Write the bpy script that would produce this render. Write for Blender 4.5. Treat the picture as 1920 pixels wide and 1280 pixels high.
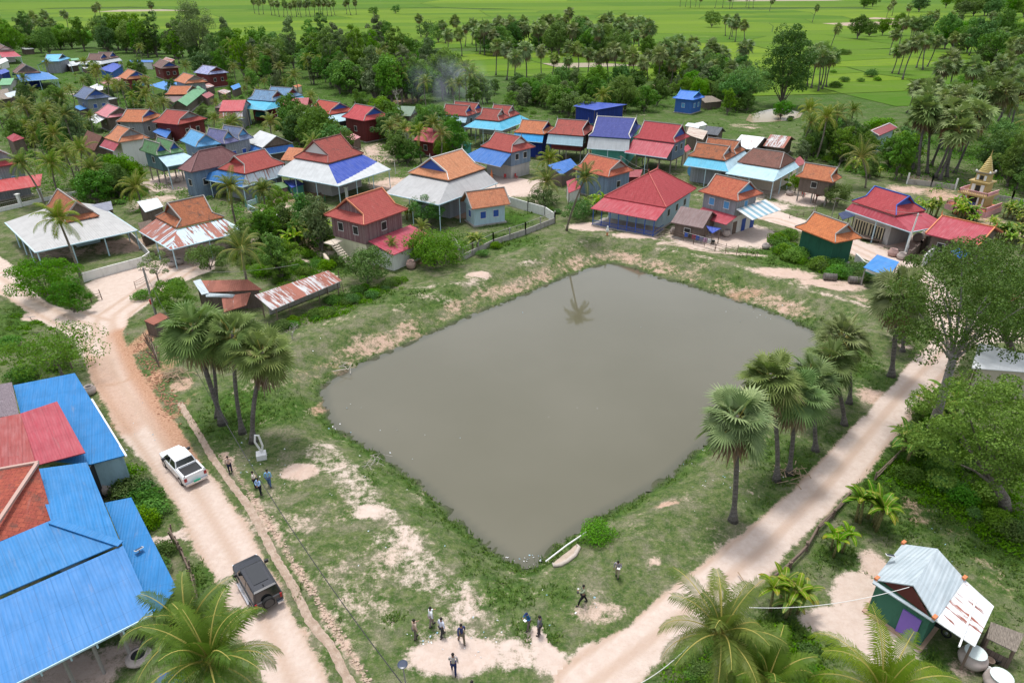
import bpy, math, random
import numpy as np
from mathutils import Vector, Matrix
R = math.radians
for o in list(bpy.data.objects): bpy.data.objects.remove(o)
SC = bpy.context.scene
COL = SC.collection

# ------------------------------------------------ camera, sky, sun, exposure
CAM_H, PITCH, FPX = 36.0, 28.0, 1280.0
cd = bpy.data.cameras.new("camera"); cam = bpy.data.objects.new("camera", cd); COL.objects.link(cam)
cd.sensor_width = 36; cd.lens = 24.0; cd.clip_end = 30000; cd.clip_start = 0.5
cam.location = (0, 0, CAM_H); cam.rotation_euler = (R(90 - PITCH), 0, 0)
SC.camera = cam
SUN_EL, SUN_AZ = 76.0, -30.0          # azimuth clockwise from +Y
w = bpy.data.worlds.new("World"); SC.world = w; w.use_nodes = True
wn = w.node_tree.nodes; bg = wn["Background"]
sky = wn.new("ShaderNodeTexSky"); sky.sky_type = 'NISHITA'; sky.sun_disc = False
sky.sun_elevation = R(SUN_EL); sky.sun_rotation = R(SUN_AZ)
sky.dust_density = 2.5; sky.air_density = 1.0; sky.ozone_density = 1.0
hsv = wn.new('ShaderNodeHueSaturation'); hsv.inputs['Saturation'].default_value = 0.38      # high thin overcast
w.node_tree.links.new(sky.outputs[0], hsv.inputs['Color']); w.node_tree.links.new(hsv.outputs[0], bg.inputs[0]); bg.inputs[1].default_value = 0.15
sd = bpy.data.lights.new("sun", 'SUN'); sd.energy = 1.5; sd.angle = R(10.0); sd.color = (1.0, 0.975, 0.94)
sun = bpy.data.objects.new("sun", sd); COL.objects.link(sun)
sv = Vector((math.sin(R(SUN_AZ)) * math.cos(R(SUN_EL)), math.cos(R(SUN_AZ)) * math.cos(R(SUN_EL)), math.sin(R(SUN_EL))))
sun.rotation_euler = sv.to_track_quat('Z', 'Y').to_euler(); sun.location = (0, 0, 200)
SC.view_settings.view_transform = 'Standard'; SC.view_settings.look = 'None'
SC.view_settings.exposure = 0.80; SC.view_settings.gamma = 1
try:
    SC.cycles.max_bounces = 6; SC.cycles.transparent_max_bounces = 8
    SC.cycles.volume_bounces = 0; SC.cycles.diffuse_bounces = 3
except Exception: pass

# survey helper: the calibrated drone camera turns a measured picture point at a known height into site coordinates (metres)
_c, _s = math.cos(R(PITCH)), math.sin(R(PITCH))
def G(px, py, z=0.0):
    dx = (px - 960) / FPX; v = (py - 640) / FPX
    dy = _c - v * _s; dz = -_s - v * _c
    t = (z - CAM_H) / dz
    return (dx * t, dy * t)
def G3(px, py, z=0.0):
    x, y = G(px, py, z); return Vector((x, y, z))
def PX(x, y, z=0.0):
    dz = z - CAM_H; Z = y * _c - dz * _s; Y = -(y * _s + dz * _c)
    return 960 + FPX * x / Z, 640 + FPX * Y / Z
def stand(base, top):
    """height of an upright object from its foot and top points; returns base vector and top vector"""
    b = G3(*base); best = None
    for i in range(1, 400):
        z = i * 0.1
        if z > 34: break
        x, y = G(top[0], top[1], z); d = (y - b.y) ** 2 + 0.15 * (x - b.x) ** 2
        if best is None or d < best[0]: best = (d, z, x, y)
    return b, Vector((best[2], best[3], best[1]))

# ------------------------------------------------ tagging
def tag(o, label=None, cat=None, group=None, kind=None):
    if label: o['label'] = label
    if cat: o['category'] = cat
    if group: o['group'] = group
    if kind: o['kind'] = kind
    return o
def empty(name, loc, rz=0, label=None, cat=None, group=None):
    o = bpy.data.objects.new(name, None); COL.objects.link(o)
    o.empty_display_size = 0.5
    o.location = loc; o.rotation_euler = (0, 0, rz); return tag(o, label, cat, group)
def copy_tree(o, parent=None):
    c = o.copy(); COL.objects.link(c); c.parent = parent
    for ch in o.children: copy_tree(ch, c)
    return c
ORD = ['first', 'second', 'third', 'fourth', 'fifth', 'sixth', 'seventh', 'eighth', 'ninth', 'tenth', 'eleventh', 'twelfth', 'thirteenth', 'fourteenth', 'fifteenth', 'sixteenth', 'seventeenth', 'eighteenth', 'nineteenth', 'twentieth']

# ------------------------------------------------ mesh builder
class MB:
    def __init__(s): s.v = []; s.f = []; s.uv = []; s.t = []; s.smooth = False
    def face(s, pts, u=None, tone=0.5, uvs=None):
        pts = [Vector(p) for p in pts]; n = len(s.v)
        if uvs is None:
            e = (pts[1] - pts[0]) if u is None else Vector(u)
            if e.length < 1e-6: e = Vector((1, 0, 0))
            e.normalize()
            nn = Vector((0, 0, 0))
            for i in range(1, len(pts) - 1): nn += (pts[i] - pts[0]).cross(pts[i + 1] - pts[0])
            if nn.length < 1e-9: nn = Vector((0, 0, 1))
            nn.normalize(); f = nn.cross(e)
            uvs = [((p.dot(e)), (p.dot(f))) for p in pts]
        s.v += pts; s.f.append(list(range(n, n + len(pts)))); s.uv.append(uvs); s.t += [tone] * len(pts)
    def slab(s, pts, th=0.1, u=None):
        """panel with real thickness: pts = top outline"""
        pts = [Vector(p) for p in pts]; d = Vector((0, 0, -th)); lo = [p + d for p in pts]
        nn = (pts[1] - pts[0]).cross(pts[-1] - pts[0])
        if nn.z < 0: pts = pts[::-1]; lo = lo[::-1]
        e = u if u is not None else None
        if e is None: e = (pts[1] - pts[0])
        s.face(pts, e); s.face(lo[::-1], e)
        k = len(pts)
        for i in range(k): s.face([pts[i], lo[i], lo[(i + 1) % k], pts[(i + 1) % k]])
    def box(s, c, size, rz=0, ax=None, tilt=None, tone=0.5):
        c = Vector(c); hx, hy, hz = size[0] / 2, size[1] / 2, size[2] / 2
        if ax: X, Y, Z = [Vector(a) for a in ax]
        else:
            X = Vector((math.cos(rz), math.sin(rz), 0)); Y = Vector((-math.sin(rz), math.cos(rz), 0)); Z = Vector((0, 0, 1))
        P = lambda i, j, k: c + X * hx * i + Y * hy * j + Z * hz * k
        for q in ([(-1,-1,-1),(1,-1,-1),(1,-1,1),(-1,-1,1)], [(1,-1,-1),(1,1,-1),(1,1,1),(1,-1,1)], [(1,1,-1),(-1,1,-1),(-1,1,1),(1,1,1)],
                  [(-1,1,-1),(-1,-1,-1),(-1,-1,1),(-1,1,1)], [(-1,-1,1),(1,-1,1),(1,1,1),(-1,1,1)], [(-1,1,-1),(1,1,-1),(1,-1,-1),(-1,-1,-1)]):
            s.face([P(*a) for a in q], tone=tone)
    def bar(s, a, b, w=0.1, h=None):
        a = Vector(a); b = Vector(b); d = b - a; L = d.length
        if L < 1e-5: return
        X = d / L; up = Vector((0, 0, 1)) if abs(X.z) < 0.95 else Vector((0, 1, 0))
        Y = up.cross(X).normalized(); Z = X.cross(Y)
        s.box((a + b) / 2, (L, w, h or w), ax=(X, Y, Z))
    def tube(s, pts, rad, n=8, cap=True, tone=0.5, u0=0):
        pts = [Vector(p) for p in pts]
        if not hasattr(rad, '__len__'): rad = [rad] * len(pts)
        base = len(s.v); rings = []; L = 0; prev = None
        for i, p in enumerate(pts):
            d = (pts[min(i + 1, len(pts) - 1)] - pts[max(i - 1, 0)])
            if d.length < 1e-6: d = Vector((0, 0, 1))
            d.normalize()
            if prev is None:
                a = Vector((0, 0, 1)) if abs(d.z) < 0.9 else Vector((1, 0, 0)); X = a.cross(d).normalized()
            else: X = (prev - d * prev.dot(d)).normalized()
            prev = X; Y = d.cross(X)
            if i: L += (p - pts[i - 1]).length
            ring = []
            for k in range(n):
                a = 2 * math.pi * k / n
                s.v.append(p + (X * math.cos(a) + Y * math.sin(a)) * rad[i]); s.t.append(tone); ring.append(len(s.v) - 1)
            rings.append((ring, L, rad[i]))
        for (r0, l0, q0), (r1, l1, q1) in zip(rings, rings[1:]):
            for k in range(n):
                k2 = (k + 1) % n; c0 = 6.28 * q0 / n
                s.f.append([r0[k], r0[k2], r1[k2], r1[k]]); s.uv.append([(k * c0, l0), ((k + 1) * c0, l0), ((k + 1) * c0, l1), (k * c0, l1)])
        if cap:
            for ring, l, q in (rings[0], rings[-1]):
                rr = ring if ring is rings[-1][0] else ring[::-1]
                s.f.append(list(rr)); s.uv.append([(0, l)] * n)
    def lathe(s, c, prof, n=20, tone=0.5):
        """prof = list of (radius, z)"""
        c = Vector(c); rings = []
        for r, z in prof:
            ring = []
            for k in range(n):
                a = 2 * math.pi * k / n; s.v.append(c + Vector((r * math.cos(a), r * math.sin(a), z))); s.t.append(tone); ring.append(len(s.v) - 1)
            rings.append(ring)
        for i in range(len(rings) - 1):
            for k in range(n):
                k2 = (k + 1) % n
                s.f.append([rings[i][k], rings[i][k2], rings[i + 1][k2], rings[i + 1][k]]); s.uv.append([(k * .1, prof[i][1]), (k * .1 + .1, prof[i][1]), (k * .1 + .1, prof[i + 1][1]), (k * .1, prof[i + 1][1])])
        s.f.append(rings[0][::-1]); s.uv.append([(0, 0)] * n); s.f.append(rings[-1]); s.uv.append([(0, 0)] * n)
    def ball(s, c, r, n=10, m=6, tone=0.5):
        r = r if hasattr(r, '__len__') else (r, r, r); c = Vector(c); idx = {}
        for j in range(m + 1):
            th = math.pi * j / m
            for k in range(n):
                a = 2 * math.pi * k / n
                s.v.append(c + Vector((r[0] * math.sin(th) * math.cos(a), r[1] * math.sin(th) * math.sin(a), r[2] * math.cos(th)))); s.t.append(tone); idx[j, k] = len(s.v) - 1
        for j in range(m):
            for k in range(n):
                k2 = (k + 1) % n; s.f.append([idx[j, k], idx[j + 1, k], idx[j + 1, k2], idx[j, k2]]); s.uv.append([(k * .1, j * .1)] * 4)
    def build(s, name, mat, parent=None, smooth=False, local=False):
        me = bpy.data.meshes.new(name)
        off = Vector((0, 0, 0)) if (parent is None or local) else Vector(parent.location)
        if parent is not None and not local and parent.parent is not None: off = Vector((0, 0, 0)); q = parent; 
        if parent is not None and not local:
            off = Vector((0, 0, 0)); q = parent
            while q is not None: off += Vector(q.location); q = q.parent
        me.from_pydata([tuple(v - off) for v in s.v], [], s.f)
        uvl = me.uv_layers.new(name="UVMap")
        flat = [c for f in s.uv for p in f for c in p]
        uvl.data.foreach_set("uv", flat)
        if any(abs(t - 0.5) > 1e-4 for t in s.t):
            a = me.attributes.new("tone", 'FLOAT', 'POINT'); a.data.foreach_set("value", s.t)
        if smooth: me.polygons.foreach_set("use_smooth", [True] * len(me.polygons))
        me.materials.append(mat); me.update()
        o = bpy.data.objects.new(name, me); COL.objects.link(o)
        if parent is not None: o.parent = parent
        return o

# ------------------------------------------------ materials
class NT:
    def __init__(s, name, rough=0.8, spec=0.3):
        s.m = bpy.data.materials.new(name); s.m.use_nodes = True; s.n = s.m.node_tree.nodes; s.l = s.m.node_tree.links
        s.p = s.n["Principled BSDF"]; s.p.inputs["Roughness"].default_value = rough; s.p.inputs["Specular IOR Level"].default_value = spec
        s.tc = s.n.new("ShaderNodeTexCoord"); s._pos = None
    def pos(s):
        if s._pos is None: s._pos = s.n.new("ShaderNodeNewGeometry")
        return s._pos.outputs["Position"]
    def uv(s): return s.tc.outputs["UV"]
    def obj(s): return s.tc.outputs["Object"]
    def mapping(s, src, scale=(1, 1, 1), rot=(0, 0, 0), loc=(0, 0, 0)):
        m = s.n.new("ShaderNodeMapping"); m.inputs["Scale"].default_value = scale; m.inputs["Rotation"].default_value = rot; m.inputs["Location"].default_value = loc
        s.l.new(src, m.inputs[0]); return m.outputs[0]
    def noise(s, src, scale, detail=4, rough=0.6, dist=0):
        n = s.n.new("ShaderNodeTexNoise"); n.inputs["Scale"].default_value = scale; n.inputs["Detail"].default_value = detail
        n.inputs["Roughness"].default_value = rough; n.inputs["Distortion"].default_value = dist
        s.l.new(src, n.inputs["Vector"]); return n.outputs["Fac"]
    def set(s, sock, v):
        if isinstance(v, bpy.types.NodeSocket): s.l.new(v, sock)
        elif isinstance(v, tuple) and len(v) == 3: sock.default_value = (*v, 1)
        else: sock.default_value = v
    def math(s, op, a, b=0.0, c=None, clamp=False):
        m = s.n.new("ShaderNodeMath"); m.operation = op; m.use_clamp = clamp; s.set(m.inputs[0], a); s.set(m.inputs[1], b)
        if c is not None: s.set(m.inputs[2], c)
        return m.outputs[0]
    def rng(s, v, a, b, c=0.0, d=1.0):
        m = s.n.new("ShaderNodeMapRange"); m.interpolation_type = 'SMOOTHSTEP'
        for i, q in enumerate((v, a, b, c, d)): s.set(m.inputs[i], q)
        return m.outputs[0]
    def mix(s, f, a, b, mode='MIX'):
        m = s.n.new("ShaderNodeMix"); m.data_type = 'RGBA'; m.blend_type = mode
        s.set(m.inputs[0], f); s.set(m.inputs[6], a); s.set(m.inputs[7], b); return m.outputs[2]
    def attr(s, name):
        a = s.n.new("ShaderNodeAttribute"); a.attribute_name = name; return a.outputs["Fac"]
    def rand(s):
        a = s.n.new("ShaderNodeObjectInfo"); return a.outputs["Random"]
    def bump(s, h, strength=0.3, dist=0.05):
        b = s.n.new("ShaderNodeBump"); b.inputs["Strength"].default_value = strength; b.inputs["Distance"].default_value = dist
        s.l.new(h, b.inputs["Height"]); s.l.new(b.outputs[0], s.p.inputs["Normal"])
    def out(s, col): s.set(s.p.inputs["Base Color"], col); return s.m
MATS = {}
def once(fn):
    def g(*a, **k):
        key = (fn.__name__, a, tuple(sorted(k.items())))
        if key not in MATS: MATS[key] = fn(*a, **k)
        return MATS[key]
    return g
def sc(c, f): return tuple(min(1, x * f) for x in c)

@once
def tile(c1, c2, moss=0.3, size=0.32):
    t = NT("roof_tile", 0.8, 0.1)
    b = t.n.new("ShaderNodeTexBrick"); b.offset = 0.5
    b.inputs["Scale"].default_value = 1; b.inputs["Brick Width"].default_value = size; b.inputs["Row Height"].default_value = size * 0.9
    b.inputs["Mortar Size"].default_value = 0.018; b.inputs["Mortar Smooth"].default_value = 0.3; b.inputs["Bias"].default_value = 0.0
    t.set(b.inputs["Color1"], c1); t.set(b.inputs["Color2"], c2); t.set(b.inputs["Mortar"], sc(c1, 0.35)); t.l.new(t.uv(), b.inputs["Vector"])
    n1 = t.noise(t.pos(), 1.3, 5, .7); n2 = t.noise(t.pos(), 9, 4, .7)
    c = t.mix(t.rng(n2, .35, .7), b.outputs["Color"], t.mix(.5, sc(c2, 1.25), sc(c2, .7)))
    n4 = t.noise(t.mapping(t.uv(), (1.7, .3, 1)), 1.3, 5, .7); c = t.mix(t.rng(n4, .5, .72, 0, .5), c, sc(c1, .42)); c = t.mix(t.rng(n4, .3, .42, .35, 0), c, t.mix(.5, sc(c2, 1.1), (0.42, 0.34, 0.3)))
    n3 = t.noise(t.pos(), 3.2, 3, .6); c = t.mix(t.rng(n3, .38, .66, 0, .55 if moss >= .12 else .25), c, t.mix(.5, sc(c1, .45), sc(c2, .9)))
    c = t.mix(t.math('MULTIPLY', t.rng(n1, .5, .72), moss * 2 if moss < .5 else 1.0), c, (0.07, 0.055, 0.045))
    c = t.mix(.13, c, (0.17, 0.145, 0.13)); t.bump(t.math('SUBTRACT', 1.0, b.outputs["Fac"]), 0.5, 0.03)
    return t.out(c)
@once
def metal(c, rust=0.0, rib=0.22, fade=0.10, rough=0.5, rustc=(0.15, 0.055, 0.038), seam=0.9):
    t = NT("corrugated_metal", rough, 0.2)
    sx = t.n.new("ShaderNodeSeparateXYZ"); t.l.new(t.uv(), sx.inputs[0])
    u = sx.outputs[0]; v = sx.outputs[1]
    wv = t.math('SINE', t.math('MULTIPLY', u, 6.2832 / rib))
    st = t.noise(t.mapping(t.uv(), (1.6, 0.22, 1)), 2.2, 5, .65)
    fl = t.noise(t.pos(), 0.7, 3, .6)
    cc = t.mix(t.rng(st, .3, .75), sc(c, 1 - fade * .5), t.mix(fade, c, (0.75, 0.75, 0.75)))
    cc = t.mix(t.math('MULTIPLY', t.rng(fl, .35, .75), .35), cc, sc(c, .6)); dr = t.noise(t.mapping(t.uv(), (.9, .12, 1), loc=(5, 3, 0)), 2.0, 6, .75); cc = t.mix(t.rng(dr, .56, .72, 0, .35), cc, (0.24, 0.21, 0.19))
    se = t.math('GREATER_THAN', t.math('FRACT', t.math('DIVIDE', u, seam)), .955)
    cc = t.mix(t.math('MULTIPLY', se, .35), cc, sc(c, .45))
    vs = t.math('GREATER_THAN', t.math('FRACT', t.math('DIVIDE', v, 2.4)), .985)
    cc = t.mix(t.math('MULTIPLY', vs, .3), cc, sc(c, .45))
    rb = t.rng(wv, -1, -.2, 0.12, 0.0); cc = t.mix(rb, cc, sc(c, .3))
    if rust > 0:
        rn = t.noise(t.mapping(t.uv(), (2.6, 0.28, 1), loc=(3.7, 1.1, 0)), 1.1, 7, .7)
        rc = t.mix(t.noise(t.pos(), 5, 4), rustc, sc(rustc, 1.9))
        wn_ = t.n.new("ShaderNodeTexWhiteNoise"); wn_.noise_dimensions = '1D'; t.l.new(t.math('FLOOR', t.math('DIVIDE', u, seam)), wn_.inputs["W"])
        rn = t.math('ADD', rn, t.math('MULTIPLY', t.math('SUBTRACT', wn_.outputs[0], .62), .22 if rust > .6 else .06)); rc = t.mix(t.math('MULTIPLY', wn_.outputs[0], .5), rc, sc(rustc, 2.6))
        cc = t.mix(t.rng(rn, .72 - rust * .45, .76 - rust * .42), cc, rc)
    t.bump(wv, 0.4, 0.015)
    return t.out(cc)
@once
def plank(c, w=0.2, fade=.35, c2=None):
    t = NT("plank_wall", 0.8, .2)
    sx = t.n.new("ShaderNodeSeparateXYZ"); t.l.new(t.uv(), sx.inputs[0]); u = sx.outputs[0]
    fr = t.math('FRACT', t.math('DIVIDE', u, w)); gap = t.math('GREATER_THAN', fr, .9)
    wn_ = t.n.new("ShaderNodeTexWhiteNoise"); wn_.noise_dimensions = '1D'; t.l.new(t.math('FLOOR', t.math('DIVIDE', u, w)), wn_.inputs["W"])
    g = t.noise(t.mapping(t.uv(), (6, .7, 1)), 2.5, 5, .7)
    cc = t.mix(t.math('MULTIPLY', wn_.outputs[0], .8), c, c2 or sc(c, 1 - fade)); cc = t.mix(t.rng(g, .4, .7, 0, .5), cc, sc(c, .55))
    cc = t.mix(t.math('MULTIPLY', gap, .8), cc, sc(c, .2)); t.bump(t.math('SUBTRACT', 1, gap), .4, .02)
    return t.out(cc)
@once
def plaster(c, stain=.4, rough=.85):
    t = NT("painted_plaster", rough, .25)
    a = t.noise(t.mapping(t.pos(), (1, 1, .35)), 1.6, 6, .7); b = t.noise(t.pos(), 14, 4)
    cc = t.mix(t.math('MULTIPLY', t.rng(a, .45, .75), stain), c, sc((c[0] * .8, c[1] * .76, c[2] * .7), .55)); cc = t.mix(t.rng(b, .3, .8, 0, .15), cc, sc(c, .7))
    t.bump(b, .15, .01); return t.out(cc)
@once
def plain(c, rough=.6, spec=.4, var=.25, metalc=0.0):
    t = NT("paint", rough, spec); t.p.inputs["Metallic"].default_value = metalc
    n = t.noise(t.obj(), 6, 4); return t.out(t.mix(t.math('MULTIPLY', n, var), c, sc(c, .5)))
@once
def thatch(c=(0.27, 0.23, 0.19)):
    t = NT("thatch", .95, .1); g = t.noise(t.mapping(t.uv(), (9, 1.2, 1)), 3, 6, .75); h = t.noise(t.pos(), 1.5, 4)
    cc = t.mix(t.rng(g, .3, .7), sc(c, .4), sc(c, 1.3)); cc = t.mix(t.rng(h, .4, .7, 0, .4), cc, sc(c, .6)); t.bump(g, .8, .08); return t.out(cc)
@once
def bark(c, c2, sc_=6):
    t = NT("bark", .9, .1); sx = t.n.new('ShaderNodeSeparateXYZ'); t.l.new(t.uv(), sx.inputs[0]); rg = t.math('SINE', t.math('MULTIPLY', sx.outputs[1], 18.0)); n = t.noise(t.mapping(t.uv(), (3, 1, 1)), sc_, 6, .7); m = t.noise(t.obj(), 1.1, 3)
    cc = t.mix(t.rng(n, .35, .65), c, c2); cc = t.mix(t.rng(m, .4, .7, 0, .5), cc, sc(c, .55)); cc = t.mix(t.rng(rg, .3, .9, 0, .35), cc, sc(c, .5)); t.bump(t.math('ADD', n, t.math('MULTIPLY', rg, .25)), .6, .05); return t.out(cc)
@once
def leaf(c, c2, dry=(0.22, 0.19, 0.06), trans=.3, rough=.55, dryamt=.25):
    """foliage: diffuse + gloss + light passing through the blade"""
    t = NT("leaf", rough, .14)
    tn = t.attr("tone"); n = t.noise(t.obj(), .8, 3)
    cc = t.mix(tn, c, c2); cc = t.mix(t.rng(n, .3, .7, 0, .45), cc, sc(c, .75))
    cc = t.mix(t.rng(tn, 1 - dryamt, 1.0, 0, .75), cc, dry)
    hs = t.n.new("ShaderNodeHueSaturation"); rd = t.rand()
    t.set(hs.inputs["Hue"], t.math('MULTIPLY_ADD', rd, .05, .472)); t.set(hs.inputs["Value"], t.math('MULTIPLY_ADD', t.math('FRACT', t.math('MULTIPLY', rd, 7.3)), .55, .72)); t.set(hs.inputs["Saturation"], t.math('MULTIPLY_ADD', t.math('FRACT', t.math('MULTIPLY', rd, 3.7)), .3, .95))
    t.l.new(cc, hs.inputs["Color"]); col = hs.outputs[0]
    t.set(t.p.inputs["Base Color"], col)
    tr = t.n.new("ShaderNodeBsdfTranslucent"); t.l.new(t.mix(.5, col, (0.16, 0.26, 0.02)), tr.inputs[0])
    ms = t.n.new("ShaderNodeMixShader"); ms.inputs[0].default_value = trans
    t.l.new(t.p.outputs[0], ms.inputs[1]); t.l.new(tr.outputs[0], ms.inputs[2]); t.l.new(ms.outputs[0], t.n["Material Output"].inputs[0])
    return t.m

def earth_material():
    t = NT("earth", .95, .05); P = t.pos()
    dirt, red, lush = t.attr("dirt"), t.attr("red"), t.attr("lush")
    n1 = t.noise(P, .22, 8, .62, .4); n2 = t.noise(P, 1.5, 7, .68); n3 = t.noise(P, 4.6, 5, .75); n5 = t.noise(P, 10, 4, .8)
    g = t.mix(t.rng(n2, .36, .66), (0.050, 0.094, 0.022), (0.126, 0.158, 0.056))
    g = t.mix(t.rng(n3, .46, .74, 0, .55), g, (0.27, 0.225, 0.17)); g = t.mix(t.rng(t.noise(P, .45, 6, .65), .43, .66, 0, .62), g, t.mix(t.rng(n3, .35, .65), (0.18, 0.165, 0.11), (0.29, 0.245, 0.19)))
    lu = t.mix(t.rng(n2, .3, .7), (0.028, 0.072, 0.011), (0.075, 0.15, 0.022))
    lf = t.math('ADD', lush, t.math('MULTIPLY', t.math('SUBTRACT', n1, .5), 1.9), clamp=True)
    g = t.mix(lf, g, lu); g = t.mix(t.rng(n5, .42, .62, 0, .62), g, t.mix(.5, g, (0.010, 0.02, 0.004)))
    d = t.mix(t.rng(n2, .3, .75), (0.51, 0.412, 0.352), (0.595, 0.51, 0.45)); d = t.mix(t.rng(n3, .5, .8, 0, .4), d, (0.42, 0.3, 0.21))
    rd = t.mix(t.rng(n3, .3, .7), (0.30, 0.155, 0.09), (0.46, 0.28, 0.185)); ru = t.attr('rut'); d = t.mix(t.math('MULTIPLY', ru, t.rng(n2, .25, .6, .35, .9)), d, (0.42, 0.305, 0.23)); d = t.mix(red, d, rd)
    v = t.math('ADD', dirt, t.math('MULTIPLY', t.math('SUBTRACT', n1, .5), 1.05)); v = t.math('ADD', v, t.math('MULTIPLY', t.math('SUBTRACT', n2, .5), .75)); v = t.math('ADD', v, t.math('MULTIPLY', t.math('SUBTRACT', n3, .5), .35))
    v = t.math('ADD', v, t.math('MULTIPLY', t.math('SUBTRACT', n5, .5), .5)); f = t.rng(v, .40, .68); c = t.mix(f, g, d)
    wet = t.attr("wet"); c = t.mix(t.math('MULTIPLY', wet, .75), c, (0.06, 0.058, 0.045))
    t.bump(t.math('ADD', n3, t.math('MULTIPLY', n5, .5)), .5, .12)
    return t.out(c)
EARTH = earth_material()
# ------------------------------------------------ terrain, pond, roads
WATER_Z = -1.5
SHORE = [(607,726),(640,702),(700,674),(760,649),(820,621),(870,599),(935,573),(1000,547),(1060,521),(1110,503),(1146,495),(1188,504),(1230,520),(1280,533),(1340,552),(1400,571),(1450,589),(1490,606),(1524,622),(1546,645),(1510,682),(1465,712),(1400,768),(1315,832),(1271,874),(1235,905),(1190,930),(1130,962),(1090,986),(1050,1014),(1022,1040),(985,1062),(950,1045),(905,1012),(855,968),(800,915),(740,868),(695,838),(645,812),(620,785),(610,755)]
LROAD = [(606,1277),(562,1201),(531,1132),(476,1026),(400,907),(375,880),(352,842),(332,812),(297,762),(262,705),(238,660),(224,625),(236,600),(262,578),(285,560),(310,545),(360,520),(400,505),(400,478),(340,478),(285,492),(200,518),(165,532),(190,562),(172,580),(149,587),(120,583),(94,573),(69,559),(50,540),(35,515),(0,485),(-200,330),(-300,360),(-60,530),(0,549),(17,557),(43,574),(64,590),(103,612),(124,621),(146,638),(158,660),(172,690),(180,722),(212,775),(230,810),(250,837),(275,860),(307,897),(340,947),(368,1013),(401,1066),(430,1126),(448,1167),(486,1235),(510,1290),(560,1400),(690,1400)]
RROAD = [(1000,1330),(1055,1280),(1075,1252),(1092,1222),(1180,1180),(1230,1135),(1305,1077),(1360,1034),(1494,920),(1516,897),(1591,815),(1683,723),(1716,677),(1736,657),(1760,632),(1755,600),(1735,570),(1722,545),(1690,520),(1640,492),(1590,472),(1540,447),(1490,428),(1430,412),(1395,402),(1380,390),(1400,380),(1440,392),(1490,408),(1550,430),(1600,448),(1655,470),(1720,500),(1755,525),(1790,560),(1830,590),(1880,612),(1960,625),(1960,645),(1870,640),(1810,650),(1792,683),(1762,716),(1729,746),(1690,795),(1622,880),(1547,955),(1450,1049),(1429,1080),(1360,1127),(1290,1180),(1222,1245),(1185,1280),(1150,1330)]
LANE = [(1000,340),(1060,322),(1010,345),(985,362),(940,372),(905,368),(880,352),(860,340),(900,330),(950,330)]
def W2(pts, z=0): return np.array([G(x, y, z) for x, y in pts])
def sdist(P, poly):
    """signed distance (negative inside) of points P (n,2) to polygon (m,2)"""
    n = len(poly); best = np.full(len(P), 1e18); ins = np.zeros(len(P), bool)
    for i in range(n):
        a = poly[i]; b = poly[(i + 1) % n]; d = b - a
        t = np.clip(((P - a) @ d) / max(d @ d, 1e-9), 0, 1); q = P - a - t[:, None] * d
        best = np.minimum(best, (q ** 2).sum(1))
        c = ((a[1] > P[:, 1]) != (b[1] > P[:, 1]))
        with np.errstate(divide='ignore', invalid='ignore'): xi = (b[0] - a[0]) * (P[:, 1] - a[1]) / (b[1] - a[1] + 1e-12) + a[0]
        ins ^= c & (P[:, 0] < xi)
    r = np.sqrt(best); r[ins] *= -1; return r
def ldist(P, pts):
    best = np.full(len(P), 1e18)
    for a, b in zip(pts[:-1], pts[1:]):
        d = b - a; t = np.clip(((P - a) @ d) / max(d @ d, 1e-9), 0, 1); q = P - a - t[:, None] * d; best = np.minimum(best, (q ** 2).sum(1))
    return np.sqrt(best)
shoreW = W2(SHORE, WATER_Z); lroadW = W2(LROAD); rroadW = W2(RROAD); laneW = W2(LANE)
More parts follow.
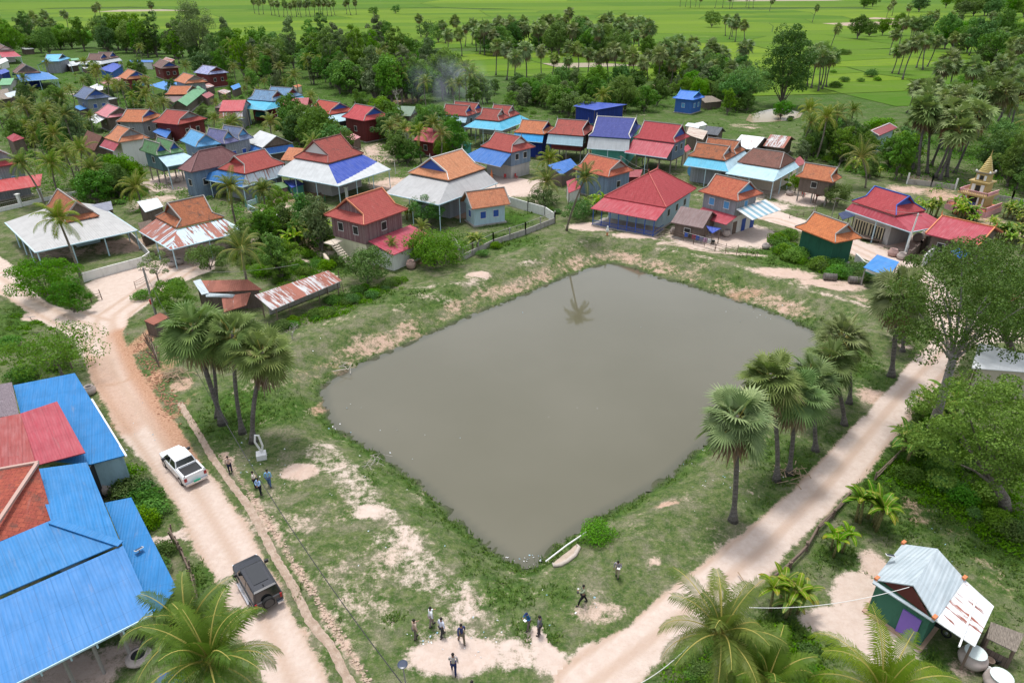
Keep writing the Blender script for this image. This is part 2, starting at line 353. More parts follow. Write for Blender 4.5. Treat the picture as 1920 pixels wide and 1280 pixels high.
# bare yards: picture point, radii in picture px, strength, redness
YARDS = [(860,1230,110,42,.95,.15),(800,1185,45,25,.5,.1),(790,1090,70,30,.62,.1),(870,1120,45,22,.5,.2),(700,965,45,22,.55,.15),(560,885,48,20,.8,.35),(640,870,26,22,.6,.15),(690,955,30,18,.75,.1),
 (740,1040,60,30,.5,.25),(640,1050,50,70,.42,.3),(640,940,40,60,.42,.4),(1130,1150,70,30,.62,.35),(1190,1060,50,30,.45,.3),(1225,1055,20,10,.6,.4),(1030,1240,60,30,.6,.1),(960,1230,70,40,.75,.1),(1010,1215,18,60,.7,.1),(1100,1240,35,25,.6,.3),
 (1250,940,35,9,.62,.7),(900,520,30,7,.75,.3),(820,560,60,10,.45,.3),(700,630,90,16,.45,.6),(620,675,60,14,.5,.7),(600,740,22,30,.55,.8),(800,610,80,12,.5,.7),(900,560,80,10,.5,.7),(1000,520,70,9,.45,.6),
 (1110,425,55,10,.8,.25),(1190,445,70,9,.68,.3),(1270,462,50,8,.6,.3),(1350,500,70,8,.4,.5),(1400,540,60,10,.55,.85),(1330,525,60,8,.42,.7),(1470,515,70,16,.85,.4),(1560,535,80,14,.8,.4),(1610,560,40,12,.5,.5),(1640,745,40,22,.6,.5),(1700,650,25,8,.5,.3),
 (1320,445,90,26,.85,.15),(1400,440,65,26,.9,.1),(1410,350,70,28,.7,.2),(1440,385,50,12,.8,.1),(1500,370,60,18,.85,.15),(1690,455,70,22,.7,.3),(1620,470,60,20,.7,.3),
 (950,355,80,18,.9,.2),(700,290,60,30,.6,.35),(570,365,50,16,.75,.85),(1000,380,50,8,.5,.3),(870,400,30,12,.7,.7),(740,345,60,16,.7,.4),
 (330,340,70,24,.85,.15),(230,285,40,14,.7,.3),(290,380,60,22,.55,.3),(560,235,60,14,.7,.3),(630,250,50,14,.7,.3),(420,250,40,10,.6,.3),(510,395,60,18,.6,.3),(500,440,70,20,.55,.3),(560,490,34,6,.75,.2),(610,475,22,7,.7,.2),
 (300,700,22,110,.62,1.0),(330,780,14,50,.5,1.0),(265,640,25,40,.7,1.0),(205,740,22,50,.55,.9),(340,720,30,20,.6,.7),(700,500,30,10,.55,.8),(780,490,60,12,.5,.9),(120,470,80,20,.6,.3),(230,460,70,20,.65,.5),(380,470,60,20,.8,.3),(330,470,60,16,.7,.4),
 (70,590,30,12,.8,.3),(250,960,30,40,.5,.3),(340,1010,26,6,.8,.1),(80,1270,160,60,.75,.3),(230,1230,70,40,.6,.3),
 (1640,1130,90,50,1,.15),(1570,1165,80,34,1.0,.12),(1620,1170,110,44,1.0,.12),(1610,1100,50,36,.9,.15),(1650,1210,90,36,.95,.12),(1640,1060,35,40,.8,.3),(1800,1250,40,30,.5,.4),(1720,960,50,40,.5,.7),(1860,1080,50,50,.45,.6),(1780,990,60,30,.42,.8),(1790,930,40,20,.4,.6),
 (1530,90,1,1,0,0),(1650,40,1,1,0,0),(1770,365,60,18,.6,.7),(1700,355,50,14,.6,.5),(1870,420,40,30,.6,.7),(1400,238,50,8,.45,.4),(1240,165,26,8,.7,.6),(760,190,36,8,.7,.7),(1180,215,40,8,.4,.3),(60,200,60,10,.45,.3),(130,175,60,6,.5,.2)]
YARDS += [(900,300,300,60,.30,.3),(450,300,280,70,.30,.4),(1350,340,260,60,.34,.3),(300,400,300,70,.28,.4),(560,950,120,90,.46,.3),(700,1100,140,110,.44,.25),(880,1190,160,80,.42,.2),(1100,1090,160,60,.36,.25),(1000,1020,60,20,.1,.3),(640,700,90,50,.42,.5),(1330,960,110,60,.34,.35)]
LUSH = [(30,600,60,80,.8),(450,770,90,60,.9),(520,760,80,40,.8),(1450,950,60,30,.6),(1480,870,80,60,.7),(700,890,60,30,.5),(760,560,160,20,.6),(1300,520,120,20,.5),(1500,600,90,30,.8),(1600,680,60,60,.7),(1000,1190,50,40,.7),(960,1110,60,50,.6),(1040,1110,50,20,.6),(820,950,60,40,.5),(900,1040,50,50,.5),
 (1120,995,50,18,.9),(930,455,100,18,.8),(950,410,60,20,.9),(600,500,80,24,.9),(1500,480,120,30,.9),(1340,240,120,30,.6),(1700,900,160,120,.9),(1850,1000,120,120,.7),(1580,1050,60,60,.6),(1480,1200,80,60,.9),(1750,1240,30,30,.8),(380,1080,40,60,.8),(320,940,30,40,.7),(230,740,30,60,.6),(70,230,140,40,.8),(1850,290,90,60,.9),(1900,240,90,60,.9),(740,1160,40,20,.6),(630,1160,20,60,.5),(560,1110,20,50,.4),(100,680,80,40,.5)]
TRACKS = [
 ([(420,850),(455,905),(500,975),(540,1040),(580,1100),(610,1150),(650,1215),(690,1280)],.35,.58,.5),
 ([(1055,1280),(1045,1240),(1020,1210),(1005,1190)],.5,.8,.1),([(340,1000),(310,1012),(290,1015)],.5,.9,.1),
 ([(620,560),(700,535),(800,545),(880,535),(960,505),(1040,480),(1100,455)],.7,.42,.2),([(1440,480),(1300,470),(1180,440),(1100,425)],.7,.55,.3),([(1240,470),(1330,490),(1420,515),(1530,555),(1640,585)],.6,.5,.25),
 ([(560,490),(600,505),(630,520)],.5,.7,.2),([(600,840),(640,880),(700,960),(760,1030),(840,1110),(860,1180)],1.6,.5,.12)]
FOREST = []
def yards_w(L):
    out = []
    for a in L:
        px, py, rx, ry = a[:4]; c = np.array(G(px, py)); ex = np.array(G(px + rx, py)) - c; y1 = np.array(G(px, py + ry)); y0 = np.array(G(px, py - ry))
        out.append((c, abs(ex[0]) + .01, abs(y0[1] - y1[1]) / 2 + .01) + tuple(a[4:]))
    return out
YW = yards_w(YARDS); LW = yards_w(LUSH); TW = [(W2(p), wd, s, r) for p, wd, s, r in TRACKS]
def sstep(x, a, b): t = np.clip((x - a) / (b - a), 0, 1); return t * t * (3 - 2 * t)
def terrain(P):
    ds = sdist(P, shoreW)
    # the bank is steep on the two far sides, gentle on the near sides
    cx, cy = shoreW.mean(0)
    far = sstep(P[:, 1] - cy - 0.15 * (P[:, 0] - cx), -4, 10)
    bw = 5.5 * far + 4.5 * (1 - far)
    wob = 0.25 * np.sin(P[:, 0] * 1.3 + 2 * np.sin(P[:, 1] * .4)) + .2 * np.sin(P[:, 1] * 1.7 + P[:, 0] * .3)
    z = np.where(ds > 0, WATER_Z * (1 - sstep(ds + wob * .5, -0.1, bw) ** .8), WATER_Z - .02 - .35 * np.clip(-ds, 0, 6) ** .8)
    z = z + np.where(ds > 0, .5 * far * sstep(ds, 3.5, 6.0) * (1 - sstep(ds, 7.5, 11)), 0)
    z = z + np.where((ds > 0) & (ds < 12), 0.10 * sstep(ds, 0, 2) * (1 - sstep(ds, 8, 12)) * (np.sin(P[:, 0] * .9 + P[:, 1] * .5) + np.sin(P[:, 0] * 2.3 - P[:, 1] * 1.9)) * .5, 0)
    z = z + np.where(np.abs(ds) < 2, (1 - np.abs(ds) / 2) * .11 * (np.sin(P[:, 0] * 3.1 + 2 * np.sin(P[:, 1] * 1.3)) + np.sin(P[:, 1] * 2.7 + 1.7 * np.sin(P[:, 0] * .9)) + .6 * np.sin(P[:, 0] * 6.3 - P[:, 1] * 5.1)), 0)
    dirt = np.zeros(len(P)); red = np.zeros(len(P)); lush = np.zeros(len(P)); wsum = np.zeros(len(P)) + 1e-6
    def add(v, r):
        nonlocal dirt, red, wsum
        m = v > dirt; red = np.where(m, r * 1.0, red); dirt = np.maximum(dirt, v)
    for c, rx, ry, s, r in YW:
        q = np.sqrt(((P[:, 0] - c[0]) / rx) ** 2 + ((P[:, 1] - c[1]) / ry) ** 2); add(s * (1 - sstep(q, .35, 1.5)), r)
    for c, rx, ry, s in LW:
        q = np.sqrt(((P[:, 0] - c[0]) / rx) ** 2 + ((P[:, 1] - c[1]) / ry) ** 2); lush = np.maximum(lush, s * (1 - sstep(q, .4, 1.4)))
    for L, wd, s, r in TW: add(s * (1 - sstep(ldist(P, L), wd * .6, wd * 1.6)), r)
    P_ = np.stack([P[:,0],P[:,1]],1); q = np.sqrt(((P[:,0]+14)/16)**2+((P[:,1]-38)/17)**2); add(.34*(1-sstep(q,.5,1.2)), .3)
    add(.2*(1-sstep(np.abs(ds-6),4,9))*(ds>0), .35)
    # exposed brown bank above the waterline
    add(np.where(ds > 0, (.28 + .22 * far) * sstep(ds, .3, 1.0) * (1 - sstep(ds, 2.6, 5.0)), 0), .62)
    add(np.where(ds > 0, .30 * (1 - sstep(ds, 9, 16)), 0), .35)
    wet = np.where(ds > -1, 1 - sstep(ds, -.1, .9), 1)
    lush = np.maximum(lush, np.where(ds > 0, .75 * (1 - sstep(np.abs(ds - .7), .3, 1.3)), 0) * (1 - .5 * far))
    for poly, r in ((lroadW, .12), (rroadW, .08), (laneW, .15)):
        d = sdist(P, poly); add(1.1 * (1 - sstep(d, -.5, 1.1)), r)
    far_l = sstep(P[:, 1], 120, 260); lush = np.maximum(lush, far_l * .8)
    # left road is stained reddish on its verge past the junction
    m = ldist(P, W2([(232,625),(262,690),(302,755),(345,820),(372,870)])); red = np.maximum(red, .95 * (1 - sstep(m, .7, 2.6))); m = ldist(P, W2([(170,680),(200,745),(235,800)])); red = np.maximum(red, .6 * (1 - sstep(m, .8, 2.6)))
    return z, dirt, red, lush, wet, ds
CLS = [W2(q) for q in ([(560,1310),(520,1215),(470,1110),(430,1030),(385,950),(345,885),(300,820),(255,760),(218,705),(195,650),(180,612),(140,600),(60,560),(0,520)], [(218,705),(200,650),(215,590),(280,545),(340,505)], [(1100,1290),(1200,1215),(1330,1110),(1430,1030),(1560,900),(1640,800),(1700,725),(1765,660),(1790,620),(1755,570),(1700,515),(1560,450),(1450,415)])]
def rut(P):
    r = np.zeros(len(P))
    for q in CLS:
        d = ldist(P, q); r = np.maximum(r, np.maximum((1 - sstep(d, .15, .55)) * .8, (d > 1.0) * (1 - sstep(np.abs(d - 1.75), .1, .45))))
    return r
def sheet(name, xs, faces, z=None, dz=0.0, mat=None, kind='structure', parent=None):
    P = np.array(xs); tz, dirt, red, lush, wet, ds = terrain(P)
    me = bpy.data.meshes.new(name); me.from_pydata([(float(a), float(b), float(c)) for (a, b), c in zip(P, tz + dz)], [], faces)
    for n, v in (("dirt", dirt), ("red", red), ("lush", lush), ("wet", wet), ("rut", rut(P) if name == "road" else np.zeros(len(P)))):
        a = me.attributes.new(n, 'FLOAT', 'POINT'); a.data.foreach_set("value", v.astype(np.float32))
    me.polygons.foreach_set("use_smooth", [True] * len(me.polygons)); me.materials.append(mat or EARTH); me.update()
    o = bpy.data.objects.new(name, me); COL.objects.link(o); o['kind'] = kind; return o
# ground: one sheet fanning out to the horizon
ys = [-60.0]; 
while ys[-1] < 12: ys.append(ys[-1] + 6)
while ys[-1] < 9000:
    y = ys[-1]; ys.append(y + (0.42 if y < 110 else 0.42 * (y / 110) ** 1.9))
NX = 430; ss = np.linspace(-1, 1, NX); xs = []
for y in ys:
    hw = 1.15 * max(y, 0) + 34
    xs.append(np.stack([ss * hw, np.full(NX, y)], 1))
pts = np.concatenate(xs); faces = []
nr = len(ys)
ii, jj = np.meshgrid(np.arange(nr - 1), np.arange(NX - 1), indexing='ij')
a = (ii * NX + jj).ravel(); faces = np.stack([a, a + 1, a + NX + 1, a + NX], 1).tolist()
ground = sheet("ground", pts, faces)
def clipgrid(poly, margin, step):
    lo = poly.min(0) - margin; hi = poly.max(0) + margin
    nx = int((hi[0] - lo[0]) / step) + 2; ny = int((hi[1] - lo[1]) / step) + 2
    gx, gy = np.meshgrid(lo[0] + np.arange(nx) * step, lo[1] + np.arange(ny) * step, indexing='ij')
    P = np.stack([gx.ravel(), gy.ravel()], 1); keep = np.concatenate([sdist(c, poly) for c in np.array_split(P, max(1, len(P) // 40000))]) < margin
    idx = {}; out = []; F = []
    def vid(k):
        if k not in idx: idx[k] = len(out); out.append(P[k])
        return idx[k]
    for i in range(nx - 1):
        for j in range(ny - 1):
            q = [i * ny + j, (i + 1) * ny + j, (i + 1) * ny + j + 1, i * ny + j + 1]
            if all(keep[k] for k in q): F.append([vid(k) for k in q])
    return out, F
for nm, poly in (("road", lroadW), ("road", rroadW), ("village_lane", laneW)):
    v, F = clipgrid(poly, 0.9, 0.34); sheet(nm, v, F, dz=0.03)
# narrow drainage trench freshly dug along the left road
TR = [(337,755),(350,777),(372,812),(400,860),(435,908),(469,953),(513,1039),(551,1101),(579,1160),(620,1211),(656,1280),(700,1360)]
Pn = [Vector((*G(*p), 0)) for p in TR]; rows = []
for i in range(len(Pn) - 1):
    n_ = max(2, int((Pn[i+1] - Pn[i]).length / .25))
    for q in range(n_): rows.append(Pn[i].lerp(Pn[i+1], q / n_))
rw = random.Random(4); mb = MB(); prev = None
for i in range(len(rows) - 1):
    d = (rows[i+1] - rows[max(i-1, 0)]).normalized(); s = Vector((d.y, -d.x, 0)); w1, w2 = .17 + rw.uniform(-.05, .05), .17 + rw.uniform(-.05, .05)
    cur = [rows[i] - s * (w1 + .1) + Vector((0,0,.02)), rows[i] - s * w1 + Vector((0,0,.06)), rows[i] - s * w1 * .5 + Vector((0,0,.03)), rows[i] + s * w2 * .5 + Vector((0,0,.035)), rows[i] + s * w2 + Vector((0,0,.06)), rows[i] + s * (w2 + .12) + Vector((0,0,.02))]
    if prev:
        for k in range(5): mb.face([prev[k], prev[k+1], cur[k+1], cur[k]])
    prev = cur
t = NT("trench_soil", .95, .1); n = t.noise(t.pos(), 2.5, 6, .7); n2 = t.noise(t.pos(), 14, 4, .7); c = t.mix(t.rng(n, .35, .65), (0.33, 0.245, 0.185), (0.45, 0.355, 0.285)); c = t.mix(t.rng(n2, .4, .75, 0, .5), c, (0.25, 0.17, 0.11)); t.bump(n2, .6, .06)
o = mb.build("trench", t.out(c)); o['kind'] = 'structure'
# pond water
t = NT("pond_water", 0.045, 0.5); P_ = t.pos()
t.p.inputs["IOR"].default_value = 1.5
n = t.noise(P_, .05, 4, .5); c = t.mix(t.rng(n, .3, .7), (0.104, 0.097, 0.062), (0.120, 0.112, 0.076))
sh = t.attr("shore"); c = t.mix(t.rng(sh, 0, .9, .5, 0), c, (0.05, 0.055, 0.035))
t.l.new(t.rng(t.noise(t.mapping(P_, (.05, .12, 1), rot=(0,0,.5)), 1, 4, .6), .4, .65, .03, .06), t.p.inputs['Roughness']); wv = t.noise(t.mapping(P_, (1, 1.6, 1)), 1.6, 5, .6); t.bump(wv, .012, .03); WATER = t.out(c)
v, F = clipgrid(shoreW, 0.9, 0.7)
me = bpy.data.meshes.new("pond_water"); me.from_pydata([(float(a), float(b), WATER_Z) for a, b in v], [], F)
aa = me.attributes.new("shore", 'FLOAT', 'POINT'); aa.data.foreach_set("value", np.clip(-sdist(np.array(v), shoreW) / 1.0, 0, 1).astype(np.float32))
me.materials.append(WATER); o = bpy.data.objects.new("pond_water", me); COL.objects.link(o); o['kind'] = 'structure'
def puddle(pxs, name="puddle", dark=False):
    mb = MB(); mb.face([G3(x, y, 0.06) for x, y in pxs][::-1]); o = mb.build(name, plain((0.30,0.24,0.15), .25, .5, .2)); o['kind'] = 'structure'
    if mb.v: pass
    return o
puddle([(1398,226),(1405,215),(1430,208),(1455,203),(1480,206),(1505,212),(1500,220),(1480,226),(1440,229),(1410,230)])
puddle([(1700,332),(1718,326),(1745,330),(1752,340),(1735,348),(1712,345)])

# rice fields: flat planted cells parted by low bunds
t = NT("rice_field", .9, .05); P_ = t.pos(); tn = t.attr("tone")
c = t.mix(tn, (0.056, 0.135, 0.008), (0.150, 0.228, 0.014)); m = t.noise(t.mapping(P_, (.05, .12, 1), rot=(0, 0, .4)), 1, 6, .65, 1.0); m2 = t.noise(P_, .8, 4, .7)
c = t.mix(t.rng(m, .35, .7, 0, .6), c, (0.10, 0.15, 0.03)); c = t.mix(t.rng(m2, .4, .8, 0, .5), c, (0.05, 0.12, 0.012)); c = t.mix(t.rng(m, .6, .68, 0, .4), c, (0.20, 0.26, 0.06))
c = t.mix(t.math('GREATER_THAN', tn, .965), c, (0.30, 0.26, 0.19)); RICE = t.out(c)
def build_rice():
    rnd = random.Random(5); mb = MB()
    lim = [(-400, 112), (0, 62), (150, 85), (380, 98), (500, 88), (640, 92), (780, 105), (860, 165), (1000, 172), (1110, 150), (1210, 150), (1300, 160), (1420, 190), (1440, 200), (1530, 232), (1700, 216), (1800, 205), (1920, 200), (2500, 190)]
    lx = [a for a, b in lim]; ly = [b for a, b in lim]
    ang = R(14); ux = np.array([math.cos(ang), math.sin(ang)]); uy = np.array([-ux[1], ux[0]])
    def node(i, j, sx, sy): 
        r = random.Random(i * 7919 + j * 104729); p = ux * (i + r.uniform(-.38, .38)) * sx + uy * (j + r.uniform(-.3, .3)) * sy
        return p
    for zi_, (y0, y1, sx, sy) in enumerate(((150, 420, 46, 24), (420, 1000, 90, 46), (1000, 4600, 240, 130))):
        nx = int(y1 * 1.5 / sx) + 2; 
        for i in range(-nx, nx):
            for j in range(int(y0 / sy) - nx // 2 - 6, int(y1 * 1.4 / sy) + nx // 2 + 6):
                q = [node(i, j, sx, sy), node(i + 1, j, sx, sy), node(i + 1, j + 1, sx, sy), node(i, j + 1, sx, sy)]
                c = sum(q) / 4
                if not (y0 <= c[1] < y1) or abs(c[0]) > 1.05 * c[1] + 40: continue
                px, py = PX(c[0], c[1]); L = np.interp(px, lx, ly)
                if py > L: continue
                if any(PX(*p)[1] > np.interp(PX(*p)[0], lx, ly) + 12 for p in q): continue
                sh = 1 - .5 / min(sx, sy); q = [c + (p - c) * sh for p in q]
                mb.face([(p[0], p[1], .12 + .05 * zi_ + .012 * ((i % 2) + 2 * (j % 2))) for p in q], tone=rnd.random() ** .9 * .95 if rnd.random() > .007 else 1.0)
    o = mb.build("rice_field", RICE); o['kind'] = 'structure'
build_rice()
for pl in ([(1540,44),(1640,33),(1735,38),(1720,46),(1600,50)], ):
    mb = MB(); mb.face([G3(x, y, .2) for x, y in pl][::-1]); o = mb.build("bare_field", plaster((.36,.27,.2),.5)); o['kind'] = 'structure'
# ------------------------------------------------ palette
RED1 = tile((0.29,0.045,0.045), (0.38,0.08,0.065), .08, .34); RED2 = tile((0.27,0.05,0.045), (0.38,0.09,0.07), .3, .3)
REDOR = tile((0.34,0.05,0.035), (0.50,0.15,0.075), .15, .3); ORG = tile((0.48,0.155,0.075), (0.58,0.24,0.125), .2, .34); ORG2 = tile((0.40,0.11,0.055), (0.54,0.2,0.09), .25, .3)
OLD = tile((0.26,0.085,0.045), (0.44,0.15,0.065), .45, .26); DKT = tile((0.15,0.065,0.05), (0.22,0.10,0.075), .4, .28); MAR = tile((0.19,0.085,0.09), (0.23,0.115,0.115), .1, .4)
BRN = tile((0.16,0.095,0.085), (0.21,0.13,0.115), .2, .35); NAVY = tile((0.035,0.05,0.22), (0.06,0.08,0.28), .05, .4); SLATE = tile((0.09,0.15,0.27), (0.18,0.23,0.36), .3, .3)
PURP = tile((0.09,0.12,0.28), (0.2,0.19,0.33), .25, .3); GRN = tile((0.07,0.19,0.07), (0.12,0.27,0.12), .3, .3); SKYT = tile((0.08,0.32,0.6), (0.15,0.4,0.68), .12, .4)
BRED = tile((0.34,0.035,0.045), (0.40,0.06,0.07), .03, .4)
M_RED = metal((0.37,0.04,0.06)); M_DRED = metal((0.27,0.045,0.05), .15); M_PINK = metal((0.5,0.2,0.21)); M_BLUE = metal((0.02,0.13,0.42)); M_BLUE2 = metal((0.03,0.17,0.45), 0, .2)
M_ROYAL = metal((0.018,0.06,0.36)); M_CYAN = metal((0.06,0.38,0.55)); M_WHITE = metal((0.56,0.58,0.58)); M_GREY = metal((0.52,0.55,0.56)); M_LBLUE = metal((0.40,0.58,0.66)); M_RUSTW = metal((0.50,0.64,0.70), .66)
M_RUST = metal((0.42,0.42,0.42), 1.15, .25, .2, .7); M_RUSTM = metal((0.5,0.5,0.5), .75, .25, .2, .6); M_BRN = metal((0.17,0.105,0.10), .1); M_DGREY = metal((0.10,0.11,0.12)); M_BLFLAT = metal((0.03,0.2,0.52)); M_TEAL = metal((0.04,0.33,0.27)); M_LGREEN = metal((0.13,0.34,0.16))
M_ZINC = metal((0.46,0.54,0.58), .1, .3, .3, .4); M_ZW = metal((0.72,0.74,0.75), .35, .3)
W_GREY = plank((0.33,0.35,0.38), .22); W_BLUE = plank((0.22,0.30,0.40), .22); W_WOOD = plank((0.20,0.155,0.13), .2); W_DRED = plank((0.20,0.045,0.045), .25); W_PURPLE = plank((0.20,0.10,0.11), .2, .5, (0.33,0.24,0.23)); W_NAVY = plank((0.02,0.045,0.26), .25)
P_WHITE = plaster((0.72,0.72,0.68)); P_CREAM = plaster((0.72,0.68,0.48)); P_LBLUE = plaster((0.42,0.56,0.62), .3); P_GREEN = plaster((0.02,0.10,0.06), .5); P_GREY = plaster((0.42,0.41,0.39)); P_BLUE = plaster((0.05,0.14,0.42)); P_TEAL = plaster((0.10,0.38,0.33)); P_BEIGE = plaster((0.56,0.49,0.40)); P_CONC = plaster((0.36,0.34,0.31), .8)
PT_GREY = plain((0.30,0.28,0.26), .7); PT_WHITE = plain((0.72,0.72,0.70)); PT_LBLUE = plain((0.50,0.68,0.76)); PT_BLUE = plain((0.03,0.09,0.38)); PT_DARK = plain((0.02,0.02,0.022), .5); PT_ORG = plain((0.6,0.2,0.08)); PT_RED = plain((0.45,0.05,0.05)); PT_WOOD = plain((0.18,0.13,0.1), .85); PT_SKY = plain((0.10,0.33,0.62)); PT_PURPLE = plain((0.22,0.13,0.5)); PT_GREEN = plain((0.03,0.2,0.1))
THATCH = thatch(); THATCHD = thatch((0.2,0.16,0.13))
HPTS = []      # picture points of each house, used so planting leaves them in view
FOOT = []      # footprints kept free of planting

class HouseFrame:
    def __init__(s, P0, P1, P2, z):
        a = G3(*P0, z); o = G3(*P1, z); b = G3(*P2, z); vb = a - o; va = b - o; vb.z = va.z = 0
        if va.length >= vb.length:
            s.A = va.normalized(); s.La = va.length; n = Vector((-s.A.y, s.A.x, 0))
            if n.dot(vb) < 0: n = -n
            s.B = n; s.Lb = max(vb.dot(n), 1.5)
        else:
            s.B = vb.normalized(); s.Lb = vb.length; n = Vector((-s.B.y, s.B.x, 0))
            if n.dot(va) < 0: n = -n
            s.A = n; s.La = max(va.dot(n), 1.5)
        s.O = Vector((o.x, o.y, 0))
    def p(s, a, b, z): return s.O + s.A * a + s.B * b + Vector((0, 0, z))
    def loc(s, v): d = Vector(v) - s.O; return d.dot(s.A), d.dot(s.B)

def roof(fr, root, ze, zr, ridge, k, e, mat, gmat, trim, name='roof', fin=True, th=.14, over=.35, rng_=None):
    """hip-and-gable roof over a rectangle; k = height share of the end skirt, e = its depth"""
    a0, a1, b0, b1 = rng_ or (0, fr.La, 0, fr.Lb)
    if ridge == 'a': L = a1 - a0; W = b1 - b0; T = lambda q, t, z: fr.p(a0 + q, b0 + t, z)
    else: L = b1 - b0; W = a1 - a0; T = lambda q, t, z: fr.p(a0 + t, b0 + q, z)
    zk = ze + k * (zr - ze); m = MB(); U = T(1, 0, 0) - T(0, 0, 0)
    if k >= .99: e = min(e if e > 0 else W / 2, L * .48); ro = 0
    else: ro = over if k > 0 else 0; e = e if k > 0 else 0
    ey = k * W / 2; rl, rr = e - ro, L - e + ro
    if k < .99 and k > 0: near = [T(0,0,ze), T(L,0,ze), T(L-e,ey,zk), T(rr,W/2,zr), T(rl,W/2,zr), T(e,ey,zk)]; farp = [T(0,W,ze), T(L,W,ze), T(L-e,W-ey,zk), T(rr,W/2,zr), T(rl,W/2,zr), T(e,W-ey,zk)]
    elif k >= .99: near = [T(0,0,ze), T(L,0,ze), T(L-e,W/2,zr), T(e,W/2,zr)]; farp = [T(0,W,ze), T(L,W,ze), T(L-e,W/2,zr), T(e,W/2,zr)]
    else: near = [T(0,0,ze), T(L,0,ze), T(L,W/2,zr), T(0,W/2,zr)]; farp = [T(0,W,ze), T(L,W,ze), T(L,W/2,zr), T(0,W/2,zr)]
    m.slab(near, th, U); m.slab(farp, th, U); V = T(0,1,0) - T(0,0,0)
    if k >= .99: m.slab([T(0,0,ze), T(0,W,ze), T(e,W/2,zr)], th, V); m.slab([T(L,0,ze), T(L,W,ze), T(L-e,W/2,zr)], th, V)
    elif k > 0:
        m.slab([T(0,0,ze), T(0,W,ze), T(e+.05,W-ey,zk), T(e+.05,ey,zk)], th, V); m.slab([T(L,0,ze), T(L,W,ze), T(L-e-.05,W-ey,zk), T(L-e-.05,ey,zk)], th, V)
    ro_ = m.build(name, mat, root)
    if k < .99:
        i = e + .1 if k > 0 else .45
        for s1 in (i, L - i):
            g = MB()
            y0 = ey if k > 0 else .3; z0 = zk if k > 0 else ze
            tri = [T(s1, y0 + .1, z0 - .05), T(s1, W - y0 - .1, z0 - .05), T(s1, W / 2, zr - .2)]; d = (T(.08, 0, 0) - T(0, 0, 0)) * (1 if s1 < L / 2 else -1)
            g.face(tri); g.face([p + d for p in tri][::-1])
            for q in range(3): g.face([tri[q], tri[(q + 1) % 3], tri[(q + 1) % 3] + d, tri[q] + d])
            g.build('gable', gmat, root)
    if trim is not None:
        c = MB(); up = Vector((0, 0, .07)); w_ = .15
        c.bar(T(rl if k<.99 and k>0 else (e if k>=.99 else 0), W/2, zr) + up, T(rr if k<.99 and k>0 else (L-e if k>=.99 else L), W/2, zr) + up, w_, .16)
        if k >= .99:
            for q, s1 in ((0, e), (L, L - e)):
                for t_ in (0, W): c.bar(T(q, t_, ze) + up, T(s1, W/2, zr) + up, w_ * .8, .12)
        else:
            for q, s1, rx in ((0, e, rl), (L, L - e, rr)):
                for t_, ty in ((0, ey), (W, W - ey)):
                    if k > 0:
                        c.bar(T(q, t_, ze) + up, T(s1, ty, zk) + up, w_ * .8, .12); c.bar(T(s1, ty, zk) + up, T(rx, W/2, zr) + up, .16, .2)
                    else: c.bar(T(rx, t_, ze) + up, T(rx, W/2, zr) + up, .16, .18)
        if fin:
            for rx, sg in ((rl if 0<k<.99 else (0 if k==0 else e), -1), (rr if 0<k<.99 else (L if k==0 else L-e), 1)):
                p = T(rx, W/2, zr); d = (T(sg, 0, 0) - T(0, 0, 0)); c.tube([p + up, p + d * .15 + Vector((0,0,.4)), p + d * .1 + Vector((0,0,.85))], [.1, .07, .015], 5)
        c.build('roof_trim', trim, root)
    return ro_
def window(root, c, u, n, w=1.0, h=1.1, shut=None, frame=PT_WHITE):
    """window standing on a wall point c, u along the wall, n outward"""
    up = Vector((0, 0, 1)); f = MB()
    for s1 in (-1, 1): f.bar(c + u * (w / 2) * s1 - up * h / 2 + n * .03, c + u * (w / 2) * s1 + up * h / 2 + n * .03, .05, .06)
    f.bar(c - u * (w / 2 + .04) + up * h / 2 + n * .03, c + u * (w / 2 + .04) + up * h / 2 + n * .03, .08, .08); f.bar(c - u * (w / 2 + .04) - up * h / 2 + n * .03, c + u * (w / 2 + .04) - up * h / 2 + n * .03, .09, .08)
    wo = f.build('window', frame, root); p = MB(); p.box(c + n * .02, (w - .06, .04, h - .06), ax=(u, n, up)); p.build('pane', shut or PT_DARK, wo)
def wallbox(fr, root, rg, z0, z1, mat, name='wall'):
    a0, a1, b0, b1 = rg; m = MB(); q = [fr.p(a0,b0,z0), fr.p(a1,b0,z0), fr.p(a1,b1,z0), fr.p(a0,b1,z0)]; up = Vector((0,0,z1-z0))
    for i in range(4): m.face([q[(i+1)%4], q[i], q[i] + up, q[(i+1)%4] + up])
    m.face([x + up for x in q]); m.face(q[::-1]); return m.build(name, mat, root)
HN = 0
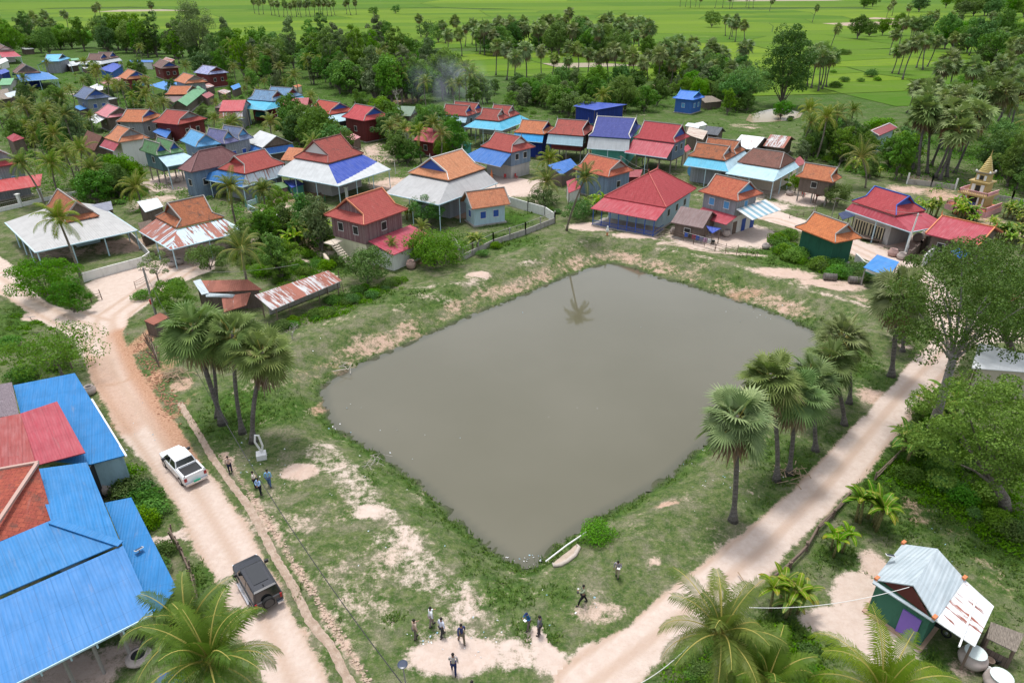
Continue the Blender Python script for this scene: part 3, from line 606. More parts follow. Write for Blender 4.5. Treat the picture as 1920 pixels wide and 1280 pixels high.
def house(label, P0, P1, P2, ze, zr, ridge, rm, wm, k=.4, e=1.1, gm=None, trim=PT_GREY, zf=0.0, lower=None, aw=None, awm=None, awz=None, awp=PT_LBLUE, wins=(2, 1), shut=None, name='house', cat='house', door=None, ins=.7, post=PT_GREY, extra=None, fin=True, awm2=None, awr=None, awb=None, dbl=None, group=None, gut=True):
    fr = HouseFrame(P0, P1, P2, ze); c = fr.p(fr.La / 2, fr.Lb / 2, 0); root = empty(name, c, 0, label, cat, group)
    if dbl:      # several parallel ridges side by side
        n = dbl[0]; ms = dbl[1]
        for i in range(n):
            if ridge == 'b': rg = (fr.La * i / n, fr.La * (i + 1) / n, 0, fr.Lb)
            else: rg = (0, fr.La, fr.Lb * i / n, fr.Lb * (i + 1) / n)
            roof(fr, root, ze, zr, ridge, k, e, ms[i % len(ms)], gm or wm, trim, rng_=rg, fin=fin)
    else: roof(fr, root, ze, zr, ridge, k, e, rm, gm or wm, trim, fin=fin)
    ins = min(ins, fr.La * .15, fr.Lb * .15)
    rg = (ins, fr.La - ins, ins, fr.Lb - ins)
    if wm is not None: wallbox(fr, root, rg, max(zf, 0), ze - .02 if k > 0 else ze + .1, wm)
    if zf > .3:
        n_ = max(2, int(fr.La / 3) + 1); m_ = max(2, int(fr.Lb / 3) + 1)
        if lower is not None: wallbox(fr, root, (ins + .15, fr.La - ins - .15, ins + .15, fr.Lb - ins - .15), 0, zf - .02, lower, 'lower_wall')
        else:
            for i in range(n_):
                for j in range(m_):
                    if 0 < i < n_ - 1 and 0 < j < m_ - 1: continue
                    p = fr.p(ins + .15 + (fr.La - 2 * ins - .3) * i / (n_ - 1), ins + .15 + (fr.Lb - 2 * ins - .3) * j / (m_ - 1), 0); mb = MB(); mb.bar(p, p + Vector((0, 0, zf)), .2); mb.build('post', post, root)
            mb = MB(); q = [fr.p(*x, zf) for x in ((ins,ins),(fr.La-ins,ins),(fr.La-ins,fr.Lb-ins),(ins,fr.Lb-ins))]; mb.slab(q, .18); mb.build('floor_frame', PT_WOOD, root)
    if wm is not None and not aw or zf > 1.5 and wm is not None:
        zb = max(zf, 0); hz = min(zb + (ze - zb) * .55, ze - .75)
        if ze - zb > 1.6:
            for i in range(wins[0]):
                a = ins + (fr.La - 2 * ins) * (i + .7) / (wins[0] + .4); window(root, fr.p(a, ins, hz), fr.A, -fr.B, shut=shut, h=min(1.2, (ze - zb) * .4))
            for i in range(wins[1]):
                b = ins + (fr.Lb - 2 * ins) * (i + .6) / (wins[1] + .2); window(root, fr.p(ins, b, hz), fr.B, -fr.A, shut=shut, h=min(1.2, (ze - zb) * .4))
    if door is not None:
        p = fr.p(fr.La * .5, ins, 0); mb = MB(); mb.box(p + Vector((0, 0, 1.05)) - fr.B * .03, (1.0, .08, 2.1), ax=(fr.A, fr.B, Vector((0, 0, 1)))); mb.build('door', door, root)
    if aw:       # awning ring: near corner picture point, plus reach of the far ends
        z = awz; q = fr.loc(G3(*aw, z)); ea, eb = max(-q[0], 0), max(-q[1], 0); r1, r2 = awr or (0, 0)   # r1: beyond La, r2: beyond Lb
        if awr and hasattr(awr[0], '__len__'):
            r1 = max(fr.loc(G3(*awr[0], z))[0] - fr.La, 0); r2 = max(fr.loc(G3(*awr[1], z))[1] - fr.Lb, 0)
        zi = awb or (ze - .28); La, Lb = fr.La, fr.Lb; i_ = .12; T = fr.p
        rim = [T(-ea, -eb, z), T(La + r1, -eb, z), T(La + r1, Lb + r2, z), T(-ea, Lb + r2, z)]
        inn = [T(i_, i_, zi), T(La - i_, i_, zi), T(La - i_, Lb - i_, zi), T(i_, Lb - i_, zi)]
        exts = (eb, r1, r2, ea); edges = ((0, 1), (1, 2), (2, 3), (3, 0))
        for sidx, ((i, j), ex) in enumerate(zip(edges, exts)):
            if ex < .35: continue
            mm = awm if (sidx == 0 or awm2 is None) else awm2
            mb = MB(); mb.slab([rim[i], rim[j], inn[j], inn[i]], .07, rim[j] - rim[i]); ao = mb.build('awning_roof', mm, root)
            if gut:
                mb = MB(); d = Vector((0, 0, -.06)); mb.bar(rim[i] + d, rim[j] + d, .13, .14); mb.build('gutter', awp, ao)
            n_ = max(2, int((rim[j] - rim[i]).length / 4.2) + 1)
            for q_ in range(n_):
                if sidx and q_ == 0: continue
                if sidx == 3 and q_ == n_ - 1: continue
                p = rim[i].lerp(rim[j], (q_ + .03) / (n_ - 1 + .06)); p = p + (c - p).normalized() * .25; p.z = 0; mb = MB(); mb.bar(p, p + Vector((0, 0, z - .1)), .13); mb.build('post', awp if awp is not PT_WHITE else PT_LBLUE, root)
        if extra == 'steps': pass
    FOOT.append((c.x, c.y, .5 * max(fr.La, fr.Lb) + .6, .5 * min(fr.La, fr.Lb)))
    for z_ in (ze * .45, ze, (ze + zr) / 2):
        for a_ in (.15, .5, .85): HPTS.append((*PX(*fr.p(fr.La * a_, fr.Lb * .3, 0).xy, z_), c.y - fr.La * .3))
    FOOTR.append((fr, (aw and (-ea, fr.La + r1, -eb, fr.Lb + r2)) or (0, fr.La, 0, fr.Lb)))
    if zf < .3 and not aw and wm is not None and fr.La * fr.Lb > 14:      # plinth
        wallbox(fr, root, (ins - .25, fr.La - ins + .25, ins - .25, fr.Lb - ins + .25), -.05, .22, P_CONC, 'plinth')
    return fr, root
FOOTR = []
def panel(root, pts, mat, name='roof', th=.07, u=None):
    mb = MB(); P = [G3(*p) for p in pts]; mb.slab(P, th, (P[1] - P[0]) if u is None else u); return mb.build(name, mat, root)
def shelter(label, pts, mat, wall=None, name='shed', cat='shed', posts=True, inset=.35, pm=PT_WOOD, root=None, wz=None, group=None):
    """single-slope roof on posts; pts = four (px,py,z)"""
    P = [G3(*p) for p in pts]; c = sum(P, Vector()) / 4; c.z = 0
    if root is None: root = empty(name, c, 0, label, cat, group)
    mb = MB(); mb.slab(P, .07, P[1] - P[0]); mb.build('roof', mat, root)
    Q = [p.lerp(sum(P, Vector()) / 4, .12) for p in P]
    if wall is not None:
        mb = MB()
        for i in range(4):
            a, b = Q[i], Q[(i + 1) % 4]; a0 = Vector((a.x, a.y, 0)); b0 = Vector((b.x, b.y, 0)); mb.face([b0, a0, a - Vector((0,0,.12)), b - Vector((0,0,.12))])
        mb.build('wall', wall, root)
    if posts:
        for q in Q:
            mb = MB(); mb.bar(Vector((q.x, q.y, 0)), q - Vector((0, 0, .08)), .12); mb.build('post', pm, root)
    for q in P: HPTS.append((*PX(q.x, q.y, q.z), c.y - 2))
    HPTS.append((*PX(c.x, c.y, 2.2), c.y - 2)); FOOT.append((c.x, c.y, (P[0] - P[2]).length / 2, (P[0] - P[2]).length / 3))
    return root
def blocked(x, y, m=0.3):
    v = Vector((x, y, 0))
    for fr, (a0, a1, b0, b1) in FOOTR:
        a, b = fr.loc(v)
        if a0 - m < a < a1 + m and b0 - m < b < b1 + m: return True
    return False
H = house
# ------------------------------------------------ houses (measured corner points of the eaves: left end, near corner, right end)
# row facing the pond, right to left
f_, r_ = H("small green walled house with bright orange tile roof on the bank above the pond", (1490,425),(1566,455),(1606,441), 4.0,6.0,'b', tile((0.48,0.13,0.045),(0.6,0.2,0.07),.12,.33), P_GREEN, k=.35,e=1.0,gm=PT_GREY,wins=(0,0),ins=.9)
wallbox(f_, r_, (.85, f_.La-.85, .85, f_.Lb-.85), -.05, 1.5, M_DGREY, 'lower_wall')
f_, r_ = H("grey villa with pinkish red double roof and cream folding doors beside the lane", (1597,377),(1680,404),(1722,390), 5.0,7.2,'b', BRED, P_GREY, k=.42,e=1.3,gm=PT_BLUE,trim=PT_BLUE,aw=(1707,435),awm=M_RED,awz=3.6,awr=((1757,415),(1582,394)),awp=PT_LBLUE,fin=False)
for i in range(2):
    p = f_.p(.58, f_.Lb*(.38+.33*i), 1.25); mb = MB()
    for q in range(6): mb.bar(p+f_.B*(q*.5-1.25)-Vector((0,0,1.1)), p+f_.B*(q*.5-1.25)+Vector((0,0,1.1)), .22, .07)
    mb.bar(p-f_.B*1.4+Vector((0,0,1.15)), p+f_.B*1.4+Vector((0,0,1.15)), .1); mb.build('door', PT_WHITE if i>5 else plain((0.7,0.62,0.42)), r_)
    mb = MB(); mb.box(p+f_.A*.06, (.06,2.9,2.3), ax=(f_.A,f_.B,Vector((0,0,1)))); mb.build('doorway', PT_DARK, r_)
H("low weathered plank house with crimson sheet roof half behind the spreading street tree", (1737,437),(1834,462),(1880,436), 3.6,5.3,'b', M_RED, W_WOOD, k=0,trim=PT_ORG,wins=(0,2))
shelter("open shelter with bright blue sheet roof and painted banner by the lane bend", [(1645,477,3),(1686,491,3),(1666,519,2.6),(1619,501,2.6)], M_BLFLAT, name='shelter', cat='shelter', pm=PT_GREY)
H("old stilt house of grey planks with orange tile roof behind the sandy yard", (1491,330),(1562,342),(1584,333), 4.6,6.6,'b', ORG2, W_WOOD, k=.35,e=.8,zf=2.0,wins=(0,1))
H("beige house with dark brown hipped tile roof and pale blue front awning", (1384,303),(1462,316),(1492,300), 4.6,6.6,'b', DKT, P_BEIGE, k=1,trim=PT_GREY,aw=(1450,340),awm=M_LBLUE,awz=3.4,fin=False)
H("house with twin rust brown tile ridges and pale blue awning over a blue water tank", (1290,291),(1360,301),(1398,280), 5.2,7.2,'b', OLD, W_GREY, k=.3,e=.8,dbl=(2,[OLD]),aw=(1366,322),awm=M_LBLUE,awz=3.6,awm2=M_CYAN,zf=0)
H("tall stilt house with pink red roof and wide crimson lower roof", (1187,258),(1266,268),(1292,255), 6.4,9.2,'b', BRED, W_BLUE, k=.22,e=.8,gm=PT_BLUE,zf=2.6,aw=(1244,296),awm=M_RED,awz=4.0,trim=PT_GREY)
H("house with navy blue tile roof, cream ridges and grey white awning", (1112,247),(1182,260),(1202,236), 6.6,9.4,'b', NAVY, P_TEAL, k=.18,e=.6,gm=PT_BLUE,zf=2.8,lower=P_TEAL,aw=(1155,282),awm=M_GREY,awz=4.2,trim=plain((0.6,0.58,0.5)))
H("dark red tiled stilt house with pale blue awning left of the navy roofed house", (1035,245),(1095,255),(1118,239), 6.0,8.2,'b', RED2, W_DRED, k=.4,e=1,zf=2.6,aw=(1079,273),awm=M_LBLUE,awz=4.0)
H("house with mossy orange tile roof and bright azure awning behind the coconut palm", (970,244),(1020,252),(1042,240), 5.4,7.4,'b', ORG2, W_NAVY, k=.3,e=.8,aw=(1002,266),awm=metal((0.03,0.36,0.75)),awz=3.8)
f_, r_ = H("large hall with broad crimson hipped roof and open blue railed veranda facing the pond", (1137,366),(1249,389),(1306,353), 3.9,7.5,'a', BRED, P_LBLUE, k=1,e=5.0,trim=plain((0.5,0.12,0.1)),wins=(3,0),fin=True)
mb=MB(); z0=3.75; q=[f_.p(-4.2,-.2,2.9), f_.p(-4.2,f_.Lb+.2,2.9), f_.p(.1,f_.Lb,z0), f_.p(.1,0,z0)]; mb.slab(q,.08,f_.B); mb.build('awning_roof', metal((0.37,0.04,0.055)), r_)
for i in range(8):
    p=f_.p(-3.9,.2+(f_.Lb-.4)*i/7,0); mb=MB(); mb.bar(p,p+Vector((0,0,2.85)),.12); mb.build('post', PT_BLUE, r_)
for z_ in (.35,.95):
    mb=MB(); mb.bar(f_.p(-3.9,.2,z_),f_.p(-3.9,f_.Lb-.2,z_),.07); mb.bar(f_.p(-3.9,.2,z_),f_.p(.2,.2,z_),.07); mb.build('railing', PT_BLUE, r_)
mb=MB(); 
for i in range(60): p=f_.p(-3.9,.2+(f_.Lb-.4)*i/59,.35); mb.bar(p,p+Vector((0,0,.6)),.04)
mb.build('balusters', PT_BLUE, r_); wallbox(f_, r_, (-4.0,.5,0,f_.Lb), -.05,.2,P_CONC,'plinth')
FOOTR.append((f_,(-4.5,f_.La,0,f_.Lb)))
f_, r_ = H("two storey house of grey planks over white ground floor with bright red orange tiles", (1309,358),(1384,377),(1424,360), 5.8,8.0,'b', REDOR, W_GREY, k=.3,e=.9,gm=PT_SKY,zf=2.9,lower=P_WHITE,wins=(1,2),shut=PT_SKY,fin=False)
for cc_, par_ in ((metal((0.62,0.64,0.63)),0),(metal((0.20,0.36,0.44)),1)):
    mb=MB(); n_=11
    for i in range(n_):
        if i%2!=par_: continue
        x0,x1=[(f_.La+1.2)*q/n_ for q in (i,i+1)]; mb.slab([f_.p(x0,.1,4.5),f_.p(x1,.1,4.5),f_.p(x1,-2.9,3.5),f_.p(x0,-2.9,3.5)],.06,f_.A)
    mb.build('awning_stripes', cc_, r_)
mb=MB(); mb.slab([f_.p(-2.3,0,2.5),f_.p(-2.3,f_.Lb-1,2.5),f_.p(.4,f_.Lb-1,3.3),f_.p(.4,0,3.3)],.06,f_.B); mb.build('awning_roof', M_RED, r_)
for i,a in enumerate((1.5,4,6.5)):
    p=f_.p(a,.82,1.0); mb=MB(); mb.box(p,(1,.1,2),ax=(f_.A,f_.B,Vector((0,0,1)))); mb.build('door', PT_WOOD if i==0 else PT_BLUE, r_)
H("small grey plank kitchen house with brown sheet roof near the water jars", (1265,412),(1318,428),(1348,406), 2.5,4.2,'b', M_BRN, W_WOOD, k=0,trim=None,wins=(0,1),ins=.5)
shelter("bright blue tarpaulin stretched beside the grey plank kitchen", [(1324,423,2.6),(1352,428,2.4),(1336,437,1.9),(1328,432,2.0)], M_ROYAL, name='tarpaulin', cat='tarpaulin')
H("little blue grey plank house with mottled red orange roof behind the leaning palm", (1074,316),(1141,332),(1178,316), 4.6,6.8,'b', REDOR, W_BLUE, k=.35,e=.8,gm=PT_GREY,wins=(1,0),ins=.6)
shelter("low shed with dark crimson roof against the little blue grey house", [(1172,318,3),(1205,318,2.8),(1200,332,2.4),(1168,332,2.4)], M_DRED, W_DRED)
shelter("small shed with bright cobalt roof behind the coconut palms by the lane", [(1027,310,3.4),(1070,297,3.4),(1082,310,2.6),(1053,328,2.6)], M_BLUE, W_WOOD)
shelter("leaning crimson sheet roof lean to beneath the bent coconut palm", [(1062,340,3),(1078,334,3),(1090,352,2.2),(1066,362,2.2)], M_RED, P_WHITE)
H("open fronted shop house with red tile roof and wide deep blue awning", (901,274),(959,286),(994,273), 5.6,8.0,'b', RED1, W_BLUE, k=.4,e=1.1,gm=PT_WHITE,zf=2.6,lower=P_GREY,aw=(932,312),awm=M_BLUE,awz=3.3,awr=((1011,297),(884,291)),awp=PT_GREY)
H("house with double dark red tile roof and vivid turquoise awning on tall posts", (899,220),(936,227),(975,213), 6.2,8.3,'b', RED2, P_GREY, k=.4,e=1,dbl=(2,[RED2]),zf=2.8,aw=(941,245),awm=M_CYAN,awz=4.6,awr=((985,224),(881,234)))
H("stilt house with twin red gables and near white awning left of the turquoise awning", (834,210),(876,218),(910,207), 6.0,8.0,'b', RED2, W_GREY, k=.35,e=.9,gm=PT_BLUE,dbl=(2,[RED2]),zf=2.6,aw=(872,230),awm=M_LBLUE,awz=4.6,awr=((902,218),(820,218)))
f_, r_ = H("big two storey house with pale orange tile roof and huge grey white awning", (780,319),(841,338),(910,315), 6.8,9.6,'a', tile((0.52,0.19,0.085),(0.60,0.27,0.14),.12,.36), W_GREY, k=.3,e=1.2,gm=PT_BLUE,trim=plain((0.62,0.6,0.56)),zf=0,aw=(822,384),awm=metal((0.40,0.40,0.395),0,.3),awz=4.4,awr=(.5,.5),awb=6.4,shut=PT_BLUE)
for a in (3.0,): window(r_, f_.p(f_.La-.55, f_.Lb*.5, 5.2), f_.B, f_.A, shut=PT_BLUE)
H("low blue grey annex with orange tile roof beside the lawn", (856,378),(884,392),(957,382), 3.3,5.4,'a', ORG, P_LBLUE, k=0,trim=PT_GREY,wins=(2,1),shut=PT_BLUE,fin=False)
f_, r_ = H("red roofed two storey house, weathered purple planks over a cream ground floor", (619,399),(682,422),(765,392), 6.2,8.9,'a', tile((0.34,0.055,0.05),(0.40,0.085,0.07),.08,.36), W_PURPLE, k=.32,e=1.3,gm=W_PURPLE,trim=plain((0.55,0.2,0.1)),zf=3.0,lower=P_CREAM,wins=(1,2),fin=False)
mb=MB(); q=[f_.p(.8,.3,3.6),f_.p(f_.La+.6,.3,3.6),f_.p(f_.La+.6,-4.3,2.5),f_.p(.8,-4.3,2.5)]; mb.slab(q,.08,f_.A); mb.build('lean_to_roof', metal((0.38,0.04,0.07)), r_)
wallbox(f_, r_, (1.1,f_.La+.2,-3.9,.4), 0,2.5,P_WHITE,'lean_to_wall')
st=MB()
for i in range(12): st.box(f_.p(-1.6, 4.5-i*.32, 3.0-i*.25), (1.0,.34,.1), ax=(f_.A,f_.B,Vector((0,0,1))))
st.bar(f_.p(-2.1,4.6,2.9),f_.p(-2.1,.9,0.1),.1); st.bar(f_.p(-1.1,4.6,2.9),f_.p(-1.1,.9,0.1),.1); st.bar(f_.p(-2.1,4.6,3.8),f_.p(-2.1,.9,1.0),.05)
st.box(f_.p(-1.1,5.4,3.0),(2.1,1.6,.12),ax=(f_.A,f_.B,Vector((0,0,1)))); st.build('staircase', P_BEIGE, r_)
window(r_, f_.p(.95, f_.Lb*.35, 1.5), f_.B, -f_.A, w=1.2, h=1.5)
FOOTR.append((f_,(-2,f_.La+1,-4.5,f_.Lb)))
H("hall with tiered red tile roof over broad royal blue and white striped awning", (570,290),(615,306),(682,287), 6.4,9.6,'a', RED2, P_GREY, k=.3,e=1.5,gm=PT_WHITE,trim=plain((0.2,0.08,0.07)),aw=(634,349),awm=M_ROYAL,awm2=M_WHITE,awz=3.6,awr=((731,317),(545,317)))
f23 = FOOTR[-1]; fr, rg = f23; ea, eb = -rg[0], -rg[2]; rt = [o for o in COL.objects if o.get('label','').startswith('hall with tiered')][0]
mb = MB(); zi, z = 6.12, 3.6
def aws(a, t): # point on near awning plane, t=0 rim .. 1 inner
    return fr.p((-ea + (fr.La+rg[1]-fr.La+ea)*a) * (1-t) + fr.La*a*t, -eb*(1-t), z*(1-t)+zi*t) + Vector((0,0,.012))
for i in range(12):
    t1 = .14 + .03*min(i,9) if i > 0 else .1; t1=.10+.034*i; mb.slab([aws(i/12,0), aws((i+1)/12,0), aws((i+1)/12,t1), aws(i/12,t1)], .03, fr.A)
mb.build('white_sheets', M_WHITE, rt)
f_, r_ = H("red tiled house whose blue and white awning is streaked with rust", (425,312),(459,326),(534,306), 5.2,7.6,'a', RED1, W_GREY, k=.45,e=1.5,gm=PT_RED,aw=(454,351),awm=metal((0.55,0.62,0.68),.45),awm2=M_BLUE2,awz=3.2,awr=((552,326),(380,327)),fin=False)
H("long house with maroon hipped tile roof and blue grey walls", (340,315),(358,323),(464,300), 5.2,8.0,'a', MAR, W_BLUE, k=1,e=3.5,trim=plain((0.2,0.1,0.1)),fin=False,wins=(3,1))
H("tall stilt house with twin moss green roofs and blue gables", (261,281),(295,292),(340,282), 6.0,7.9,'b', GRN, plank((0.13,0.24,0.26),.22), k=.3,e=.8,gm=PT_BLUE,dbl=(2,[GRN,tile((0.10,0.24,0.10),(0.15,0.32,0.15),.1,.4)]),zf=2.8,aw=(315,312),awm=M_LBLUE,awz=4.4,awr=(1.5,0))
H("house with sky blue tile roof between the green roofs and the purple roofs", (337,263),(367,276),(412,268), 6.0,8.0,'b', SKYT, W_BLUE, k=.35,e=.8,gm=PT_SKY)
H("house with faded purple and slate blue twin tile roofs", (392,260),(421,270),(476,258), 5.6,7.8,'b', PURP, W_GREY, k=.35,e=.9,gm=PT_SKY,dbl=(2,[PURP,SLATE]),shut=PT_BLUE)
H("wooden house with plain silver white sheet gable roof and blue side roof", (462,266),(492,277),(552,269), 4.2,6.2,'b', M_WHITE, W_WOOD, k=0,trim=None,aw=(486,292),awm=M_BLUE,awz=2.8)
H("small house with orange roof and white lean to squeezed behind the blue and white hall", (538,295),(556,302),(590,288), 3.4,5.2,'b', ORG, P_WHITE, k=0,trim=None,aw=(545,308),awm=M_WHITE,awz=2.6)
H("white stilted house with orange gable roof over a dark red skirt roof", (195,258),(222,267),(277,257), 5.8,8.0,'b', ORG, P_WHITE, k=.35,e=.9,gm=W_GREY,zf=0,aw=(212,283),awm=metal((0.35,0.04,0.06)),awz=4.2,awr=(0,0),post=PT_WHITE)
H("old barn with brown tile and maroon sheet roof beside the white stilted house", (150,271),(177,283),(212,274), 3.0,5.8,'b', DKT, W_WOOD, k=0,trim=None,wins=(0,0))
H("blue grey plank house with orange tile roof and blue gable", (237,222),(267,229),(307,216), 4.8,6.9,'b', ORG2, W_GREY, k=.35,e=.8,gm=PT_BLUE)
H("dark red plank house with large crimson hip and gable roof", (304,225),(334,234),(389,222), 4.6,6.9,'b', RED1, W_DRED, k=.35,e=1,gm=W_GREY)
f_, r_ = H("house with faded pink roof and a white sheet lean to on its left", (177,212),(201,221),(247,211), 4.0,6.0,'b', metal((0.5,0.16,0.18)), W_WOOD, k=.25,e=.8)
panel(r_, [(161,225,2.6),(180,232,2.6),(201,220,3.6),(180,213,3.6)], M_WHITE, 'lean_to_roof')
H("pale grey plank house with slate blue roof and blue shutters", (137,180),(160,187),(202,180), 4.8,7.2,'b', SLATE, W_GREY, k=.35,e=.8,gm=PT_BLUE,shut=PT_BLUE)
f_, r_ = H("dark red plank house with orange roof joined to a long pink lean to", (221,144),(237,149),(276,144), 4.6,6.9,'b', ORG, W_DRED, k=.35,e=.7,gm=PT_BLUE,shut=PT_SKY)
panel(r_, [(185,154,3.2),(200,160,3.0),(237,149,3.8),(222,144,3.8)], M_PINK, 'lean_to_roof')
shelter("wide open shelter with flat azure sheet roof among the far houses", [(280,160,3.4),(307,152,3.4),(350,157,3.2),(317,171,3)], M_BLFLAT, name='shelter', cat='shelter', pm=PT_LBLUE)
H("orange roofed house directly behind the flat azure shelter", (325,151),(347,157),(381,151), 4.6,6.8,'b', ORG, W_GREY, k=.35,e=.8,gm=PT_GREY)
H("smaller orange roofed house in front of the flat azure shelter", (326,171),(352,177),(376,168), 3.6,5.4,'b', ORG2, W_WOOD, k=.2,e=.6)
shelter("brown sheet lean to beside the smaller orange roofed house", [(307,183,3),(327,171,3.4),(355,177,3.2),(325,193,2.6)], M_BRN, W_WOOD)
H("shed with half green half white sheet roof", (327,195),(350,199),(386,170), 2.8,4.4,'a', M_LGREEN, W_WOOD, k=0,trim=None,wins=(0,0))
shelter("rust streaked small roof right of the green and white shed", [(407,171,2.6),(420,167,2.6),(433,171,2.2),(422,178,2.2)], M_RUSTM, W_WOOD)
shelter("faded azure shed roof among trees at the rear of the village", [(432,162,2.8),(448,156,2.8),(452,163,2.4),(438,169,2.4)], M_BLFLAT, W_WOOD)
f_, r_ = H("dark red house with white flecked royal blue tile roof", (362,136),(390,140),(423,135), 4.8,7.0,'b', tile((0.06,0.08,0.33),(0.45,0.48,0.65),.02,.5), W_DRED, k=.35,e=.8)
panel(r_, [(372,147,3.2),(385,150,2.8),(418,145,2.8),(395,141,3.4)], M_RUSTM, 'lean_to_roof')
H("dark red house with brown roof near the tall feathery tree", (285,123),(302,129),(330,124), 4.4,6.6,'b', BRN, W_DRED, k=.3,e=.8,gm=PT_BLUE)
shelter("silver and rust sheet roof behind the dark red brown roofed house", [(303,113,3.6),(311,107,3.6),(328,112,3),(318,119,3)], M_RUSTM, W_WOOD)
H("brown twin ridged house with scalloped white awning at the far edge of the village", (170,111),(190,113),(224,107), 5.2,7.4,'b', BRN, W_WOOD, k=.3,e=.8,gm=PT_BLUE,dbl=(2,[BRN]),aw=(188,121),awm=M_WHITE,awz=3.8,awr=((234,114),(163,115)))
shelter("royal blue angled roof in front of the scalloped white awning", [(185,130,3.4),(212,118,3.6),(231,122,3.4),(210,136,3)], M_ROYAL, P_BLUE)
shelter("long narrow azure roof beside the brown twin ridged house", [(243,113,3.4),(287,113,3.4),(287,117,3),(243,117,3)], M_BLUE, P_WHITE)
H("house with sky blue roof and pale cyan awning beside a small green roof", (91,112),(112,115),(132,109), 4.8,7.0,'b', metal((0.12,0.42,0.66)), W_GREY, k=.3,e=.8,gm=PT_DARK,aw=(98,121),awm=metal((0.36,0.68,0.75)),awz=3.4,awr=(0,2))
shelter("tiny emerald sheet roof right of the sky blue roof", [(132,110,3),(147,109,3),(149,113,2.6),(134,114,2.6)], M_LGREEN, W_WOOD)
shelter("grey sheet shed roof below the tiny emerald roof", [(122,117,3),(138,115,3),(147,122,2.4),(130,125,2.4)], M_GREY, W_WOOD)
shelter("cream sheet roof shed left of the royal blue angled roof", [(150,124,3),(172,119,3),(178,128,2.4),(158,129,2.4)], M_WHITE, W_WOOD)
f_, r_ = H("house with steep brown gable above a broad cobalt awning on the left", (23,134),(30,139),(77,136), 5.0,7.6,'b', BRN, W_NAVY, k=.25,e=.8,gm=W_WOOD,aw=(38,153),awm=M_BLUE2,awz=3.4,awr=((106,146),(26,141)))
H("grey shed with light green gable roof left of the cobalt awning", (11,153),(20,159),(38,150), 3.4,4.8,'b', M_LGREEN, P_GREY, k=0,trim=None,wins=(0,0))
shelter("weathered grey thatch roof at the left edge by the grass verge", [(-6,170,3),(14,166,3),(22,184,2.4),(-6,188,2.4)], THATCH, W_WOOD)
H("dark roofed house at the left edge above a crimson lower roof", (-12,92),(-4,97),(19,91), 5,7,'b', BRN, P_WHITE, k=.3,e=.7,aw=(4,108),awm=M_RED,awz=3.2,awr=(1,0))
shelter("small white sheet roof among trees at far left", [(38,90,3),(56,87,3),(64,92,2.6),(46,93,2.6)], M_WHITE, W_WOOD)
f_, r_ = H("white plank stilt house with red hipped gable roof behind a low railed fence", (-75,300),(-40,318),(49,303), 6.2,9.0,'b', BRED, W_GREY, k=.25,e=1,gm=W_GREY,trim=PT_WHITE,zf=0,shut=PT_SKY)
panel(r_, [(-40,366,2.9),(76,348,2.9),(79,326,4.0),(-40,342,4.0)], metal((0.45,0.06,0.06),.12), 'lean_to_roof')
shelter("crimson gable roof half hidden by bushes on the left", [(12,258,3.6),(26,250,4.6),(46,259,3.4),(24,266,3.2)], M_RED, W_WOOD)
f_, r_ = H("low open house with huge white sheet roof around an orange tile gable by the junction", (84,387),(122,417),(186,404), 4.2,6.6,'b', OLD, P_LBLUE, k=.2,e=1,gm=W_WOOD,trim=PT_GREY,fin=False,aw=(66,473),awm=metal((0.42,0.415,0.40),.0,.3),awz=2.9,awr=((250,427),(10,422)),awp=PT_LBLUE)
shelter("slate grey sheet roof behind the huge white roof", [(163,386,3.4),(208,377,3.4),(212,392,3),(180,402,3)], metal((0.2,0.21,0.26)), W_WOOD)
H("open house with patchy orange tile roof over a heavily rusted pale blue awning", (291,406),(331,427),(413,403), 4.6,7.2,'a', OLD, None, k=.25,e=1.2,gm=W_WOOD,trim=PT_GREY,aw=(320,468),awm=M_RUSTW,awz=3.0,awr=((446,426),(270,440)),fin=False)
shelter("sagging thatched shed left of the rusted awning", [(258,418,3),(283,412,3),(292,430,2.0),(268,444,1.6)], THATCHD, W_WOOD)
shelter("little raised granary with pale zinc roof", [(257,378,3.2),(295,371,3.2),(306,387,2.6),(272,398,2.6)], metal((0.62,0.68,0.70)), W_WOOD, name='granary', cat='granary')
# long rusted shed and its ruinous neighbour
r_ = shelter("long cattle shed with patched rusty sheet roof beside the pond bank", [(477,553,3.0),(615,507,3.0),(641,526,2.3),(510,581,2.3)], M_RUSTM, None)
mb=MB(); a,b=G3(506,590),G3(638,538); mb.bar(a+Vector((0,0,.5)),b+Vector((0,0,.5)),.15,1.0); mb.build('low_wall', P_CONC, r_)
for i in range(8):
    p=a.lerp(b,i/7); mb=MB(); mb.bar(p+Vector((0,0,.9)),p+Vector((0,0,2.3)),.1); mb.build('post', PT_WOOD, r_)
r_ = shelter("collapsing barn with rusty sheet roof behind the sugar palms", [(361,526,3.2),(465,524,3.2),(492,543,2.4),(385,548,2.6)], M_RUST, W_WOOD)
panel(r_, [(415,556,2.2),(470,548,2.4),(462,572,1.4),(420,585,1.2)], M_RUST, 'lean_to_roof'); panel(r_, [(362,527,3.26),(376,523,3.26),(392,549,2.7),(378,552,2.7)], M_ZINC, 'roof_patch')
panel(r_, [(385,549,2.7),(440,552,2.5),(436,557,2.2),(386,556,2.4)], M_ZINC, 'roof_patch')
shelter("tiny rust roofed pigsty beside the road curve", [(270,601,1.9),(300,586,1.9),(318,594,1.6),(288,609,1.6)], M_RUST, W_WOOD, name='pigsty', cat='pigsty')
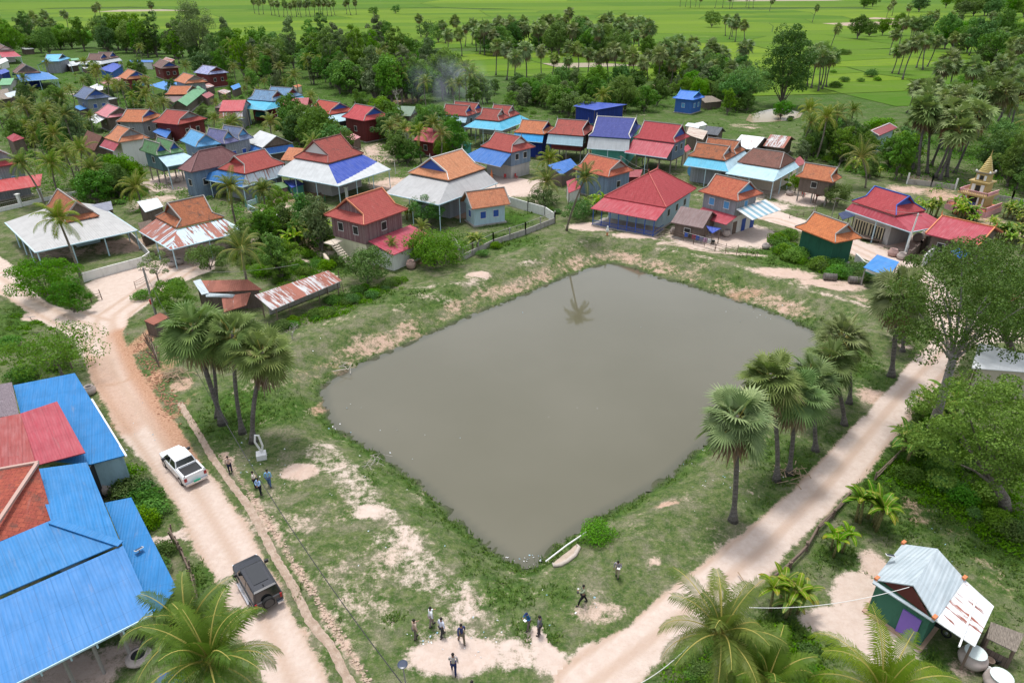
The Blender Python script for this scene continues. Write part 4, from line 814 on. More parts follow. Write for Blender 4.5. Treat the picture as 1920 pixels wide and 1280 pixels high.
# back row
H("grey green sheet roofed barn of grey planks at the wood edge", (732,211),(770,218),(791,207), 4.2,5.9,'b', metal((0.13,0.2,0.13),.2), W_WOOD, k=0,trim=None,wins=(0,0),gm=W_GREY)
shelter("low grey thatched shed right of the grey green barn", [(793,207,3),(815,204,3),(828,214,2.2),(800,222,2.2)], THATCH, W_WOOD)
H("dark red house with crimson roof and blue gable at the end of the rear row", (640,219),(682,227),(720,216), 5.4,8.0,'b', tile((0.42,0.05,0.06),(0.5,0.08,0.09),.05,.4), W_DRED, k=.35,e=1,gm=PT_BLUE)
H("house with vermilion roof, blue gable and bluish white awning in the rear row", (572,207),(617,215),(651,204), 5.6,7.8,'b', tile((0.38,0.055,0.04),(0.43,0.085,0.06),.08,.4), W_BLUE, k=.35,e=1,gm=PT_BLUE,aw=(620,231),awm=M_LBLUE,awz=4.2,awr=((652,216),(558,222)))
H("house with plain maroon roof and clean white awning in the rear row", (535,199),(575,206),(588,193), 5.4,7.6,'b', metal((0.33,0.06,0.07)), W_DRED, k=0,trim=None,aw=(562,219),awm=M_WHITE,awz=4.0)
H("house with double weathered blue tile roof above a bright cyan awning", (479,183),(511,190),(568,178), 5.8,8.0,'b', SLATE, W_DRED, k=.35,e=.9,dbl=(2,[tile((0.08,0.2,0.38),(0.2,0.34,0.5),.3,.3)]),zf=0,aw=(497,207),awm=M_CYAN,awz=4.2,awr=(0,1.5),post=PT_GREY)
H("house with crimson roof and striped rusty lean to behind the utility pole", (421,202),(455,208),(472,196), 4.8,6.8,'b', metal((0.42,0.05,0.06)), W_GREY, k=0,trim=None,aw=(440,223),awm=M_RUSTM,awz=3.0)
shelter("dull brown roof left of the striped rusty lean to", [(402,202,3.2),(418,189,4),(432,190,4),(422,203,3.2)], M_BRN, W_WOOD)
H("low dark red roofed house behind the row of coconut palms", (781,261),(812,268),(852,257), 3.4,5.6,'b', metal((0.38,0.04,0.055)), W_DRED, k=0,trim=None)
shelter("low bright orange roof behind the row of coconut palms", [(722,240,3.2),(738,232,4),(772,238,4),(764,247,3)], ORG, P_WHITE)
shelter("blue and teal lean to beside the low dark red roof", [(848,262,3),(860,258,3),(886,270,2.4),(860,276,2.4)], M_TEAL, P_TEAL)
shelter("far navy shed with royal blue roof panel set alone in the trees", [(1075,199,4.6),(1095,190,5),(1176,196,4.6),(1115,207,4.2)], M_ROYAL, W_NAVY, name='house', cat='house')
f_, r_ = H("isolated royal blue cottage by the rice fields", (1268,182),(1300,188),(1322,182), 4.2,6.0,'b', metal((0.03,0.16,0.62)), P_BLUE, k=.3,e=.8,trim=PT_SKY,shut=PT_SKY)
shelter("grey thatched barn attached to the royal blue cottage", [(1308,180,3.4),(1335,180,3.2),(1355,190,2.2),(1322,193,2.2)], THATCH, W_WOOD)
H("white walled house with faded maroon roof among the palms near the fields", (1622,248),(1648,255),(1682,240), 4.4,5.2,'a', M_DRED, P_LBLUE, k=0,trim=PT_WHITE,fin=False)
shelter("striped beige sheet roof shed behind the red roofed villa row", [(1286,252,3.4),(1292,238,3.8),(1327,246,3.6),(1318,262,3)], metal((0.5,0.42,0.34),.4,.8), W_WOOD)
H("black roofed hut beside the striped beige shed", (1324,247),(1346,254),(1361,247), 2.8,4.2,'b', metal((0.045,0.055,0.07)), W_WOOD, k=0,trim=None,wins=(0,0))
shelter("tiny white block house behind the striped beige shed", [(1284,236,2.8),(1290,230,3),(1314,233,3),(1310,241,2.6)], M_WHITE, P_BEIGE)
H("shed with zinc and rust halves of its gable roof", (1384,268),(1414,281),(1448,262), 2.8,4.4,'b', M_ZW, W_WOOD, k=0,trim=None,wins=(0,0))
H("shed with stepped rusty sheets and cyan patch left of the coconut grove", (1434,271),(1470,278),(1492,262), 2.8,4.4,'b', M_RUSTM, W_WOOD, k=0,trim=None,wins=(0,0))
shelter("broad white roof on the far side of the right road under the trees", [(1822,690,3.2),(1835,642,3.6),(1960,672,3.2),(1960,700,3)], M_WHITE, P_BEIGE)
shelter("small maroon roof glimpsed under the spreading street tree", [(1880,552,2.8),(1905,545,3),(1918,556,2.6),(1890,566,2.4)], M_DRED, W_WOOD)
# foreground left compound: overlapping blue roofs
r_ = empty('house', G3(60,830), 0, "large foreground house with many overlapping blue sheet roofs and old red tile gables", 'house')
B1 = metal((0.012,0.165,0.42),0,.19,.04,.5); B2 = metal((0.022,0.185,0.45),0,.19,.05,.5); B3 = metal((0.04,0.19,0.46),0,.22,.05,.5)
def pn(pts, m, nm='roof', th=.08): return panel(r_, pts, m, nm, th)
pn([(25,722,4.6),(140,699,4.6),(235,853,3.4),(170,870,3.4),(60,860,3.6)], B1)
pn([(38,775,5.2),(107,752,5.3),(160,848,4.3),(68,872,4.3)], metal((0.36,0.05,0.07),0,.19,.06,.5)); pn([(-40,790,5.5),(38,775,5.3),(68,872,4.4),(-40,885,4.4)], metal((0.30,0.05,0.045),.15))
pn([(-60,888,5.4),(70,868,6.2),(100,974,4.4),(-20,1022,4.6),(-60,1000,5)], tile((0.26,0.04,0.035),(0.40,0.09,0.05),.35,.36),'tile_roof'); 
pn([(62,880,5.0),(163,866,4.2),(226,1018,4.0),(95,975,4.9)], B2); pn([(-60,1040,4.9),(95,975,4.9),(226,1018,4.0),(-60,1140,4.0)], B2)
pn([(-60,1150,3.9),(231,1022,3.9),(287,1149,3.0),(-60,1325,3.0)], B3)
pn([(196,942,3.2),(246,932,3.2),(331,1101,2.6),(296,1150,2.6),(280,1140,2.6)], B1)
pn([(-10,722,5.2),(22,716,5.2),(36,778,4.7),(-10,782,4.7)], thatch((0.24,0.2,0.22)),'old_roof')
tr = MB(); tr.bar(G3(-20,1003,5.2),G3(70,868,6.35),.25,.18); tr.bar(G3(-40,886,5.5),G3(72,866,6.3),.2,.15); tr.build('roof_trim', plain((0.45,0.3,0.25)), r_)
tr = MB(); tr.bar(G3(226,1019,4.05),G3(96,976,4.95),.5,.08); tr.build('ridge_cap', B2, r_)
tr = MB(); tr.bar(G3(-60,1327,2.93),G3(287,1151,2.93),.12,.12); 
for i in range(5): p = G3(*[(20,1284),(75,1257),(131,1229),(180,1205),(230,1180)][i],2.95); tr.bar(p-Vector((0,0,.4)),p+Vector((0,0,.05)),.07)
tr.build('gutter', PT_LBLUE, r_); tr = MB(); tr.bar(G3(172,748,3.85),G3(237,855,3.4),.14,.1); tr.build('gutter', PT_WHITE, r_)
def wallq(a, b, z, m, root=r_, z0=0): mb = MB(); A_=G3(*a); B_=G3(*b); mb.face([A_+Vector((0,0,z0)),B_+Vector((0,0,z0)),B_+Vector((0,0,z)),A_+Vector((0,0,z))]); d=(B_-A_).normalized().cross(Vector((0,0,1)))*.12; mb.face([B_-d+Vector((0,0,z0)),A_-d+Vector((0,0,z0)),A_-d+Vector((0,0,z)),B_-d+Vector((0,0,z))]); mb.face([A_+Vector((0,0,z)),B_+Vector((0,0,z)),B_-d+Vector((0,0,z)),A_-d+Vector((0,0,z))]); return mb.build('wall', m, root)
def gw(x, y, z): v = G(x, y, z); return PX(v[0], v[1], 0)
pw = [gw(172,868,3.3), gw(230,853,3.3), gw(150,740,3.3), gw(70,1000,3.0), gw(300,1150,2.6), gw(272,1152,3), gw(20,1280,3), gw(-60,1300,3), gw(40,740,3.3)]
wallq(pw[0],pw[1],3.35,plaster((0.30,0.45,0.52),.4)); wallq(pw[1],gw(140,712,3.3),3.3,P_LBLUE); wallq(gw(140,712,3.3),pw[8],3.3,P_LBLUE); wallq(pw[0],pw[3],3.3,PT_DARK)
wallq(pw[3],gw(180,1060,3),3,W_BLUE); wallq(gw(180,1060,3),gw(-60,1180,3),2.9,W_BLUE); wallq(gw(250,960,2.6),gw(318,1100,2.6),2.4,W_BLUE)
for q in ((282,1148),(228,1177),(175,1205),(120,1232),(60,1262),(0,1292)):
    a = G(q[0]-6,q[1]-6,2.9); mb = MB(); mb.bar(Vector((a[0],a[1],0)),Vector((a[0],a[1],2.9)),.14); mb.build('post', PT_GREY, r_)
LB = r_
fq = HouseFrame((-60,1150),(231,1022),(140,699),3.0)
# foreground right cottage
r_ = empty('house', G3(1735,1150), 0, "small green cottage with zinc gable roof, purple door and white patched lean to", 'house')
A1,A2,A3,A4 = (1692,1019,2.9),(1758,1028,4.3),(1713,1097,4.3),(1638,1086,2.9)
pn([A1,A2,A3,A4], metal((0.42,0.50,0.54),0,.3,.25,.4)); pn([A2,(1809,1085,2.9),(1754,1163,2.9),A3], metal((0.50,0.58,0.62),0,.3,.25,.4))
pn([A4,(1636,1092,2.8),(1750,1165,2.8),(1754,1163,2.9)], metal((0.44,0.52,0.56),0,.3), 'skirt_roof')
g_ = MB(); a_,b_,c_ = G3(*A4)+Vector((.35,.15,0)), G3(1754,1163,2.9)+Vector((-.2,.25,0)), G3(*A3)+Vector((0,.15,-.15)); g_.face([a_,b_,c_]); g_.face([c_,b_,a_]); g_.build('gable', plain((0.25,0.07,0.06)), r_)
ql = [G3(1750,1160,2.85),G3(1808,1085,2.85),G3(1864,1136,2.2),G3(1828,1212,2.2)]; mb = MB(); mb.slab(ql,.06,ql[1]-ql[0]); mb.build('lean_to_roof', metal((0.72,0.74,0.74),.42,.3), r_)
def under(p, z=2.85): v = G(p[0],p[1],z); return Vector((v[0],v[1],0))
ca = [under((1692,1019)),under((1638,1086)),under((1752,1160)),under((1808,1087))]; cc_ = sum(ca,Vector())/4; ca = [p.lerp(cc_,.1) for p in ca]
mb = MB()
for i in range(4): mb.face([ca[i],ca[(i+1)%4],ca[(i+1)%4]+Vector((0,0,2.85)),ca[i]+Vector((0,0,2.85))][::-1])
mb.build('wall', plaster((0.045,0.15,0.10),.7), r_)
d_ = (ca[2]-ca[1]).normalized(); n_ = Vector((d_.y,-d_.x,0)); pd = ca[1].lerp(ca[2],.72)+n_*.05; mb = MB(); mb.box(pd+Vector((0,0,1.0)),(1.1,.08,2.0),ax=(d_,-n_,Vector((0,0,1)))); mb.build('door', PT_PURPLE, r_)
mb = MB(); q_ = [p+(p-cc_).normalized()*.35 for p in ca]; mb.slab([p+Vector((0,0,.12)) for p in q_],.15); mb.build('plinth', plaster((0.45,0.3,0.22)), r_)
for p in (under((1864,1136),2.2),under((1828,1212),2.2),under((1846,1174),2.2)):
    p = p.lerp(cc_,.04); mb = MB(); mb.bar(p,p+Vector((0,0,2.15)),.1); mb.build('post', PT_WOOD, r_)
mb = MB(); mb.bar(ql[2]+Vector((-1.0,0.3,.35)),ql[3]+Vector((-1.1,-.2,.25)),.1); mb.build('pipe', PT_WHITE, r_)
for p in ((1644,1085,2.95),(1752,1158,2.95),(1694,1018,2.95),(1808,1084,2.95)):
    mb = MB(); q = G3(*p); mb.box(q+Vector((0,0,.08)),(.35,.2,.16),rz=.6); mb.build('brick', PT_ORG, r_)
RC = r_; RCC = cc_
r_ = shelter("small thatched hut of sticks beside the big water jars at lower right", [(1858,1165,2.0),(1921,1188,2.0),(1905,1222,1.5),(1850,1195,1.5)], THATCH, None, name='hut', cat='hut')
mb = MB(); a,b,c0 = under((1850,1195),1.5),under((1905,1222),1.5),under((1858,1165),2)
mb.face([a,b,b+Vector((0,0,.8)),a+Vector((0,0,.8))]); mb.face([a,c0,c0+Vector((0,0,1.7)),a+Vector((0,0,1.4))]); mb.build('wall', W_WOOD, r_)
# stupa
def stupa():
    b = G3(1815,402); dl = G3(1790,398)-b; ang = math.atan2(*(lambda a,c:(c.y-a.y,c.x-a.x))(G3(1776,393),G3(1835,407)))
    r = empty('stupa', b, 0, "gold and pink spired stupa shrine with railed terraces and orange steps", 'shrine'); X = Vector((math.cos(ang),math.sin(ang),0)); Y = Vector((-X.y,X.x,0)); Z = Vector((0,0,1))
    pink = plaster((0.62,0.33,0.36),.2); gold = plain((0.46,0.33,0.13),.55,.4,.3); org = tile((0.55,0.16,0.06),(0.6,0.2,0.08),.05,.4); P = lambda x,y,z: b+X*x+Y*(y+3.6)+Z*z
    def bx(x,y,z,sx,sy,sz,m,nm): mb=MB(); mb.box(P(x,y,z),(sx,sy,sz),ax=(X,Y,Z)); return mb.build(nm,m,r)
    def rail(x0,y0,x1,y1,z,h=.8):
        mb=MB(); mb.bar(P(x0,y0,z+h),P(x1,y1,z+h),.16,.12); n=int((Vector((x1-x0,y1-y0,0))).length/.3)
        for i in range(n+1): t=i/n; p=P(x0+(x1-x0)*t,y0+(y1-y0)*t,z); mb.bar(p,p+Z*h,.09)
        mb.build('balustrade',pink,r)
    bx(0,0,.6,7.4,7.0,1.2,pink,'terrace'); bx(0,0,1.23,7.2,6.8,.06,org,'floor')
    rail(-3.5,-3.3,-1.1,-3.3,1.25); rail(1.1,-3.3,3.5,-3.3,1.25); rail(-3.5,-3.3,-3.5,3.3,1.25); rail(3.5,-3.3,3.5,3.3,1.25)
    st=MB()
    for i in range(6): st.box(P(0,-3.5-.33*i-.16,.5-.1*i),(2.0,.34,1.2-.2*i),ax=(X,Y,Z))
    st.build('steps',org,r); rail(-1.1,-3.4,-1.1,-5.3,.5,.8); rail(1.1,-3.4,1.1,-5.3,.5,.8)
    bx(0,.6,2.5,4.2,3.8,2.5,gold,'shrine_room'); bx(0,-1.32,2.3,1.5,.1,2.0,PT_DARK,'doorway'); bx(0,-1.36,1.7,1.4,.1,.9,PT_BLUE,'altar_cloth')
    for x in (-2,-1.1,1.1,2): mb=MB(); mb.tube([P(x,-1.9,1.25),P(x,-1.9,3.7)],.16,8); mb.build('column',PT_WHITE,r)
    bx(0,.2,3.9,5.4,5.0,.35,gold,'cornice'); rail(-2.5,-2.1,2.5,-2.1,4.08,.7); rail(-2.5,-2.1,-2.5,2.5,4.08,.7); rail(2.5,-2.1,2.5,2.5,4.08,.7)
    bx(0,.6,5.2,2.9,2.7,2.3,gold,'upper_room'); bx(0,-.77,5.1,.8,.06,1.3,PT_DARK,'doorway')
    for x in (-.8,.8): bx(x,-.78,5.2,.6,.08,1.5,PT_WHITE,'panel')
    bx(0,.6,6.5,3.6,3.4,.3,gold,'cornice'); bx(0,.6,7.5,2.2,2.0,1.7,gold,'tower_room'); bx(0,-.42,7.4,.6,.06,.9,PT_DARK,'doorway')
    for x in (-.65,.65): bx(x,-.43,7.4,.4,.08,1.1,PT_WHITE,'panel')
    bx(0,.6,8.45,2.7,2.5,.25,plain((0.2,0.17,0.13)),'cornice')
    for sx in (-1.2,1.2):
        for sy in (-.5,1.7): mb=MB(); mb.lathe(P(sx,sy,8.55),[(.14,0),(.2,.25),(.05,.5)],8); mb.build('finial',PT_WHITE,r)
    mb=MB(); pr=[]; z=0
    for i in range(9): rr=1.05*(1-i/9)**.85+.1; pr+=[(rr,z),(rr*.98,z+.2),(rr*.82,z+.3)]; z+=.36
    pr+=[(.13,z),(.08,z+.6),(.01,z+1.6)]; mb.lathe(P(0,.6,8.57),pr,16); mb.build('spire',plain((0.5,0.38,0.13),.45,.5,.2),r,smooth=False)
stupa()
_st = [q for q in COL.objects if q.name == 'stupa'][0]; _st.scale = (.9, .9, .78); _st.location = (*G(1806,400), 0)
FOOT.append((*G(1815,385),8,8))

# small outbuildings filling the gaps of the village
for lb, pts, m, wl in (
 ("bright blue sheet roof hut between the orange and the green roofs", [(286,247,3),(303,238,3.2),(321,246,2.8),(312,259,2.4)], M_BLUE, W_WOOD),
 ("pale sheet side roof right of the slate roofed plank house", [(176,187,3.6),(192,179,3.8),(221,184,3.4),(185,191,3.2)], M_GREY, W_WOOD),
 ("small faded blue lean to in front of the slate roofed plank house", [(136,200,2.4),(150,197,2.6),(164,203,2.2),(150,207,2.0)], M_BLFLAT, W_WOOD),
 ("silver scrap sheet shed above the pink roofed house", [(168,163,2.6),(182,157,2.8),(203,166,2.4),(186,170,2.2)], M_ZW, W_WOOD),
 ("low maroon roof left of the crimson house with striped lean to", [(378,178,2.8),(392,172,3),(402,178,2.6),(388,185,2.4)], M_DRED, W_WOOD),
 ("rust brown roof behind the smaller orange roofed house", [(376,160,2.8),(392,156,3),(402,161,2.6),(388,166,2.4)], M_RUSTM, W_WOOD),
 ("small orange tiled hut behind the double blue roofed house", [(550,161,2.6),(560,158,2.8),(566,161,2.4),(556,165,2.2)], ORG, P_WHITE),
 ("grey sheet roof under the deep orange roof of the far left row", [(8,176,2.8),(30,170,3),(36,178,2.6),(16,184,2.4)], M_ZINC, W_WOOD),
 ("white awning roof near the left edge among the far houses", [(-6,113,3),(10,108,3.2),(16,114,2.8),(0,121,2.6)], M_WHITE, P_WHITE),
 ("dark blue sheet roof at the far left edge", [(-6,133,2.8),(10,129,3),(18,134,2.6),(2,140,2.4)], M_ROYAL, W_NAVY),
 ("dusty pink roof peeping behind the palms left of the orange house", [(648,257,2.8),(662,250,3.2),(676,257,2.8),(662,264,2.4)], M_PINK, W_WOOD),
 ("faded green roof patch beneath the dark red gabled house", [(636,240,2.8),(648,235,3),(658,242,2.6),(646,247,2.4)], M_LGREEN, W_WOOD),
 ("small crimson roof lean to against the pink red stilt house", [(1280,277,3.4),(1290,271,3.6),(1296,279,3),(1286,286,2.8)], M_RED, P_BEIGE),
 ("light metal roof left of the black roofed hut", [(1300,232,2.4),(1318,228,2.6),(1326,234,2.2),(1308,238,2.0)], M_ZW, P_WHITE),
 ("rust red lean to of the dark brown hipped house", [(1488,300,3.2),(1500,293,3.4),(1512,306,2.8),(1496,312,2.6)], M_DRED, P_BEIGE),
 ("red sheet porch under the weathered orange roofed stilt house", [(1528,352,2.8),(1562,346,2.8),(1554,366,1.6),(1530,368,1.6)], metal((0.2,0.05,0.035),.3), None),
 ("dark blue tarpaulin shade beside the grey villa", [(1572,400,2.6),(1596,392,2.8),(1604,404,2.2),(1580,412,2.0)], metal((0.03,0.05,0.13)), None),
 ("deep blue awning panel on the crimson plank house", [(1782,470,2.6),(1806,462,2.8),(1830,474,2.2),(1800,484,2.0)], M_BLUE, None)):
    shelter(lb, pts, m, wl)
# ------------------------------------------------ vegetation
LF_PALM = leaf((0.135, 0.20, 0.075), (0.32, 0.385, 0.165), (0.32,0.30,0.16), .25, .4, .12)
LF_COCO = leaf((0.0825, 0.1375, 0.033), (0.242, 0.286, 0.066), (0.38,0.31,0.12), .3, .42, .2)
LF_BAN = leaf((0.09,0.21,0.03), (0.24,0.40,0.06), (0.34,0.30,0.06), .35, .4, .15)
LF_DARK = leaf((0.0607, 0.135, 0.0338), (0.1435, 0.2616, 0.0641), (0.17,0.2,0.07), .25, .5, .06)
LF_MID = leaf((0.081, 0.1782, 0.0389), (0.2026, 0.3484, 0.0778), (0.2,0.22,0.06), .42, .5, .06)
LF_BRIGHT = leaf((0.0759, 0.196, 0.0253), (0.1898, 0.3795, 0.0506), (0.2,0.3,0.05), .42, .5, .06)
LF_OLIVE = leaf((0.1076, 0.1581, 0.0696), (0.234, 0.291, 0.1392), (0.2,0.2,0.1), .22, .6, .1)
LF_DEAD = leaf((0.20,0.14,0.08), (0.36,0.29,0.2), (0.4,0.33,0.25), .15, .8, .3)
PETI = plain((0.42,0.36,0.09), .5, .3, .3)
BK_PALM = bark((0.105,0.095,0.085), (0.19,0.175,0.16), 4); BK_COCO = bark((0.16,0.135,0.11), (0.3,0.26,0.21), 3); BK_TREE = bark((0.13,0.11,0.09), (0.26,0.23,0.2), 5); BK_BAN = bark((0.14,0.15,0.06), (0.28,0.24,0.1), 5)
UP = Vector((0, 0, 1))
def fan_leaf(mb, c, d, rnd, r=1.25, nseg=24, tone=None, droop=.15):
    s = d.cross(UP); s = s.normalized() if s.length > .05 else Vector((1, 0, 0)); s = (Matrix.Rotation(rnd.uniform(-.5,.5),3,d) @ s); n = s.cross(d).normalized()
    tone = rnd.random() if tone is None else tone; spread = rnd.uniform(2.3, 2.75); fold = rnd.uniform(.1, .45)
    da = 2 * spread / nseg
    for i in range(nseg):
        a = -spread + 2 * spread * (i + .5) / nseg; L = r * (1 - .28 * abs(a) / 3.14) * rnd.uniform(.9, 1.06)
        def pt(ang, q): return c + (d * math.cos(ang) + s * math.sin(ang)) * q + n * (fold * abs(math.sin(ang)) * q)
        m0 = pt(a - da * .5, L * .5) + n * .02; m1 = pt(a + da * .5, L * .5) + n * .02; tip = pt(a, L) - UP * droop * L * (1 + .8 * rnd.random()); mid = pt(a, L * .55) - n * .05
        t_ = min(1, max(0, tone + rnd.uniform(-.15, .15)))
        mb.face([c, m0, mid], tone=t_ * .8); mb.face([c, mid, m1], tone=t_ * .8); mb.face([m0, tip, mid], tone=t_); mb.face([mid, tip, m1], tone=t_)
def palm_geo(root, top, rnd, base=Vector((0,0,0)), lean=.3, r=1.25, nleaf=46, nseg=24, tr=.24, R_=2.9, dead=14):
    """sugar palm: tapered trunk, round head of fan leaves, skirt of dead leaves"""
    P = []; rr = []; side = Vector((rnd.uniform(-1,1),rnd.uniform(-1,1),0)).normalized() * lean; N = 12
    for i in range(N + 1):
        t_ = i / N; P.append(base.lerp(top, t_ * (1 - .08 / 1)) + side * math.sin(math.pi * t_) + Vector(((top-base).x,(top-base).y,0)) * (t_**1.6 - t_) * .5); rr.append(tr * (1.75 - 1.0 * min(1, t_ * 7) ** .7 + .02 * math.sin(i * 2.1)) * (1 - .12 * t_))
    P[0] = base - UP * .2
    m = MB(); m.tube(P, rr, 10); m.tube([P[-1], top + UP * .5], [tr * .8, tr * .5], 8); m.build('trunk', BK_PALM, root, smooth=True, local=True)
    cr = MB(); pe = MB(); de = MB()
    for i in range(nleaf):
        q = (i + .5) / nleaf; el = math.asin(-.62 + 1.6 * q if q < 1 else .98) if -.62 + 1.6 * q < 1 else R(80); az = i * 2.39996 + rnd.uniform(-.4, .4); el += rnd.uniform(-.24, .2)
        d = Vector((math.cos(az) * math.cos(el), math.sin(az) * math.cos(el), math.sin(el))); L = (R_ - r) * rnd.uniform(.62, 1.18)
        c = top + d * L; d2 = (d - UP * (.25 + .2 * (1 - q))).normalized(); fan_leaf(cr, c, d2, rnd, r * rnd.uniform(.7, 1.12), nseg, tone=min(1, max(0, rnd.gauss(.42, .22))))
        pe.bar(top + d * .15, c, .05, .03)
    for i in range(dead):
        az = i * 2.4; el = rnd.uniform(-1.35, -.85); d = Vector((math.cos(az) * math.cos(el), math.sin(az) * math.cos(el), math.sin(el))); fan_leaf(de, top + d * rnd.uniform(.9, 1.4), (d - UP * .6).normalized(), rnd, r * .8, max(8, nseg // 2), tone=rnd.random(), droop=.5)
    cr.build('crown', LF_PALM, root, local=True); pe.build('petioles', PETI, root, local=True)
    if dead: de.build('dead_leaves', LF_DEAD, root, local=True)
def frond(mb, mr, p0, d, L, rnd, n=24, lw=.9, sag=.5, tone=.5):
    """feather leaf of a coconut palm"""
    pts = []; p = p0.copy(); v = d.normalized(); st = L / 10; hz = Vector((d.x, d.y, 0)); hz = hz.normalized() if hz.length > .05 else Vector((1,0,0))
    for i in range(11):
        pts.append(p.copy()); p = p + v * st; v = (v - UP * sag * (.06 + .028 * i) + hz * .0).normalized()
    mr.tube(pts, [.055 - .0045 * i for i in range(11)], 4, tone=.5)
    for i in range(n):
        t_ = .1 + .9 * (i + .5) / n; k = min(int(t_ * 10), 9); f = t_ * 10 - k; q = pts[k].lerp(pts[k + 1], f); ax = (pts[k + 1] - pts[k]).normalized(); s = ax.cross(UP).normalized() if abs(ax.z) < .97 else hz.cross(UP); up2 = s.cross(ax)
        ll = lw * (math.sin(math.pi * (.12 + .8 * t_)) ** .6) * rnd.uniform(.85, 1.1)
        for sg in (-1, 1):
            dd = (s * sg * .85 + ax * (.35 + .5 * t_) - UP * .30 + up2 * .15).normalized(); tip = q + dd * ll - UP * ll * rnd.uniform(.1, .55); mid = q + dd * ll * .5
            w_ = ax * (.042 if n < 40 else .044) * (24 / n) ** .75; tt = min(1, max(0, tone + rnd.uniform(-.12, .12)))
            mb.face([q - w_ * .6, q + w_ * .6, mid + w_, mid - w_], tone=tt); mb.face([mid - w_, mid + w_, tip], tone=tt)
def coco_geo(root, top, rnd, base=Vector((0,0,0)), n=20, nl=24, L=3.9, lw=.85, curve=.6):
    P = []; N = 12; side = Vector((rnd.uniform(-1,1),rnd.uniform(-1,1),0)).normalized() * curve
    for i in range(N + 1):
        t_ = i / N; P.append(base.lerp(top, t_) + side * math.sin(math.pi * t_) * .5 + Vector(((top-base).x,(top-base).y,0)) * (t_ ** 1.7 - t_) * .6)
    P[0] = base - UP * .2
    m = MB(); m.tube(P, [.26 if i == 0 else .17 - .004 * i + .01 * (i % 2) for i in range(N + 1)], 9); m.build('trunk', BK_COCO, root, smooth=True, local=True)
    cr = MB(); mr = MB()
    for i in range(n):
        q = i / n; el = R(-38 + 118 * q ** .85); az = i * 2.39996 + rnd.uniform(-.25, .25); d = Vector((math.cos(az) * math.cos(el), math.sin(az) * math.cos(el), math.sin(el)))
        frond(cr, mr, top + d * .1, (d + UP * .25).normalized(), L * rnd.uniform(.82, 1.08) * (1 - .25 * (q > .88)), rnd, nl, lw, rnd.uniform(.9, 1.7) * (1.1 - .55 * q), min(1, max(0, .55 - .3 * q + rnd.uniform(-.25, .3))))
    cr.build('crown', LF_COCO, root, local=True); mr.build('frond_ribs', PETI, root, local=True)
    nu = MB()
    for i in range(9): a = i * .75; nu.ball(top + Vector((math.cos(a) * .28, math.sin(a) * .28, -.25 - .12 * (i % 3))), (.12, .12, .14), 6, 4)
    nu.build('coconuts', plain((0.2,0.2,0.04), .5), root, local=True, smooth=True)
def leafcards(mb, c, r, n, size, rnd, flat=.75):
    for _ in range(n):
        a = rnd.uniform(0, 6.283); z = rnd.uniform(-.55, 1); s = math.sqrt(max(0, 1 - z * z)); q = r * rnd.uniform(.72, 1.08); d = Vector((math.cos(a) * s, math.sin(a) * s, z)); p = c + Vector((d.x * q, d.y * q, d.z * q * flat))
        nn = (d + Vector((rnd.gauss(0,.55), rnd.gauss(0,.55), rnd.gauss(.25,.5)))).normalized(); u = nn.cross(Vector((rnd.random()-.5,rnd.random()-.5,rnd.random()-.5))).normalized(); v = nn.cross(u); L = size * rnd.uniform(.65, 1.35)
        u = u * L * .5; v = v * L * .28; tn = min(1, max(0, rnd.gauss(.45, .22)))
        n0 = len(mb.v); mb.v += [p - u, p + v, p + u, p - v]; mb.t += [tn] * 4; mb.f.append([n0, n0+1, n0+2, n0+3]); mb.uv.append([(0,.5),(.5,1),(1,.5),(.5,0)])
def tree_geo(root, H, cr_r, rnd, mat, blobs=26, per=110, size=.42, trunk_h=.35, tr=.28, top=None, flat=.8, crown_flat=1.0, spread=1.0, bkm=None, vert=False):
    top = top or Vector((0, 0, H)); ch = H * (1 - trunk_h); cc = Vector((top.x, top.y, H * trunk_h + ch * .5))
    tb = MB(); fork = Vector((top.x * .45, top.y * .45, H * trunk_h)); tb.tube([Vector((0,0,-.2)), Vector((top.x*.1,top.y*.1,H*trunk_h*.4)), fork], [tr * 1.4, tr, tr * .85], 8); fo = MB()
    for i in range(blobs):
        q = (i + .5) / blobs; z = -.75 + 1.7 * q; z = min(z, .95); s = math.sqrt(max(.02, 1 - z * z)); a = i * 2.39996 + rnd.uniform(-.4, .4); k = rnd.uniform(.35, 1.12)
        if vert: s *= .6 + .6 * rnd.random()
        c = cc + Vector((math.cos(a) * s * cr_r * k, math.sin(a) * s * cr_r * k, z * ch * .5 * rnd.uniform(.62, 1.08) * crown_flat)); br = cr_r * rnd.uniform(.18, .42) * spread
        leafcards(fo, c, br, int(per * rnd.uniform(.7, 1.25)), size, rnd, flat)
        if i % (2 if blobs < 50 else 6) == 0: mid = fork.lerp(c, .5) + Vector((rnd.uniform(-.3,.3), rnd.uniform(-.3,.3), rnd.uniform(-.2,.5))); tb.tube([fork - UP * rnd.uniform(0, H * .05), mid, c], [tr * .42, tr * .22, tr * .06], 5, cap=False)
    tb.build('trunk', bkm or BK_TREE, root, smooth=True, local=True); fo.build('crown', mat, root, local=True)
def bush_geo(root, r, h, rnd, mat, blobs=9, per=90, size=.22):
    fo = MB(); st = MB()
    for i in range(blobs):
        a = i * 2.4; k = math.sqrt((i + .3) / blobs); c = Vector((math.cos(a) * r * k * .75, math.sin(a) * r * k * .75, h * (.7 - .38 * k) * rnd.uniform(.75, 1.15))); leafcards(fo, c, r * rnd.uniform(.32, .5), int(per * rnd.uniform(.7, 1.3)), size, rnd, .8)
        st.tube([Vector((c.x*.2, c.y*.2, -.1)), c * .9], [.04, .015], 4, cap=False)
    st.build('stems', BK_TREE, root, local=True); fo.build('foliage', mat, root, local=True)
